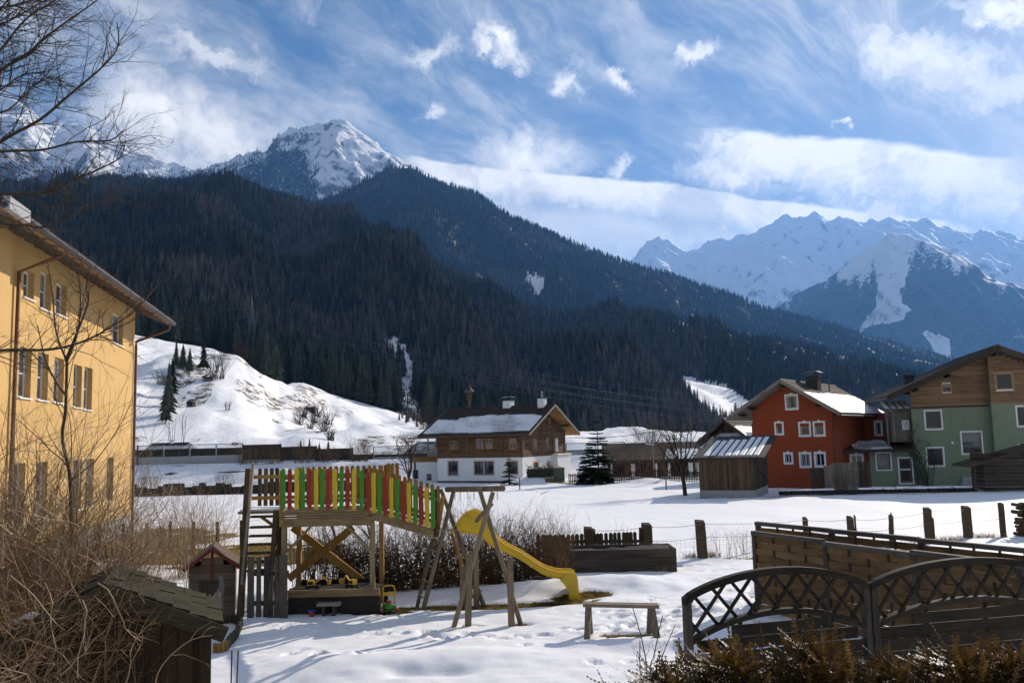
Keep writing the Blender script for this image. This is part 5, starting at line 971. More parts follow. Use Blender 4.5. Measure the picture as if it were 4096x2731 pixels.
# ------------------------------------------------------------------ screen panels on the right
wood('panel_wood', (.065, .034, .012), (.19, .11, .042), 0, 1.0, var=.35, weather=.25); wood('panel_grey', (.035, .029, .024), (.12, .105, .09), 0, 1.0, var=.2); wood('panel_post', (.025, .019, .014), (.085, .07, .052), 2, 1.0, var=.2)
def panel_row(a, b, n, zt, label, grp, slot=False):
    a = Vector(a); b = Vector(b); d = b - a; f = Frame((a.x, a.y, 0), math.degrees(math.atan2(d.y, d.x))); L_ = d.length / n
    for i in range(n):
        H = empty('screen_panel', f.w((i * L_, 0, 0)), f.a); tag(H, label[i], 'fence panel', grp); H.location.z = gz(H.location.x, H.location.y) - .02; top = zt
        MB().box(0, .09, -.045, .045, -.3, top).build('post', 'panel_post', H)
        if i == n - 1: MB().box(L_ - .09, L_, -.045, .045, -.3, top).build('post', 'panel_post', H)
        MB().box(.0, L_ - .003, -.06, .05, top - .075, top + .005).build('top_rail', 'panel_grey', H)
        nb = 11; bh = (top - .1 - (.05 if slot else 0)) / nb
        ups = [.09 + (L_ - .18) * k for k in (.28, .52, .77)]
        for x in ups: MB().box(x - .014, x + .014, -.02, .02, .04, top - .08).build('batten', 'panel_post', H)
        for k in range(nb):   # boards woven in front of and behind the battens
            z = .04 + k * bh; sgn = 1 if k % 2 else -1; xs_ = [.09] + ups + [L_ - .005]; V = []
            for j in range(13):
                x = .09 + (L_ - .095) * j / 12; yy = sgn * .018 * math.cos(j / 12 * 4 * math.pi); V.append((x, yy))
            m = MB(); vs = []
            for x, yy in V: vs += [(x, yy - .005, z + .004), (x, yy + .005, z + .004), (x, yy + .005, z + bh - .004 - .006 * (k % 3 == 0)), (x, yy - .005, z + bh - .004 - .006 * (k % 3 == 0))]
            fs = []
            for j in range(12):
                o_ = j * 4
                for e in range(4): fs.append((o_ + e, o_ + (e + 1) % 4, o_ + 4 + (e + 1) % 4, o_ + 4 + e))
            m.add(vs, fs + [(0, 1, 2, 3), (48, 51, 50, 49)]).build('slat', 'panel_wood', H)
panel_row((4.82, 18.2, 0), (7.34, 13.0, 0), 3, 1.6, ['left woven slat screen panel of the front row', 'middle woven slat screen panel of the front row', 'woven slat screen panel of the front row behind the right arch'], 'front row of screen panels')
panel_row((5.16, 19.15, 0), (8.06, 14.05, 0), 3, 1.68, ['screen panel of the back row at its left end', 'middle screen panel of the back row', 'screen panel of the back row nearest the right edge'], 'back row of screen panels', True)
# arched trellis panels
wood('arch_wood', (.009, .0065, .0042), (.040, .030, .020), 0, 1.6, var=.25)
def arch_panel(a, b, label, zp, zapx, zl0, zl1):
    a = Vector(a); b = Vector(b); d = b - a; L_ = d.length; f = Frame((a.x, a.y, 0), math.degrees(math.atan2(d.y, d.x))); H = f.thing('arch_trellis_panel'); tag(H, label, 'fence panel', 'arched trellis panels')
    for x in (0, L_ - .075): MB().box(x, x + .075, -.04, .04, -.2, zp + .01).build('post', 'panel_post', H)
    A0 = lambda x: zp + (zapx - zp) * (1 - (2 * x / L_ - 1) ** 2) ** .8; A1 = lambda x: zl0 + (zl1 - zl0) * (1 - (2 * x / L_ - 1) ** 2) ** .85
    for fn, nm, hh, x0, x1 in ((A0, 'top_arch', .075, 0, L_), (A1, 'lower_arch', .055, .075, L_ - .075)):
        vs, fs = [], []
        for k in range(33):
            x = x0 + (x1 - x0) * k / 32; z = fn(x); vs += [(x, -.045, z - hh), (x, .045, z - hh), (x, .045, z), (x, -.045, z)]
        for k in range(32):
            for e in range(4): fs.append((k * 4 + e, k * 4 + (e + 1) % 4, k * 4 + 4 + (e + 1) % 4, k * 4 + 4 + e))
        MB().add(vs, fs + [(0, 1, 2, 3), (128, 131, 130, 129)]).build(nm, 'arch_wood', H)
    sp = L_ / 8.2
    for dirn, yy in ((1, -.012), (-1, .012)):
        c = -2.5
        while c < 5:
            seg = []      # a lath x = c + dirn * z * .95 inside the band
            for k in range(200):
                z = zl0 - .1 + (zapx - zl0 + .2) * k / 199; x = c + dirn * (z - zl0) * .85
                if .07 < x < L_ - .07 and A1(x) - .02 < z < A0(x) - .05: seg.append((x, z))
            if len(seg) > 6: MB().beam((seg[0][0], yy, seg[0][1]), (seg[-1][0], yy, seg[-1][1]), .022, .034, (0, 1, 0) if 0 else (1, 0, 0)).build('lath', 'arch_wood', H)
            c += sp
    nb = 13; bh = .135
    for k in range(nb):
        z = zl1 - .12 - (k + 1) * bh; 
        if z < -.1: break
        xs_ = [x for x in np.linspace(.08, L_ - .08, 60) if A1(x) - .06 > z + bh * .9]
        if len(xs_) > 4: MB().box(xs_[0], xs_[-1], -.02 + .03 * (k % 2), .0 + .03 * (k % 2), z, z + bh - .012).build('board', 'arch_wood', H)
    for x in (L_ * .3, L_ * .62): MB().box(x - .02, x + .02, .034, .06, 0, A1(x) - .06).build('batten', 'arch_wood', H)
za = lambda px, py, D_: P(px, py, D_).z
pL, pM, pR = P(2733, 2390, 9.5), P(3468, 2332, 10.1), P(4215, 2300, 10.7)
arch_panel((pL.x, pL.y), (pM.x, pM.y), 'left arched trellis panel above dark boards', pL.z, za(3185, 2265, 9.8), za(3000, 2560, 9.6) , za(3185, 2430, 9.8))
arch_panel((pM.x + .02, pM.y), (pR.x, pR.y), 'right arched trellis panel cut by the picture edge', pM.z, za(3847, 2230, 10.4), za(3500, 2500, 10.1), za(3847, 2385, 10.4))
# log pile at the right edge
b = P(4062, 2116, 31); b.z = gz(b.x, b.y); H = empty('log_pile', b); tag(H, 'stack of split firewood at the end of the wire fence', 'log pile')
for r_ in range(9):
    for c_ in range(7):
        rr = random.uniform(.055, .075); x = c_ * .15 + (.07 if r_ % 2 else 0) + random.uniform(-.04, .04); MB().lathe([(rr, 0), (rr * .98, .5)], (0, 0, 0), random.choice((5, 6, 7))).build('log', 'old_post', H); o = bpy.context.scene.collection.objects[-1] if 0 else H.children[-1]; o.rotation_euler = (math.pi / 2, random.uniform(0, 6), 0); o.location = (x, random.uniform(-.08, .08), .07 + r_ * .125)
# small square stakes by the log house
for px, py, pt, D_, lab in ((2080, 1983, 1935, 78, 'low stake standing in the snow before the log house'), (2666, 1975, 1925, 72, 'thin stake beside the old fruit tree')):
    b = P(px, py, D_); b.z = gz(b.x, b.y); o = MB().box(-.05, .05, -.05, .05, -.3, (py - pt) * D_ / FPX).build('stake', 'grey_wood'); o.location = b; tag(o, lab, 'stake')
b = P(2235, 1955, 90); b.z = gz(b.x, b.y); H = empty('compost_bin', b, .2); tag(H, 'grey green garden bin beside the log house corner', 'bin'); mat('bin_green', color=(.09, .11, .085), rough=.6)
box3(-.55, .55, -.4, .4, -.1, 1.25).build('body', 'bin_green', H); box3(-.6, .6, -.45, .45, 1.253, 1.34).build('lid', 'bin_green', H); box3(-1.6, -.6, -.5, .3, -.1, .35).build('frame', 'grey_wood', H); box3(-1.55, -.65, -.45, .25, .353, .45).build('snow', 'snow', H)

# wire fence left of the play tower
a, b = P(400, 2140, 33.5), P(965, 2105, 33.0); a.z = gz(a.x, a.y); H = empty('garden_wire_fence', a); tag(H, 'thin wire garden fence with wooden posts left of the tower', 'wire fence'); m = MB()
for i in range(7):
    c = a.lerp(b, i / 6); c.z = gz(c.x, c.y); MB().box(-.045, .045, -.045, .045, -.3, 1.05).build('post', 'old_post', H); o = H.children[-1]; o.location = c - a
for z in (.15, .3, .45, .6, .75, .9): m.tube([Vector((0, 0, z)), Vector((b.x - a.x, b.y - a.y, gz(b.x, b.y) - a.z + z))], .004, 3, False)
for i in range(1, 40): c = a.lerp(b, i / 40); c.z = gz(c.x, c.y); m.tube([c - a + Vector((0, 0, .1)), c - a + Vector((0, 0, .92))], .003, 3, False)
o = m.build('wire_mesh', 'fence_wire', H); o['kind'] = 'stuff'
# ------------------------------------------------------------------ play tower with ramp
mat('play_green', lambda t, b: t.put(b.inputs['Base Color'], t.mix(t.smooth(t.noise(t.mapping(objco(t), (30, 30, 3)), 2, 5, .7), .3, .75), (.040, .20, .012), (.070, .29, .020))), rough=.55)
mat('play_red', lambda t, b: t.put(b.inputs['Base Color'], t.mix(t.smooth(t.noise(t.mapping(objco(t), (30, 30, 3)), 2, 5, .7), .3, .75), (.26, .020, .010), (.38, .036, .016))), rough=.55)
mat('play_yellow', lambda t, b: t.put(b.inputs['Base Color'], t.mix(t.smooth(t.noise(t.mapping(objco(t), (30, 30, 3)), 2, 5, .7), .3, .75), (.52, .36, .012), (.70, .50, .025))), rough=.55)
wood('pine', (.15, .098, .047), (.33, .235, .122), 2, 1.3, var=.25); wood('pine_x', (.14, .09, .04), (.31, .215, .108), 0, 1.3, var=.25); wood('honey', (.20, .105, .024), (.42, .24, .065), 2, 1.3, var=.25)
wood('pale_wood', (.17, .14, .10), (.36, .30, .22), 0, 1.3, var=.2); wood('rot_wood', (.016, .012, .009), (.105, .088, .068), 2, 1.6, var=.5); wood('round_wood', (.09, .066, .038), (.25, .188, .118), 2, 1.6, var=.25); wood('brown_wood', (.040, .024, .011), (.13, .082, .038), 2, 1.3, var=.25)  # last one: plain dark brown wood for stair, landing pickets, some posts and canes
q = Q('tow'); w_ = Q('sw'); TW = Frame(P(1135, 2440, 19.0), 0.0); TW.o.z = 0; H = TW.thing('play_tower'); tag(H, 'wooden play tower with red, yellow and green pickets and ramp', 'play tower')
hx_ = lambda c, x, y, yy=0.0: TW.hy(*c(x, y), y=yy)
dx0, dx1 = hx_(q, 515, 600).x, hx_(w_, 345, 600).x; zf = hx_(q, 800, 545).z; zb1, zb0 = hx_(q, 800, 607).z, hx_(q, 800, 682).z; DB = 1.35
# posts
g0 = -.25
for x, y, mt in ((dx0 + .03, .05, 'pine'), (dx1 - .03, .05, 'pine'), (dx0 + .03, DB, 'honey'), (dx1 - .03, DB, 'honey')): MB().box(x - .05, x + .05, y - .05, y + .05, g0 if y > 1 or x > 0 else g0, zb0 if y < 1 else zf + .9).build('post', mt, H)
MB().box(dx0 - .05, dx1 + .03, -.035, .02, zb0, zb1).build('beam', 'pine_x', H); MB().box(dx0, dx1, DB - .03, DB + .03, zb0, zb1).build('beam', 'pine_x', H)
for k in range(2): MB().box(dx0 - .06, dx1 - .32 + .2, -.06 - .02 * k, .03, zb1 + .012 + k * .055, zb1 + .052 + k * .055).build('beam', 'pine_x', H)
for i in range(11): y = -.06 + i * .135; MB().box(dx0 - .06, dx1 - .1, y, y + .125, zf - .035, zf).build('deck_board', 'pine_x', H)
# braces
MB().beam((hx_(q, 560, 905).x, -.0, hx_(q, 560, 905).z), (hx_(q, 775, 690).x, -.0, zb0 + .02), .045, .10, (0, 1, 0)).build('brace', 'pine', H); MB().beam((hx_(w_, 318, 845).x, .0, hx_(w_, 318, 845).z), (hx_(w_, 85, 612).x, .0, zb0 + .02), .045, .10, (0, 1, 0)).build('brace', 'pine', H)
yb_ = DB + .06
for (a, b), dy in ((((600, 690), (1225, 1175)), .07), (((1150, 690), (570, 1150)), 0.0)):
    A_, B_ = TW.hy(*q(*a), y=yb_), TW.hy(*q(*b), y=yb_); MB().beam((A_.x, yb_ + dy, A_.z), (B_.x, yb_ + dy, B_.z), .06, .17, (1, 0, 0)).build('cross_brace', 'honey', H)
# pickets: painted in front, bare behind
fp_ = picket_mesh(.088, .88, .02); PK = {}
for c in ('play_green', 'play_red', 'play_yellow', 'honey', 'brown_wood'): m_ = fp_.copy(); m_.materials.append(MATS[c]); PK[c] = m_
def pk(par, c, x, y, z, h, rz=0): o = bpy.data.objects.new('picket', PK[c]); COL.objects.link(o); o.parent = par; o.location = (x, y, z); o.scale = (random.uniform(.96, 1.04), 1, h / .88); o.rotation_euler = (0, random.uniform(-.012, .012), rz); return o
cyc = ['play_green', 'play_red', 'play_yellow']
for i, cx_ in enumerate((534, 589, 651, 709, 768, 824, 878, 934, 993, 1049, 1105, 1160)):
    a, b = hx_(q, cx_, 163), hx_(q, cx_, 524); pk(H, cyc[i % 3], a.x, -.10, b.z, a.z - b.z)
for z in (zf + .18, zf + .68): MB().box(dx0, dx1 - .12, -.075, -.04, z, z + .075).build('rail', 'pine_x', H)
xl = TW.hy(*q(225, 400), y=DB).x
for i in range(17): pk(H, 'honey', dx0 + .08 + i * .128, DB + .12, zf + .03, .88)
for z in (zf + .18, zf + .66): MB().box(xl, dx1 - .05, DB + .05, DB + .1, z, z + .085).build('rail', 'honey', H)
MB().box(dx0 - .055, dx0 + .035, -.05, .045, zf - .3, zf + .88).build('post', 'honey', H); MB().box(dx1 - .18, dx1 - .10, -.05, .045, zf, zf + .88).build('post', 'brown_wood', H)
# landing and stair on the left
for cx_ in (300, 353, 406, 459): a = TW.hy(*q(cx_, 168), y=DB); pk(H, 'brown_wood', a.x, DB + .1, zf + .04, .86)
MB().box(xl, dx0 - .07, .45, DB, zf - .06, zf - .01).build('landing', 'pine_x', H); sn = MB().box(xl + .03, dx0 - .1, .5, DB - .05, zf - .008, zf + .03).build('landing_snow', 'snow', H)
st = H; L0 = (TW.hy(*q(212, 170), y=.5), TW.hy(*q(145, 1440), y=-.05)); MB().beam((L0[0].x, .5, L0[0].z), (L0[1].x, -.12, .0), .11, .16, (0, 1, 0)).build('stringer', 'brown_wood', H)
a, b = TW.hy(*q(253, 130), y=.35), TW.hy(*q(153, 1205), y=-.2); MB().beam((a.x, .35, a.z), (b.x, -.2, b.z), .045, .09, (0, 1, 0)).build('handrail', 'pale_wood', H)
a, b = TW.hy(*q(460, 540), y=.45), TW.hy(*q(405, 1440), y=-.05); MB().beam((a.x, .45, a.z), (b.x, -.12, .0), .10, .14, (0, 1, 0)).build('stringer', 'brown_wood', H); MB().box(a.x - .04, a.x + .1, .5, .62, -.2, zf - .06).build('post', 'brown_wood', H)
for cy_ in (590, 683, 760, 834, 910, 985, 1060):
    p0 = TW.hy(*q(330, cy_), y=.3); k = (zf - p0.z) / zf; MB().box(TW.hy(*q(215 - k * 15, cy_), y=.3).x, TW.hy(*q(440 - k * 40, cy_), y=.3).x, .42 - k * .5, .60 - k * .5, p0.z - .045, p0.z).build('tread', 'brown_wood', H)
a, b = hx_(q, 330, 600, .5), hx_(q, 455, 690, .5); MB().beam((a.x, .5, a.z), (b.x, .5, b.z), .05, .09, (0, 1, 0)).build('brace', 'honey', H)
# ramp
rx0, rz0 = hx_(w_, 215, 465).x, hx_(w_, 215, 465).z; e_ = TW.hy(*w_(955, 690), y=.55); rx1, ry1, rz1 = e_.x, .55, e_.z; rp = lambda t: Vector((rx0 + (rx1 - rx0) * t, -.02 + (ry1 + .02) * t, rz0 + (rz1 - rz0) * t))
for dy in (0, .85): MB().beam(rp(0) + Vector((0, dy, -.02)), rp(1) + Vector((0, dy, -.02)), .055, .16).build('ramp_beam', 'pine_x', H)
for i in range(15): c = rp((i + .5) / 15); MB().beam(c + Vector((0, -.02, .08)), c + Vector((0, .9, .08)), .115, .03).build('ramp_board', 'pine_x', H)
rc = ['play_green', 'play_red', 'play_yellow'] * 5
for i in range(13):
    t_ = (i + .35) / 13.0; c = rp(t_); top = 65 + (250 - 65) * i / 12; bot = 450 + (628 - 450) * i / 12; cx_ = 234 + (917 - 234) * i / 12
    A_, B_ = TW.hy(*w_(cx_, top), y=c.y - .08), TW.hy(*w_(cx_, bot), y=c.y - .08); pk(H, rc[i], A_.x, c.y - .10, B_.z, A_.z - B_.z)
    pk(H, 'honey', A_.x + .03, c.y + .97, B_.z + .03, A_.z - B_.z - .02)
for dy, mt in ((-.05, 'pine_x'), (.93, 'honey')):
    for dz in (.27, .74): MB().beam(rp(0.02) + Vector((0, dy, dz)), rp(1) + Vector((0, dy, dz)), .03, .075).build('rail', mt, H)
for i in range(3): pk(H, 'honey', rx0 + .38 + i * .1, DB + .35, zf + .1, .84)
MB().box(rx1 - .06, rx1 + .03, .50, .59, rz1 - .05, TW.hy(*w_(955, 250), y=.55).z).build('post', 'brown_wood', H)
# sand box under the deck
for z0, z1_, mt, dy in ((hx_(q, 900, 1308).z, hx_(q, 900, 1275).z, 'pine_x', -.03), (hx_(q, 900, 1274).z, hx_(q, 900, 1242).z, 'pine_x', -.05), (-.1, hx_(q, 900, 1310).z, 'rot_wood_x', .05)):
    if mt == 'rot_wood_x': wood('rot_wood_x', (.012, .009, .007), (.045, .036, .028), 0, 1.3, var=.3)
    MB().box(hx_(q, 565, 1270).x, hx_(w_, 412, 1230).x, dy - .06, dy + .02, z0 + .003, z1_).build('sandbox_plank', mt, H)
zs = hx_(q, 900, 1245).z; MB().box(dx0 - .05, dx1 + .1, DB + .0, DB + .06, -.1, zs).build('sandbox_plank', 'rot_wood_x', H)
gu, gv = np.meshgrid(np.linspace(dx0, dx1 + .05, 30), np.linspace(.05, DB, 24)); o = link('sand', np_mesh('sand', np.stack([gu, gv, zs - .09 + fbm(gu * 3, gv * 3, 8, 3) * .05], -1).reshape(-1, 3), grid_faces(24, 30), True), 'dark_base', H)
bx0 = hx_(q, 852, 1360); MB().box(bx0.x, hx_(q, 1052, 1360).x, -.34, -.14, bx0.z - .03, bx0.z + .03).build('bench_plank', 'pale_wood', H); MB().box(bx0.x + .1, bx0.x + .16, -.3, -.06, -.1, bx0.z - .03).build('bench_leg', 'rot_wood', H); MB().box(hx_(q, 1052, 1360).x - .16, hx_(q, 1052, 1360).x - .1, -.3, -.06, -.1, bx0.z - .03).build('bench_leg', 'rot_wood', H)
# toys in the sand
mat('toy_yellow', color=(.62, .36, .02), rough=.4, spec=.5); mat('toy_black', color=(.02, .02, .02), rough=.5); mat('toy_green', color=(.06, .26, .03), rough=.4, spec=.5); mat('toy_red', color=(.40, .03, .02), rough=.4, spec=.5); mat('toy_blue', color=(.03, .09, .35), rough=.4)
def digger(px, py, s, label, rz):
    b = TW.w(hx_(q, px, py, .35)); b.z = zs - .06; T_ = empty('toy_digger', b, rz); tag(T_, label, 'toy', 'toy diggers in the sand box')
    box3(-.16 * s, .14 * s, -.08, .08, .055, .10).build('chassis', 'toy_black', T_); box3(-.12 * s, .02 * s, -.07, .07, .103, .20).build('cab', 'toy_yellow', T_); box3(-.10 * s, .0, -.072, .072, .12, .18).build('cab_window', 'toy_black', T_)
    MB().beam((.02 * s, 0, .13), (.20 * s, 0, .27), .03).beam((.20 * s, 0, .27), (.32 * s, 0, .16), .026).build('boom', 'toy_yellow', T_); MB().prism([(0, 0), (.08, .03), (.07, -.06), (.0, -.07)], (.30 * s, -.05, .17), (1, 0, 0), (0, 0, 1), (0, .1, 0)).build('bucket', 'toy_yellow', T_)
    for x in (-.11, .09):
        for y in (-.09, .07): MB().tube([(x * s, y, .035), (x * s, y + .025, .035)], .038, 8).build('wheel', 'toy_black', T_)
digger(790, 1240, 1.0, 'yellow toy digger on the left in the sand box', .1); digger(1135, 1225, .8, 'yellow toy loader on the right in the sand box', 2.6)
# loose planks and bucket in the snow
b = TW.w(hx_(q, 775, 1415, -.3)); b.z = gz(b.x, b.y); T_ = empty('toy_bucket', b); tag(T_, 'small red and blue toy bucket by the sand box', 'toy'); MB().lathe([(.05, 0), (.07, .12)], (0, 0, 0), 10).build('body', 'toy_red', T_); MB().lathe([(.074, .1), (.078, .125)], (0, 0, 0), 10).build('rim', 'toy_blue', T_)
# toy mower
b = P(1556, 2432, 19.25); b.z = gz(b.x, b.y); T_ = empty('toy_mower', b, .15); tag(T_, 'yellow and green toy lawn mower in the snow beside the tower', 'toy')
MB().lathe([(.12, .05), (.15, .09), (.14, .15), (.08, .19)], (0, 0, 0), 12).build('deck', 'toy_green', T_); box3(-.05, .05, -.05, .05, .19, .24).build('engine', 'toy_red', T_)
for x in (-.14, .14):
    for y in (-.1, .1): MB().tube([(x - .02, y, .05), (x + .02, y, .05)], .05, 8).build('wheel', 'toy_red', T_)
    MB().tube([(x * .85, .02, .12), (x * .9, .08, .46), (x * .8, .1, .52)], .016, 6).build('handle_bar', 'toy_yellow', T_)
MB().tube([(-.112, .1, .52), (-.06, .105, .535), (.06, .105, .535), (.112, .1, .52)], .016, 6).build('handle_grip', 'toy_yellow', T_); box3(-.12, .12, .06, .09, .33, .40).build('handle_panel', 'toy_yellow', T_)
# weathered plank fence in front of the stair
pf = Frame(P(987, 2442, 18.6), 0); pf.o.z = gz(pf.o.x, pf.o.y); F_ = pf.thing('plank_fence'); tag(F_, 'rotten dark plank fence in front of the tower stair', 'fence')
for c0, c1, tp in ((200, 262, 955), (280, 325, 958), (345, 405, 950), (410, 432, 960), (440, 475, 950), (480, 560, 940)):
    a, b = pf.hy(*q(c0, tp)), pf.hy(*q(c1, tp)); MB().hexa([(a.x, 0, -.1), (b.x, 0, -.1), (b.x, .03, -.1), (a.x, .03, -.1), (a.x + .01, 0, a.z), (b.x - .01, 0, a.z - random.uniform(0, .04)), (b.x - .01, .03, a.z), (a.x + .01, .03, a.z)]).build('plank', 'rot_wood', F_)
for z in (.25, .85): MB().box(pf.hy(*q(195, 1000)).x, pf.hy(*q(565, 1000)).x, .033, .08, z, z + .09).build('rail', 'rot_wood', F_)

# ------------------------------------------------------------------ swing frame with ladders
def gpt(px, py, z=None):
    D_ = EYE * FPX / (py - (1757 - .025 * (px - 2048))); b = P(px, py, D_); b.z = gz(b.x, b.y); return b
S0 = gpt(1865, 2474); H = empty('swing_frame', S0); tag(H, 'round timber swing frame with hooks but no swings', 'swing frame'); r_ = lambda p: Vector(p) - S0
def pole(name, a, b, r0=.05, r1=None, mt='round_wood', n=9):
    a, b = r_(a), r_(b); k = 6; pts = [a.lerp(b, i / k) + Vector((random.uniform(-.004, .004), random.uniform(-.004, .004), 0)) for i in range(k + 1)]; me = MB().tube([(0, 0, (b - a).length * i / k) for i in range(k + 1)], [r0 + ((r1 or r0) - r0) * i / k for i in range(k + 1)], n).mesh(name, False)
    o = link(name, me, mt, H); o.location = a; o.rotation_euler = (b - a).to_track_quat('Z', 'Y').to_euler(); return o
fL, fR, kL, kR, lL = gpt(1802, 2480), gpt(2096, 2458), gpt(1680, 2413), gpt(1949, 2390), gpt(1659, 2402)
dn = Vector((0, 0, -.2)); bA, bB = P(1788, 1957, 19.75), P(2012, 1953, 17.3); pole('beam', bA, bB, .062, .058)
tA, tB = bA.lerp(bB, .06), bA.lerp(bB, .80)
def legp(f, px, py, D_): return f + dn, P(px, py, D_)
pole('leg', *legp(fL, 1972, 1967, 17.75), .052, .045); pole('leg', *legp(fR, 1916, 1950, 17.9), .052, .045); pole('leg', *legp(kL, 1814, 1966, 19.6), .052, .045); pole('leg', *legp(kR, 1763, 1955, 19.85), .052, .045)
lt = P(1731, 2157, 19.8); pole('ladder_rail', lL + dn, lt, .042, .04)
for t_, nm in ((.2, 0), (.42, 0), (.64, 0), (.86, 0)): a = (lL).lerp(lt, t_); b = kL.lerp(P(1814, 1966, 19.6), t_ * (lt.z - lL.z) / (P(1814, 1966, 19.6).z - kL.z)); pole('rung', a, b, .02, .02, 'pale_wood')
l2 = P(1806, 2130, 20.3); g2 = gpt(1900, 2375); pole('ladder_rail', g2 + dn, l2, .042, .04, 'honey')
for t_ in (.15, .4, .62, .84): a = g2.lerp(l2, t_); b = kR.lerp(P(1763, 1955, 19.85), (a.z - kR.z) / (P(1763, 1955, 19.85).z - kR.z)); pole('rung', a, b, .02, .02, 'pale_wood')
for px, py, pt, D_ in ((1872, 2476, 2220, 17.6), (2045, 2468, 2226, 17.72), (1906, 2394, 2215, 19.8), (1851, 2394, 2262, 19.9)):
    a, t_ = gpt(px, py), P(px, pt, D_); h = t_.z - a.z; m = MB().box(-.055, .055, -.055, .055, -.3, h).build('post', 'round_wood', H); m.location = r_(a); m.rotation_euler = (0, (.035 if px == 1872 else 0), .25)
MB().hexa([r_(P(1742, 2125, 19.55)), r_(P(1828, 2122, 19.4)), r_(P(1835, 2118, 20.4)), r_(P(1750, 2121, 20.5)), r_(P(1742, 2119, 19.55)), r_(P(1828, 2116, 19.4)), r_(P(1835, 2112, 20.4)), r_(P(1750, 2115, 20.5))]).build('platform', 'pale_wood', H)
pole('cross_bar', P(1906, 2083, 18.6), P(1965, 2016, 17.9), .045, .045); pole('cross_bar', P(1722, 1970, 19.75), P(1752, 2010, 19.9), .045, .045); pole('post', P(1748, 2140, 19.7), P(1772, 1985, 19.7), .05, .05, 'honey')
for px in (1820, 1844, 1876, 1903, 1995):
    t_ = (px - 1788) / (2012 - 1788); c = bA.lerp(bB, t_ * .96 + .02); m = MB()
    for k in range(4): z = c.z - .075 - k * .04; m.tube([r_(Vector((c.x + .012 * math.cos(a_) * (1 if k % 2 else .3), c.y + .012 * math.cos(a_) * (.3 if k % 2 else 1), z + .022 * math.sin(a_)))) for a_ in np.linspace(0, 6.28, 9)], .004, 4, False)
    m.build('hook', 'metal', H)
# ------------------------------------------------------------------ slide
mat('slide', lambda t, b: t.put(b.inputs['Base Color'], t.mix(t.smooth(t.noise(objco(t), 2.5, 5, .65), .45, .75), (.68, .44, .010), (.50, .30, .012))), rough=.38, spec=.45)
SB = gpt(2250, 2362); H = empty('slide', SB); tag(H, 'yellow plastic slide curving down from the play platform', 'slide')
path = [(-1.47, 1.59, .02), (-1.35, 1.58, .20), (-1.18, 1.58, .38), (-.97, 1.54, .50), (-.83, 1.48, .52), (-.70, 1.37, .52), (-.55, 1.24, .36), (-.40, 1.17, .21), (-.16, 1.05, .165), (.05, .94, .16), (.31, .76, .16), (.58, .58, .16), (.80, .50, .15), (1.0, .46, .15), (1.25, .43, .16)]
def cr(P_, n=5):
    out = []
    for i in range(len(P_) - 1):
        p0, p1, p2, p3 = [np.array(P_[min(max(j, 0), len(P_) - 1)], float) for j in (i - 1, i, i + 1, i + 2)]
        for k in range(n): t = k / n; out.append(.5 * ((2 * p1) + (-p0 + p2) * t + (2 * p0 - 5 * p1 + 4 * p2 - p3) * t * t + (-p0 + 3 * p1 - 3 * p2 + p3) * t ** 3))
    return out + [np.array(P_[-1], float)]
cp = cr(path); V = []; F = []
wd = .23
for i, (x, z, h) in enumerate(cp):
    y = 20.15 + (x + 1.1) * .16
    sec = [(-wd - .065, z + h - .03), (-wd - .065, z + h), (-wd, z + h), (-wd + .015, z + .05), (-wd + .07, z), (wd - .07, z), (wd - .015, z + .05), (wd, z + h), (wd + .05, z + h), (wd + .05, z + h - .03), (wd + .006, z + h - .035), (wd + .003, z + .03), (wd - .05, z - .03), (-wd + .05, z - .03), (-wd - .003, z + .03), (-wd - .006, z + h - .035)]
    V += [Vector((x, y + sy_, sz_)) - SB for sy_, sz_ in sec]
ns = 16
for i in range(len(cp) - 1):
    for j in range(ns): F.append((i * ns + j, i * ns + (j + 1) % ns, (i + 1) * ns + (j + 1) % ns, (i + 1) * ns + j))
F += [tuple(range(ns))[::-1], tuple(range((len(cp) - 1) * ns, len(cp) * ns))]; o = MB().add(V, F).build('chute', 'slide', H, True)
bm = bmesh.new(); bm.from_mesh(o.data); [setattr(e, 'smooth', e.calc_face_angle(0) < .6) for e in bm.edges]; bm.to_mesh(o.data); bm.free()
xe, ye_ = cp[-1][0], 20.15 + (cp[-1][0] + 1.1) * .16; yy0, yy1 = ye_ - wd - .05, ye_ + wd + .05; zg_ = gz(xe, ye_) - .12
pr = [(xe - .30, .42), (xe - .12, .575), (xe + .06, .565), (xe + .10, .45), (xe + .13, zg_), (xe - .10, zg_), (xe - .12, .18), (xe - .22, .33)]
for y in (yy0, yy1 - .05): MB().prism([(a, b) for a, b in pr], (-SB.x, y - SB.y, -SB.z), (1, 0, 0), (0, 0, 1), (0, .05, 0)).build('foot_cheek', 'slide', H)
MB().hexa([Vector(p) - SB for p in ((xe + .02, yy0 + .002, zg_), (xe + .12, yy0 + .002, zg_), (xe + .12, yy1 - .002, zg_), (xe + .02, yy1 - .002, zg_), (xe - .01, yy0 + .002, .42), (xe + .085, yy0 + .002, .42), (xe + .085, yy1 - .002, .42), (xe - .01, yy1 - .002, .42))]).build('foot', 'slide', H)
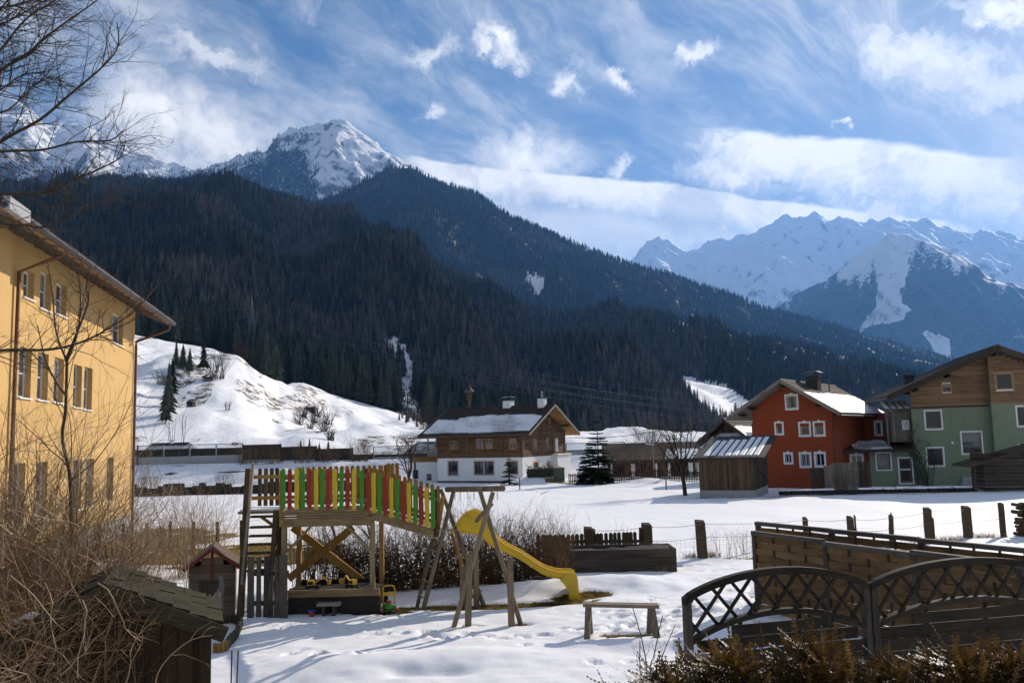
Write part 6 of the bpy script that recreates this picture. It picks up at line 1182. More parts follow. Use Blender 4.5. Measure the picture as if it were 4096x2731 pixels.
# ------------------------------------------------------------------ play hut, little fence, log edging, garden shed
c2 = lambda *a: tuple((0 if i % 2 == 0 else 1700) + v * .65767 for i, v in enumerate(a))
hf = Frame(P(*c2(1290, 1145), 19.0), 16); hf.o.z = gz(hf.o.x, hf.o.y); H = hf.thing('play_hut'); tag(H, 'small wooden play hut with red trim beside the tower stair', 'play hut'); wood('hut_wood', (.07, .046, .028), (.17, .118, .075), 0, 1.4, var=.25); mat('red_trim', color=(.14, .018, .012), rough=.6)
wx0, wx1 = hf.hy(*c2(1145, 1000)).x, hf.hy(*c2(1430, 1000)).x; za_ = hf.hy(*c2(1272, 757)).z; zE = hf.hy(*c2(1432, 850)).z; xm = (wx0 + wx1) / 2; dr = (hf.hy(*c2(1212, 1000)).x, hf.hy(*c2(1358, 1000)).x); zd = hf.hy(*c2(1290, 935)).z; nb = 9
for i in range(nb):
    z0 = -.05 + i * (za_ + .05) / nb; z1_ = z0 + (za_ + .05) / nb - .008; hwz = (wx1 - wx0) / 2 * min(1, max(0, (za_ - z1_) / (za_ - zE)))
    for s0, s1 in (((xm - hwz, dr[0]), (dr[1], xm + hwz)) if z1_ < zd else ((xm - hwz, xm + hwz),)):
        if s1 - s0 > .03: MB().box(s0, s1, 0, .025, z0, z1_).build('board', 'hut_wood', H)
MB().box(dr[0], dr[1], .03, .06, -.05, zd).build('door', 'dark_wood', H); MB().box(xm - .03, xm + .03, -.02, .0 - .003, zd, za_ + .02).build('trim', 'red_trim', H)  # dark panel in the open doorway, its colour stands for the shade inside
for x in (wx0, wx1 - .03): MB().box(x, x + .03, .03, 1.1, -.05, zE).build('side_wall', 'hut_wood', H)
MB().box(wx0, wx1, 1.1, 1.13, -.05, zE).build('back_wall', 'hut_wood', H)
for s_ in (-1, 1):
    a, b = Vector((xm, 0, za_ + .02)), Vector((xm + s_ * ((wx1 - wx0) / 2 + .10), 0, zE - .04)); MB().hexa([a + Vector((0, -.12, 0)), b + Vector((0, -.12, 0)), b + Vector((0, 1.25, 0)), a + Vector((0, 1.25, 0)), a + Vector((0, -.12, .035)), b + Vector((0, -.12, .035)), b + Vector((0, 1.25, .035)), a + Vector((0, 1.25, .035))]).build('roof', 'hut_wood', H); MB().beam(a + Vector((0, -.135, .0)), b + Vector((0, -.135, .0)), .02, .07).build('barge_board', 'red_trim', H)
a, b = P(*c2(1345, 1140), 18.2), P(*c2(1130, 1140), 15.6); H = empty('picket_fence', (a.x, a.y, gz(a.x, a.y))); tag(H, 'little pale picket fence between play hut and shed', 'fence'); lp = picket_mesh(.06, .72, .018); lp.materials.append(MATS['pale_wood']); a.z = b.z = 0; n = 26
for i in range(n): o = bpy.data.objects.new('picket', lp); COL.objects.link(o); o.parent = H; c = a.lerp(b, i / (n - 1)); o.location = (c.x - a.x, c.y - a.y, -.02); o.rotation_euler = (0, random.uniform(-.03, .03), math.atan2((b - a).y, (b - a).x)); o.scale = (1, 1, random.uniform(.92, 1.06))
for z in (.2, .5): MB().beam((0, .03, z), (b.x - a.x, b.y - a.y + .03, z), .03, .06).build('rail', 'pale_wood', H)
MB().box(-.04, .04, -.04, .04, -.2, .95).build('post', 'grey_wood', H)
e = [gpt(*c2(*p)) for p in ((1350, 1185), (1420, 1182), (1468, 1200), (1440, 1260), (1405, 1300), (1375, 1335), (1330, 1352), (1283, 1350))]; H = empty('log_edging', e[0]); tag(H, 'curved edging of short round palisade logs beside the shed', 'edging')
for i in range(len(e) - 1):
    n = max(2, int((e[i + 1] - e[i]).length / .075))
    for k in range(n): c = e[i].lerp(e[i + 1], k / n); r0 = random.uniform(.034, .04); o = MB().lathe([(r0, -.15), (r0, .15), (r0 * .8, .175)], (0, 0, 0), 7).build('stake', 'honey' if i > 4 else 'rot_wood', H); o.location = c - e[0] + Vector((0, 0, random.uniform(-.01, .02)))
# garden shed in the near left corner
SHD = 8.0; ap = P(418, 2335, SHD); sf = Frame((ap.x, ap.y, 0), 19.5); lf, rt = sf.hy(0, 2572), sf.hy(893, 2500); lf, rt = lf + Vector((ap.x, 0, 0)), rt + Vector((ap.x, 0, 0)); H = sf.thing('garden_shed'); tag(H, 'dark garden shed with mossy gable roof in the near left corner', 'shed'); wood('shed_wood', (.010, .006, .003), (.038, .022, .010), 2, 1.5, var=.35); wood('fascia_wood', (.016, .011, .006), (.055, .040, .022), 0, 1.2, var=.2)
mat('moss_roof', lambda t, b: (t.put(b.inputs['Base Color'], t.mix(t.smooth(t.noise(objco(t), 3, 6, .7), .35, .65), (.018, .013, .008), (.040, .036, .011))), bump(t, b, t.noise(objco(t), 25, 4, .7), .7, .03)), rough=.95)
za_ = ap.z; rs = (rt.z - za_) / (rt.x - ap.x); lsx = -1.75; ls = -(za_ - lf.z) / (ap.x - lf.x); rx_ = rt.x - ap.x
wr = sf.hy(838, 2600, .15).x
n = 17
for i in range(n):
    x0 = -1.45 + (wr + 1.45) * i / n; x1 = x0 + (wr + 1.45) / n - .006; zt = za_ + (rs * max(x0, 0) if x0 > 0 else -ls * x0 * -1 if 0 else -abs(x0) * abs(ls)) - .06
    if x0 > 0: zt = za_ + rs * x1 - .07
    MB().box(x0, x1, .15, .18, .9 if i % 1 == 0 else 0, zt).build('board', 'shed_wood', H)
for k in range(7): MB().box(-1.45, wr, .14, .17, -.1 + k * .145, -.1 + k * .145 + .138).build('board', 'shed_wood', H)
MB().prism([(-1.45, -.1), (wr - .02, -.1), (wr - .02, za_ + rs * wr - .1), (0, za_ - .09), (-1.45, za_ - abs(ls) * 1.45 - .1)], (0, .185, 0), (1, 0, 0), (0, 0, 1), (0, .02, 0)).build('backing', 'shed_wood', H); MB().box(wr - .09, wr + .015, .10, .20, -.1, za_ + rs * wr - .08).build('corner_post', 'shed_wood', H); MB().box(-1.45, wr, .12, .15, .93, 1.03).build('rail', 'shed_wood', H)
MB().box(wr - .03, wr, .2, 1.05, -.1, za_ + rs * wr - .08).build('side_wall', 'shed_wood', H)
for s_, xe_, sl_ in ((1, rx_, rs), (-1, lsx, None)):
    ze_ = za_ + rs * rx_ if s_ > 0 else za_ - abs(ls) * abs(lsx)
    d = MB().hexa([(0, -.1, za_ - .03), (xe_, -.1, ze_ - .03), (xe_, 1.2, ze_ - .03), (0, 1.2, za_ - .03), (0, -.1, za_ + .01), (xe_, -.1, ze_ + .01), (xe_, 1.2, ze_ + .01), (0, 1.2, za_ + .01)]).build('roof', 'shed_wood', H)
    for r in range(7):
        a0, a1 = r / 7, (r + 1) / 7 + .03; xA, xB = xe_ * (1 - a0), xe_ * (1 - min(a1, 1)); zA, zB = ze_ + (za_ - ze_) * a0 + .045, ze_ + (za_ - ze_) * min(a1, 1) + .02
        for k in range(4): y0 = -.12 + k * .325; j = random.uniform(-.008, .008); MB().hexa([(xA, y0, zA - .02 + j), (xB, y0, zB - .012 + j), (xB, y0 + .315, zB - .012 + j), (xA, y0 + .315, zA - .02 + j), (xA, y0, zA + .008 + j), (xB, y0, zB + .008 + j), (xB, y0 + .315, zB + .008 + j), (xA, y0 + .315, zA + .008 + j)]).build('shingle', 'moss_roof', d)
    MB().beam((-.0, -.13, za_ - .055), (xe_ * 1.02, -.13, ze_ - .06), .04, .14).build('barge_board', 'fascia_wood', d)
for i in range(4):
    c = Vector((-.62 - .17 * i, .3 + .3 * i, 0)); c.z = za_ - abs(ls) * abs(c.x) + .05; m = MB().lathe([(.09, 0), (.07, .025), (.02, .04)], (0, 0, 0), 8).build('snow_clump', 'snow', H); m.location = c
# two canes in the snow
for i, (px, py, pt) in enumerate(((922, 2745, 2600), (945, 2745, 2600))):
    D_ = 13.0; b = P(px, py, D_); b.z = gz(b.x, b.y); o = MB().tube([(0, 0, -.1), (.01, 0, .3), (0.015 + .01 * i, 0, P(px, pt, D_).z - b.z)], .011, 6).build('garden_cane', 'brown_wood'); o.location = b; tag(o, ['left thin cane sticking out of the snow by the shed', 'right thin cane sticking out of the snow by the shed'][i], 'cane', 'garden canes')
# ------------------------------------------------------------------ plants
def seg_mesh(name, S, n=3):
    """S: rows (p0x,p0y,p0z,p1x,p1y,p1z,r0,r1) -> one mesh of thin tapered twigs"""
    S = np.asarray(S, float); a, b, r0, r1 = S[:, :3], S[:, 3:6], S[:, 6:7], S[:, 7:8]; d = b - a; d /= np.linalg.norm(d, axis=1, keepdims=True) + 1e-9
    ref = np.where(np.abs(d[:, 2:3]) > .9, np.array([[1., 0, 0]]), np.array([[0, 0, 1.]])); u = np.cross(d, ref); u /= np.linalg.norm(u, axis=1, keepdims=True); v = np.cross(d, u); V = []
    for k in range(n): t = 2 * math.pi * k / n; w = u * math.cos(t) + v * math.sin(t); V.append(a + w * r0)
    for k in range(n): t = 2 * math.pi * k / n; w = u * math.cos(t) + v * math.sin(t); V.append(b + w * r1)
    V = np.stack(V, 1).reshape(-1, 3); base = np.arange(len(S))[:, None] * 2 * n; F = np.concatenate([base + np.array([[k, (k + 1) % n, n + (k + 1) % n, n + k]]) for k in range(n)], 0)
    return np_mesh(name, V, F, True)
def grow(S, p, d, L, r, depth, rn, step=.12, bend=.25, up=.05, kids=3, kr=.62, kl=.62, ang=.8, tip=.35):
    """recursive bare branch; appends segments to S"""
    n = max(2, int(L / step)); d = Vector(d).normalized(); p = Vector(p); pts = []
    for i in range(n):
        t0, t1 = i / n, (i + 1) / n; q_ = p + d * (L / n); S.append((*p, *q_, r * (1 - t0 * (1 - tip)), r * (1 - t1 * (1 - tip)))); pts.append((q_, d.copy(), t1)); p = q_
        d = (d + Vector((rn.gauss(0, bend), rn.gauss(0, bend), rn.gauss(0, bend) + up)) * .5).normalized()
    if depth > 0:
        for k in range(kids):
            t = rn.uniform(.25, 1.0); q_, dd, tt = pts[min(n - 1, int(t * n))]; ax = Vector((rn.gauss(0, 1), rn.gauss(0, 1), rn.gauss(0, 1))).cross(dd); ax = ax.normalized() if ax.length > 1e-4 else Vector((1, 0, 0))
            a = rn.uniform(.5, 1.2) * ang; nd = dd * math.cos(a) + ax * math.sin(a); grow(S, q_, nd, L * kl * rn.uniform(.6, 1.15) * (1.1 - .5 * t), r * kr * (1 - .5 * tt), depth - 1, rn, step, bend, up, kids, kr, kl, ang, tip)
    return p
mat('twig', lambda t, b: t.put(b.inputs['Base Color'], t.mix(t.noise(objco(t), 3, 4, .6), (.095, .052, .020), (.36, .22, .095))), rough=.45, spec=.5)
mat('dark_twig', lambda t, b: t.put(b.inputs['Base Color'], t.mix(t.noise(objco(t), 3, 4, .6), (.020, .015, .011), (.085, .062, .042))), rough=.75, spec=.2)
mat('brown_twig', lambda t, b: t.put(b.inputs['Base Color'], t.mix(t.noise(objco(t), .8, 4, .6), (.055, .034, .018), (.19, .125, .072))), rough=.85, spec=.1)
mat('hill_twig', lambda t, b: t.put(b.inputs['Base Color'], t.mix(t.noise(objco(t), .5, 4, .6), (.022, .016, .013), (.07, .050, .038))), rough=.95, spec=.05)
def limb_from(S, pts, r0, r1, rn, nk, klen, krad, depth, **kw):
    """a limb through given world points with side shoots"""
    c = cr(pts, 6); m = len(c)
    for i in range(m - 1):
        a, b = Vector(c[i]), Vector(c[i + 1]); S.append((*a, *b, r0 + (r1 - r0) * i / m, r0 + (r1 - r0) * (i + 1) / m))
    for k in range(nk):
        i = rn.randrange(1, m - 1); a = Vector(c[i]); d = (Vector(c[min(i + 1, m - 1)]) - a).normalized(); ax = Vector((rn.gauss(0, 1), rn.gauss(0, .6), rn.gauss(0, 1))).cross(d).normalized(); g = rn.uniform(.45, 1.1)
        grow(S, a, d * math.cos(g) + ax * math.sin(g), klen * rn.uniform(.5, 1.2), krad * (1.1 - .6 * i / m), depth, rn, **kw)
rn = random.Random(12)
# big bare tree whose trunk stands just outside the left edge
DT = 10.0; tb = P(-330, 2600, DT); tb.z = 0; TR = empty('bare_tree', tb); tag(TR, 'large dark bare tree reaching in over the left edge', 'tree'); o0 = np.array(tb); pp = lambda px, py, dd=0: tuple(np.array(P(px, py, DT + dd)) - o0)
S = []; limb_from(S, [(0, 0, -.2), (.05, 0, 2), pp(-330, 1300), pp(-300, 700), pp(-260, 200), pp(-220, -400)], .19, .07, rn, 0, 1, .02, 1); link('trunk', seg_mesh('trunk', S, 8), 'bark', TR)
limbs = [([(-320, 1000, 0), (-150, 470, -.2), (0, 284, -.3), (115, 217, -.3), (166, 166, -.2), (255, 96, 0), (389, 0, .1), (470, -80, .2)], .030, 26), ([(-320, 1100, 0), (-160, 700, .2), (0, 567, .2), (159, 478, .1), (274, 382, 0), (408, 268, 0), (472, 185, 0), (468, 89, .1)], .032, 26),
         ([(-325, 1150, 0), (-150, 640, -.3), (0, 606, -.4), (166, 599, -.4), (306, 567, -.4), (440, 561, -.4), (491, 523, -.3)], .026, 22), ([(-325, 1250, 0), (-150, 800, .3), (0, 775, .4), (159, 775, .5), (287, 720, .5), (382, 682, .5), (478, 631, .5), (504, 561, .5)], .028, 26),
         ([(-330, 1700, 0), (-150, 1450, .2), (0, 1402, .3), (172, 1399, .3), (287, 1380, .3), (383, 1342, .3), (446, 1304, .3), (542, 1240, .2), (644, 1119, .2)], .026, 22), ([(-260, 200, 0), (-100, 60, 0), (60, 20, -.2), (200, -20, 0)], .024, 22), ([(-280, 450, 0), (-120, 330, .2), (0, 200, .3), (100, 80, .3), (190, 20, .3), (330, -60, .3)], .024, 24), ([(-300, 600, 0), (-140, 180, 0), (-20, 60, .1), (80, -60, .2)], .024, 20),
         ([(-325, 1300, 0), (-100, 930, .4), (60, 900, .5), (180, 905, .6), (330, 840, .6), (440, 780, .6)], .020, 18)]
limbs += [([(-270, 300, 0), (-120, 120, .3), (20, 90, .4), (130, 30, .5), (260, -40, .5)], .022, 22), ([(-300, 560, 0), (-150, 400, -.2), (-20, 370, -.3), (90, 300, -.3), (180, 290, -.3)], .020, 22), ([(-260, 150, 0), (-130, -20, -.2), (0, -30, -.3), (120, -60, -.3)], .022, 18), ([(-300, 640, 0), (-120, 470, .5), (30, 440, .6), (150, 330, .7), (240, 310, .7)], .018, 20)]
for i, (pts, r0, k) in enumerate(limbs):
    S = []; limb_from(S, [pp(*p_) for p_ in pts], r0, .006, rn, int(k * 1.7), .62, .0085, 2, step=.10, bend=.24, up=.06, kids=5, kr=.62, kl=.52, ang=.75); link('limb', seg_mesh('limb', S, 3), 'dark_twig', TR)
# upright young tree in front of the yellow wall
DT = 9.0; tb = P(262, 2500, DT); tb.z = 0; TR = empty('bare_tree', tb); tag(TR, 'slender young bare tree forking before the yellow wall', 'tree'); o0 = np.array(tb)
S = []; limb_from(S, [(0, 0, -.2), (.05, 0, 1), pp(285, 2000), pp(250, 1760), pp(262, 1640), pp(268, 1445)], .020, .014, rn, 14, .9, .008, 2, up=.12); link('trunk', seg_mesh('trunk', S, 6), 'dark_twig', TR)
for pts in ([(268, 1445), (310, 1330), (322, 1200), (312, 1080)], [(268, 1445), (225, 1330), (210, 1180), (190, 1050)], [(262, 1580), (220, 1520), (180, 1430), (150, 1300)], [(262, 1440), (350, 1220), (345, 1150), (360, 1060)]):
    S = []; limb_from(S, [pp(*p_) for p_ in pts], .013, .004, rn, 12, .45, .005, 2, up=.1); link('limb', seg_mesh('limb', S, 4), 'dark_twig', TR)
# long low branch across the yellow wall, part of a shrub further left
tb = P(120, 2450, 8.6); tb.z = 0; DT = 8.6; o0 = np.array(tb)
def shrub(name, base, n, L, spread, r, depth, label, mt, rnd_, bend=.25, up=.02, group=None, arch=0.0, lean=(0, 0), bw=.3, kids=3, step=.14, cat='shrub', ang=.7, kl=.6, clip=None):
    H = empty(name, base); tag(H, label, cat, group); k = max(1, n // 60)
    for c in range(k):
        S = []
        for i in range(n // k):
            a = rnd_.uniform(0, 6.283); s = abs(rnd_.gauss(0, spread)); d = Vector((math.cos(a) * s + lean[0], math.sin(a) * s + lean[1], 1.0)); st = Vector((rnd_.uniform(-bw, bw), rnd_.uniform(-bw, bw) * .7, -.05))
            S1 = []; grow(S1, st, d, L * rnd_.uniform(.55, 1.1), r * rnd_.uniform(.6, 1.1), depth, rnd_, step, bend, up - arch * s, kids, .6, kl, ang, .3)
            if clip and max(project(base[0] + g[3], base[1] + g[4], base[2] + g[5])[0] for g in S1) > clip: continue      # keep the thicket off the path to the tower
            S += S1
        link('stem', seg_mesh('stem', S, 3), mt, H)['kind'] = 'stuff'
    return H
# brown thicket filling the left edge
for i, (px, D_, L, n, lab, le) in enumerate(((20, 8.9, 3.9, 420, 'dense tan thicket of bare stems at the left edge', (.04, 0)), (220, 9.6, 3.5, 420, 'tangled tan thicket before the foot of the yellow building', (.03, 0)), (400, 10.6, 2.6, 260, 'arching tan stems rising behind the garden shed roof', (-.02, .05)), (-60, 7.7, 2.75, 220, 'drooping tan stems in front of the shed roof', (.10, 0)), (430, 9.35, 2.6, 240, 'tan stems bent over the back of the shed', (.06, 0)), (-120, 9.3, 4.3, 170, 'tall tan stems leaning in from the left edge', (.10, 0)))):
    b = P(px, 2500, D_); b.z = 0; shrub('bare_shrub', b, n, L, .38, .0115, 2, lab, 'twig', random.Random(40 + i), bend=.32, up=-.01, group='tan thicket on the left', arch=.13, lean=le, bw=.75, kids=5, step=.25, clip=700 if D_ < 8 else 800, ang=.9, kl=.5)
# thin branches hanging in front of the shed
b = P(60, 2731, 6.2); H = empty('bare_shrub', (b.x, b.y, 0)); tag(H, 'pale crooked branches in front of the garden shed', 'shrub')
for (x0, y0, dx, dz) in ((-120, 2250, .9, -.6), (40, 2300, .8, -.75), (180, 2330, .5, -.9), (330, 2400, .45, -.9), (60, 2560, .9, .1), (500, 2740, .3, 1), (620, 2740, .25, 1), (240, 2700, .6, .5), (390, 2330, .7, -.5)):
    S = []; p_ = P(x0, y0, 6.2 + rn.uniform(-.3, .5)); grow(S, Vector((p_.x - b.x, p_.y - b.y, p_.z)), (dx, rn.uniform(-.2, .2), dz), .55, .006, 2, rn, .07, .5, -.05, 3, .6, .55, .8)
    link('branch', seg_mesh('branch', S, 4), 'twig', H)
b = P(800, 2200, 25.5); b.z = gz(b.x, b.y); shrub('bare_shrub', b, 130, 2.6, .42, .010, 2, 'loose bare shrub standing behind the play hut', 'twig', random.Random(51), bend=.2, up=.02, arch=.06, bw=.7, kids=3, step=.2)
b = P(620, 2230, 27.5); b.z = gz(b.x, b.y); shrub('bare_shrub', b, 90, 2.0, .5, .010, 2, 'low bare shrub between thicket and play hut', 'twig', random.Random(52), bend=.2, up=.02, arch=.08, bw=.9, kids=3, step=.2)
# bare hedge behind ramp and slide
hb = P(1600, 2330, 22.2); hb.z = 0; H = empty('hedge', hb); tag(H, 'dense bare brown hedge behind the ramp and slide', 'hedge'); rh = random.Random(61)
for c in range(11):
    S = []; x0, x1 = -2.6 + c * .62, -2.6 + (c + 1) * .62
    for i in range(58):
        x = rh.uniform(x0, x1); y = rh.uniform(-.35, .45); d = Vector((rh.gauss(0, .22), rh.gauss(0, .2), 1)); L = rh.uniform(1.0, 1.95) * (.85 if c < 4 else 1.0 if c < 9 else .8); z0 = gz(hb.x + x, hb.y + y); grow(S, (x, y, z0 - .05), d, L, .010, 2, rh, .16, .2, .02, 4, .62, .55, .7)
    link('stem', seg_mesh('stem', S, 3), 'brown_twig', H)['kind'] = 'stuff'
S = []
for i in range(5200):   # dense lower growth
    x = rh.uniform(-1.6, 3.6); y = rh.uniform(-.4, .4); z = abs(rh.gauss(0, .45)); a = rh.uniform(0, 6.28); L = rh.uniform(.15, .45); zz_ = gz(hb.x + x, hb.y + y); S.append((x, y, zz_ + z, x + L * math.cos(a) * .7, y + L * math.sin(a) * .5, zz_ + z + rh.uniform(-.05, .4) * L, .012, .004))
link('undergrowth', seg_mesh('undergrowth', S, 3), 'brown_twig', H)['kind'] = 'stuff'
for px, D_, L, lab in ((1390, 22.6, 2.2, 'leaning bare sapling in the hedge under the ramp'), (1520, 22.9, 1.9, 'thin bare sapling in the hedge behind the ladder')):
    b = P(px, 2340, D_); b.z = gz(b.x, b.y); T_ = empty('bare_tree', b); tag(T_, lab, 'tree'); S = []; grow(S, (0, 0, -.1), (-.15, 0, 1), L, .05, 3, rh, .2, .15, .05, 5, .5, .6, .7); link('stem', seg_mesh('stem', S, 4), 'dark_twig', T_)
for px, py, D_, n, L, lab, mt in ((2150, 2265, 23.3, 16, 1.6, 'pale leafless sapling clump left of the crooked gate', 'twig'), (2480, 2235, 26.2, 12, 1.25, 'wispy dry weed rising above the dark pickets', 'twig'), (2900, 2205, 26.9, 60, .8, 'dry reed stalks along the wire fence', 'twig'), (2350, 2240, 26.4, 6, 1.3, 'few thin dry stalks by the broad sleeper post', 'twig'), (2010, 2010, 31, 30, 1.2, 'thin dry stems rising behind the slide', 'twig')):
    b = P(px, py, D_); b.z = gz(b.x, b.y); shrub('weeds' if 0 else 'bare_shrub', b, n, L, .14 if n > 20 else .3, .006, 1, lab, mt, random.Random(int(px)), bend=.12, bw=.9 if n > 20 else .25, step=.2, cat='plant')
# shrubs on the road bank, trees round the houses
for i, (px, py, D_, L, n, lab) in enumerate(((990, 1890, 114, 2.6, 70, 'left bare bush below the tallest barrier panel'), (1090, 1885, 114, 2.2, 50, 'second bare bush below the stepped barrier'), (1215, 1885, 114, 2.6, 70, 'third bare bush below the stepped barrier'), (1320, 1888, 114, 2.0, 50, 'bare bush below the lowest barrier panel'), (1440, 1880, 113, 2.8, 80, 'dense bare bush beside the short barrier link'), (900, 1930, 108, 1.8, 40, 'low bare bush on the bank right of the dark soil'), (590, 1935, 100, 2.2, 60, 'bare bush beside the corner of the yellow building'))):
    b = P(px, py, D_); b.z = 1.3 if D_ > 110 else gz(b.x, b.y); shrub('bare_shrub', b, n, L, .45, .022, 2, lab, 'brown_twig', random.Random(70 + i), bend=.2, bw=1.2, group='bare bushes on the road bank', step=.35)
def bare_tree(px, py, D_, h, label, seed, r=.14, spread=.5, kids=6, mt='dark_twig', depth=3, fork=.35, tilt=0.0, up=.06, kl=.62):
    b = P(px, py, D_); b.z = gz(b.x, b.y) if D_ < 104 else b.z; T_ = empty('bare_tree', b); tag(T_, label, 'tree'); q_ = random.Random(seed); S = []; p_ = grow(S, (0, 0, -.2), (tilt, 0, 1), h * fork, r, 0, q_, .4, .06, .0, tip=.8); link('trunk', seg_mesh('trunk', S, 6), 'bark', T_); S = []
    for k in range(kids): a = 6.283 * k / kids + q_.uniform(-.3, .3); s = q_.uniform(.3, 1.0) * spread; grow(S, p_ - Vector((0, 0, q_.uniform(0, h * fork * .35))), (math.cos(a) * s, math.sin(a) * s, 1), h * (1 - fork) * q_.uniform(.7, 1.05), r * .5, depth, q_, h * .05, .22, up, 5, .58, kl, .75)
    link('crown', seg_mesh('crown', S, 3), mt, T_)['kind'] = 'stuff'
bare_tree(1632, 1950, 88, 5.6, 'gnarled bare fruit tree left of the log house', 81, .18, .9, 7, fork=.3, tilt=.1); bare_tree(2742, 1977, 62, 5.8, 'old bare fruit tree beside the timber shed', 82, .16, .75, 8, fork=.34, tilt=-.08); bare_tree(2598, 1905, 106, 6.6, 'round crowned bare tree behind the garage', 83, .14, .5, 10, 'brown_twig', fork=.25)
bare_tree(2570, 1940, 93, 4.4, 'many stemmed bare shrub before the garage', 84, .06, .8, 12, 'brown_twig', fork=.06); bare_tree(2455, 1955, 86, 3.6, 'small bare tree at the end of the brown fence', 85, .05, .6, 6, 'brown_twig', fork=.3); bare_tree(2665, 1925, 84, 4.0, 'bare apple tree between garage and old fruit tree', 86, .08, .8, 8, 'brown_twig', fork=.2); bare_tree(2880, 1760, 100, 5.0, 'thin bare tree top behind the barn roof', 87, .06, .5, 6, 'brown_twig', fork=.3)
# hillside plants
def on_hill(px, py): return hitA(px, py)
for i, (px, py, hp, lab) in enumerate(((692, 1590, 140, 'topmost spruce of the dark row on the hill'), (680, 1625, 150, 'second spruce of the dark row on the hill'), (670, 1660, 150, 'third spruce of the dark row on the hill'), (660, 1695, 140, 'lowest spruce of the dark row on the hill'), (706, 1470, 95, 'leftmost spruce of the clump below the wood'), (735, 1480, 110, 'middle spruce of the clump below the wood'), (762, 1488, 95, 'bushy spruce of the clump below the wood'), (812, 1478, 115, 'tall lone spruce beside the brown hillside trees'), (1070, 1500, 130, 'tall spruce below the pylon'), (1105, 1555, 170, 'tallest spruce at the tip of the wood'), (1130, 1560, 120, 'broad spruce beside the tip of the wood'), (1060, 1545, 150, 'slim spruce left of the tip of the wood'),
                                      (1203, 1792, 36, 'leftmost young spruce peeping over the barrier'), (1238, 1792, 40, 'second young spruce peeping over the barrier'), (1277, 1795, 34, 'third young spruce peeping over the barrier'), (1313, 1797, 40, 'rightmost young spruce peeping over the barrier'))):
    p_ = on_hill(px, py) if py < 1760 else P(px, py, 160); s = 1.15 * hp * p_.y / FPX / 22; o = tree_copy(SPR[i % 3], 'spruce_tree', p_ - Vector((0, 0, .3)), s * 1.25, lab, 'spruces standing on the snow hill', sz=s)
def hill_bare(px, py, hp, n, lab, seed, w=.5, mt='hill_twig', grp='bare trees on the snow hill'):
    p_ = on_hill(px, py); h = hp * p_.y / FPX; shrub('bare_tree', p_, n, h, w, .075, 2, lab, mt, random.Random(seed), bend=.12, up=.08, bw=h * .25, step=h * .14, cat='tree', group=grp, ang=.6)
hill_bare(868, 1518, 105, 60, 'brown bare tree clump right of the open hut', 91); hill_bare(965, 1462, 90, 60, 'brown bare trees below the pylon', 92); hill_bare(650, 1545, 60, 40, 'low bare bushes above the spruce row', 93); hill_bare(705, 1782, 150, 8, 'tall slender bare tree at the foot of the hill', 94, .25); hill_bare(1020, 1490, 80, 50, 'brown thicket between pylon and spruces', 95); hill_bare(1190, 1520, 70, 40, 'bare bushes along the edge of the wood', 96); hill_bare(910, 1640, 40, 10, 'small bare bush in the middle of the snow slope', 97)
for i, (px, py, hp) in enumerate(((1205, 1700, 50), (1235, 1725, 45), (1262, 1690, 55), (1290, 1725, 45), (1218, 1668, 45), (1275, 1665, 50), (1310, 1700, 60))): hill_bare(px, py, hp, 40, 'patch of bare thicket round the square hut', 110 + i, .8, grp='thicket round the square hut')
hill_bare(1255, 1655, 60, 5, 'thin birch beside the square hut', 121, .2); hill_bare(1298, 1690, 75, 4, 'thin tall birch below the square hut', 122, .15); hill_bare(1325, 1760, 50, 30, 'dark bushes in the gully above the barrier', 123, .5)
for i, (px, py) in enumerate(((1680, 1690), (1700, 1720), (1740, 1735), (1690, 1640))): hill_bare(px, py, 70, 45, 'brown bushes at the wood edge behind the log house', 130 + i, .6, grp='bushes behind the log house')
# garden conifers
def leafy(name, c0, c1, tr=.35):
    m = bpy.data.materials.new(name); m.use_nodes = True; t = NT(m.node_tree); m.node_tree.nodes.clear(); n = t.noise(objco(t), 2.2, 4, .6); c = t.mix(t.smooth(n, .3, .75), c0, c1)
    d = t.n('ShaderNodeBsdfPrincipled'); t.put(d.inputs['Base Color'], c); d.inputs['Roughness'].default_value = .5; d.inputs['Specular IOR Level'].default_value = .3; tl = t.n('ShaderNodeBsdfTranslucent'); t.put(tl.inputs[0], c); mx = t.n('ShaderNodeMixShader'); mx.inputs[0].default_value = tr
    t.t.links.new(d.outputs[0], mx.inputs[1]); t.t.links.new(tl.outputs[0], mx.inputs[2]); o = t.n('ShaderNodeOutputMaterial'); t.t.links.new(mx.outputs[0], o.inputs[0]); MATS[name] = m
leafy('fir', (.010, .018, .008), (.038, .052, .022), .15); leafy('thuja', (.030, .018, .004), (.165, .088, .020), .34); leafy('laurel', (.020, .030, .010), (.075, .085, .025), .2)
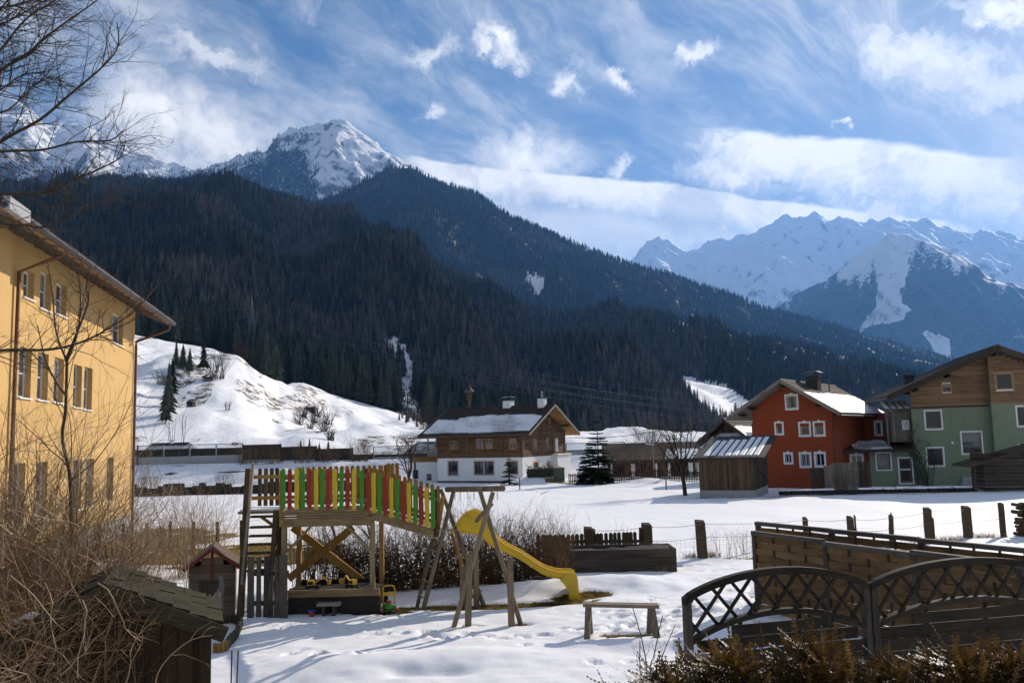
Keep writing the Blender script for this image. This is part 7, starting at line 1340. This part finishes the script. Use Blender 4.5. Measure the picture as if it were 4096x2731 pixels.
def fir(px, py, D_, h, rad, label, seed, whorls=22, stems=((0, 0, 1),)):
    b = P(px, py, D_); b.z = gz(b.x, b.y); T_ = empty('fir_tree', b); tag(T_, label, 'tree'); q_ = random.Random(seed); St = []; V = []; F = []
    for (ox, oy, hs) in stems:
        hh = h * hs; St.append((ox, oy, -.2, ox, oy, hh, .10 * hs, .01))
        for k in range(whorls):
            s = (k + .5) / whorls; z = hh * (.06 + .93 * (s + q_.uniform(-1.4, 1.4) / whorls)); L = rad * hs * (1 - s) ** .8 * q_.uniform(.8, 1.1) + .06
            for j in range(7 if s < .8 else 5):
                a = q_.uniform(0, 6.283); dr = Vector((math.cos(a), math.sin(a), -.28 + .5 * s)); side = Vector((-math.sin(a), math.cos(a), 0)); l = L * q_.uniform(.7, 1.15); St.append((ox, oy, z, *(Vector((ox, oy, z)) + dr * l), .012, .004))
                for e in range(int(8 + l * 16)):
                    t = q_.uniform(.15, 1.0); c = Vector((ox, oy, z)) + dr * (l * t); sg = q_.choice((-1, 1)); ll = .12 + .28 * l * (1 - t * .6); d2 = (side * sg * q_.uniform(.5, 1) + dr * .8 + Vector((0, 0, q_.uniform(-.5, .05)))).normalized() * ll * .8; wv = d2.cross(Vector((0, 0, 1))).normalized() * ll * .34 + Vector((0, 0, q_.uniform(-.05, .05)))
                    i0 = len(V); V += [c, c + d2 * .5 + wv, c + d2, c + d2 * .5 - wv]; F.append((i0, i0 + 1, i0 + 2, i0 + 3))
    link('trunk', seg_mesh('trunk', St, 4), 'bark', T_); o = link('crown', np_mesh('crown', [tuple(v) for v in V], F), 'fir', T_); o['kind'] = 'stuff'
fir(2378, 1947, 86, 6.9, 2.1, 'large dark fir right of the log house', 141, 34, ((.45, 0, 1), (-1.0, .3, .42), (1.1, -.2, .40), (-.4, -.4, .6))); fir(2037, 1945, 88, 2.9, .85, 'small fir in front of the log house wall', 142, 16)
# clipped hedge by the log house, climber on the green house
def leaf_mass(name, base, pts_fn, n, mt, label, cat, sz, seed, part='foliage'):
    H = empty(name, base); tag(H, label, cat); q_ = random.Random(seed); V = []; F = []
    for i in range(n):
        c = Vector(pts_fn(q_)); a = Vector((q_.gauss(0, 1), q_.gauss(0, 1), q_.gauss(0, 1))).normalized() * sz * q_.uniform(.6, 1.2); bq = a.cross(Vector((q_.gauss(0, 1), q_.gauss(0, 1), q_.gauss(0, 1)))).normalized() * sz * .45; i0 = len(V); V += [c - a, c + bq, c + a, c - bq]; F.append((i0, i0 + 1, i0 + 2, i0 + 3))
    o = link(part, np_mesh(part, [tuple(v) for v in V], F), mt, H); o['kind'] = 'stuff'; return H
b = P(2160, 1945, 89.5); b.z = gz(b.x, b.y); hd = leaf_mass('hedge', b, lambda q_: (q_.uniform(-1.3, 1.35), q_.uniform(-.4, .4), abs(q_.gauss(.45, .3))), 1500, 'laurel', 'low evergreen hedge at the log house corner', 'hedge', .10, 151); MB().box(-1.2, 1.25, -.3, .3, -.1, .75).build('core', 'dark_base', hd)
vb = GH.w((-5.15, -.12, 0)); vb.z = GH.o.z; H = empty('climber', vb, GH.a); tag(H, 'dark bare climbing plant on the green house wall', 'climber'); S = []; q_ = random.Random(161)
for i in range(16):
    p_ = Vector((q_.uniform(-.1, 1.1), 0, -.1)); d = Vector((q_.uniform(-.5, .25), 0, 1))
    for k in range(q_.randrange(8, 20)):
        n_ = p_ + d.normalized() * .26; n_.y = q_.uniform(-.05, .02); S.append((*p_, *n_, .022, .018)); p_ = n_; d = Vector((d.x * .7 + q_.uniform(-.6, .55) - .12 * p_.x, 0, 1))
        if q_.random() < .35: S.append((*p_, p_.x + q_.uniform(-.5, .5), -.03, p_.z + q_.uniform(-.1, .3), .012, .005))
    grow(S, p_, (q_.uniform(-.8, .3), -.2, .6), .7, .012, 2, q_, .12, .4, 0)
link('stem', seg_mesh('stem', S, 4), 'dark_twig', H)
b = P(3370, 1955, 59); b.z = gz(b.x, b.y); shrub('bare_shrub', b, 30, 1.6, .35, .012, 2, 'bare bush in front of the grey plank screen', 'dark_twig', random.Random(171), bw=.5)
# thuja hedge in the near right corner
def spray(V, F, p_, d, L, q_, w=.055):
    d = d.normalized(); n = max(5, int(L / .028)); c = Vector(p_); side = d.cross(Vector((q_.gauss(0, .4), q_.gauss(0, .4), 1))).normalized()
    for i in range(n):
        c = c + d * (L / n); t = i / n; ll = (w * (1 - .75 * t)) * q_.uniform(.6, 1.25)
        for sg in (-1, 1):
            e = (side * sg * .8 + d * .75 + Vector((0, 0, q_.uniform(-.2, .25)))).normalized() * ll; up_v = e.cross(d).normalized(); wv = e.cross(up_v).normalized() * .0075 * q_.uniform(.7, 1.3); i0 = len(V); V += [c, c + e * .55 + wv, c + e, c + e * .55 - wv]; F.append((i0, i0 + 1, i0 + 2, i0 + 3))
        i0 = len(V); wv = side * .006; V += [c - d * L / n, c + wv, c + d * .01, c - wv]; F.append((i0, i0 + 1, i0 + 2, i0 + 3)); d = (d + Vector((q_.gauss(0, .07), q_.gauss(0, .07), q_.gauss(0, .06)))).normalized()
thj = [(2660, 2640, 6.0, 'leftmost thuja bush under the arched trellis'), (2950, 2540, 6.1, 'thuja bush with two upright shoots'), (3270, 2530, 6.2, 'thuja bush left of the trellis middle post'), (3560, 2590, 6.3, 'low thuja bush at the trellis middle post'), (3840, 2560, 6.1, 'thuja bush with a long pale shoot'), (4080, 2540, 6.2, 'thuja bush at the right edge')]
for i, (px, py, D_, lab) in enumerate(thj):
    q_ = random.Random(180 + i); tp = P(px, py, D_); H = empty('thuja', (tp.x, tp.y, 0)); tag(H, lab, 'shrub', 'thuja bushes along the trellis'); V = []; F = []; h = tp.z
    for k in range(560):
        a = q_.uniform(0, 6.283); rr = abs(q_.gauss(0, .24)); z = h - .16 - (rr / .55) ** 2 * .30 - abs(q_.gauss(0, .30)); x, y = rr * math.cos(a) * 1.15, rr * math.sin(a); spray(V, F, (x, y, z), Vector((math.cos(a) * .7 + q_.gauss(0, .6) - .35, math.sin(a) * .5 + q_.gauss(0, .5), q_.uniform(.05, 1.0))), q_.uniform(.12, .30), q_)
    ex = {1: ((.18, 2497, 2500), (-.02, 2518, 2900)), 4: ((-.03, 2482, 3800),), 0: (), 2: ((.0, 2520, 3250),)}.get(i, ())
    for (dx, py2, px2) in ex: t2 = P(px2 if px2 > 2600 else 3040, py2, D_); e_ = Vector((t2.x - tp.x, 0, t2.z)); spray(V, F, (dx, 0, h - .25), e_ - Vector((dx, 0, h - .25)), (e_ - Vector((dx, 0, h - .25))).length * 1.05, q_, .045)
    o = link('foliage', np_mesh('foliage', [tuple(v) for v in V], F), 'thuja', H); o['kind'] = 'stuff'
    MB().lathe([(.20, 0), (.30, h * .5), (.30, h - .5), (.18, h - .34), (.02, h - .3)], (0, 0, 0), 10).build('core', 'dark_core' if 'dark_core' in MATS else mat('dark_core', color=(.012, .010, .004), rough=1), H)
# bare twigs between bench and trellis
b = P(2610, 2731, 7.5); H = empty('bare_shrub', (b.x, b.y, 0)); tag(H, 'thin bare twigs between the bench and the trellis', 'shrub'); S = []; q_ = random.Random(191)
for (x0, y0, x1, y1) in ((2590, 2760, 2530, 2425), (2600, 2760, 2650, 2460), (2620, 2770, 2700, 2500), (2570, 2780, 2560, 2560), (2660, 2760, 2720, 2590)):
    a, c = P(x0, y0, 7.5), P(x1, y1, 7.6); a, c = a - Vector((b.x, b.y, 0)), c - Vector((b.x, b.y, 0)); mid = a.lerp(c, .5) + Vector((q_.uniform(-.06, .06), 0, 0)); limb_from(S, [tuple(a - Vector((0, 0, a.z))), tuple(a), tuple(mid), tuple(c)], .007, .003, q_, 9, .16, .003, 1, step=.05, bend=.4)
link('stem', seg_mesh('stem', S, 4), 'dark_twig', H)
# ------------------------------------------------------------------ turf: short winter grass in the melted patches, tufts at the posts
leafy('dry_grass', (.11, .080, .018), (.36, .25, .075), .5)
N = 900000 if 0 else 260000; gx_ = rg.uniform(-18, 16, N); gy_ = rg.uniform(13, 36, N); keep = (grass_mask(gx_, gy_) > .5) & (rg.random(N) < np.where(gy_ > 26, .55, 1)); gx_, gy_ = gx_[keep], gy_[keep]
ex_ = rg.uniform(-3.4, 2.3, 60000); ey_ = rg.uniform(16, 21, 60000); k = grass_mask(ex_, ey_) > .45; gx_ = np.concatenate([gx_, ex_[k]]); gy_ = np.concatenate([gy_, ey_[k]])[:]
gz_ = gheight(gx_, gy_) - .01; n = len(gx_); hgt = rg.uniform(.025, .075, n); ang = rg.uniform(0, 6.28, n); w = .006 + .0006 * gy_; lean = rg.normal(0, .5, (n, 2)) * hgt[:, None]
V = np.stack([np.stack([gx_ - np.cos(ang) * w, gy_ - np.sin(ang) * w, gz_], 1), np.stack([gx_ + np.cos(ang) * w, gy_ + np.sin(ang) * w, gz_], 1), np.stack([gx_ + lean[:, 0], gy_ + lean[:, 1], gz_ + hgt], 1)], 1).reshape(-1, 3)
o = link('grass', np_mesh('grass', V, np.arange(3 * n).reshape(-1, 3)), 'dry_grass'); tag(o, 'short yellow winter grass in the melted patches', 'grass', kind='stuff')
q_ = random.Random(201)
for i, (px, py, rx_, lab) in enumerate(((2775, 2208, .30, 'dry grass tuft left of the stout leaning post'), (2850, 2205, .25, 'dry grass tuft right of the stout leaning post'), (3500, 2160, .9, 'dry grass along the wire before the forked post'), (3690, 2146, .5, 'dry grass round the square topped post'), (3800, 2136, .6, 'dry grass between the two thick posts'), (3930, 2126, .8, 'dry grass beside the last fence post'), (2640, 2265, .2, 'dry grass at the planter corner'))):
    b = gpt(px, py); H = []; S = []
    for k in range(int(260 * max(rx_, .4))):
        x, y = q_.gauss(0, rx_ * .5), q_.gauss(0, .13); a = q_.uniform(0, 6.28); L = q_.uniform(.10, .28); zz_ = gz(b.x + x, b.y + y) - b.z; S.append((x, y, zz_ - .02, x + math.cos(a) * L * .5, y + math.sin(a) * L * .5, zz_ + L * .7, .006, .002))
    o = link('grass_tuft', seg_mesh('grass_tuft', S, 3), 'twig'); o.location = b; tag(o, lab, 'grass', 'dry grass tufts along the fence'); o['kind'] = 'stuff' if 0 else 'thing'
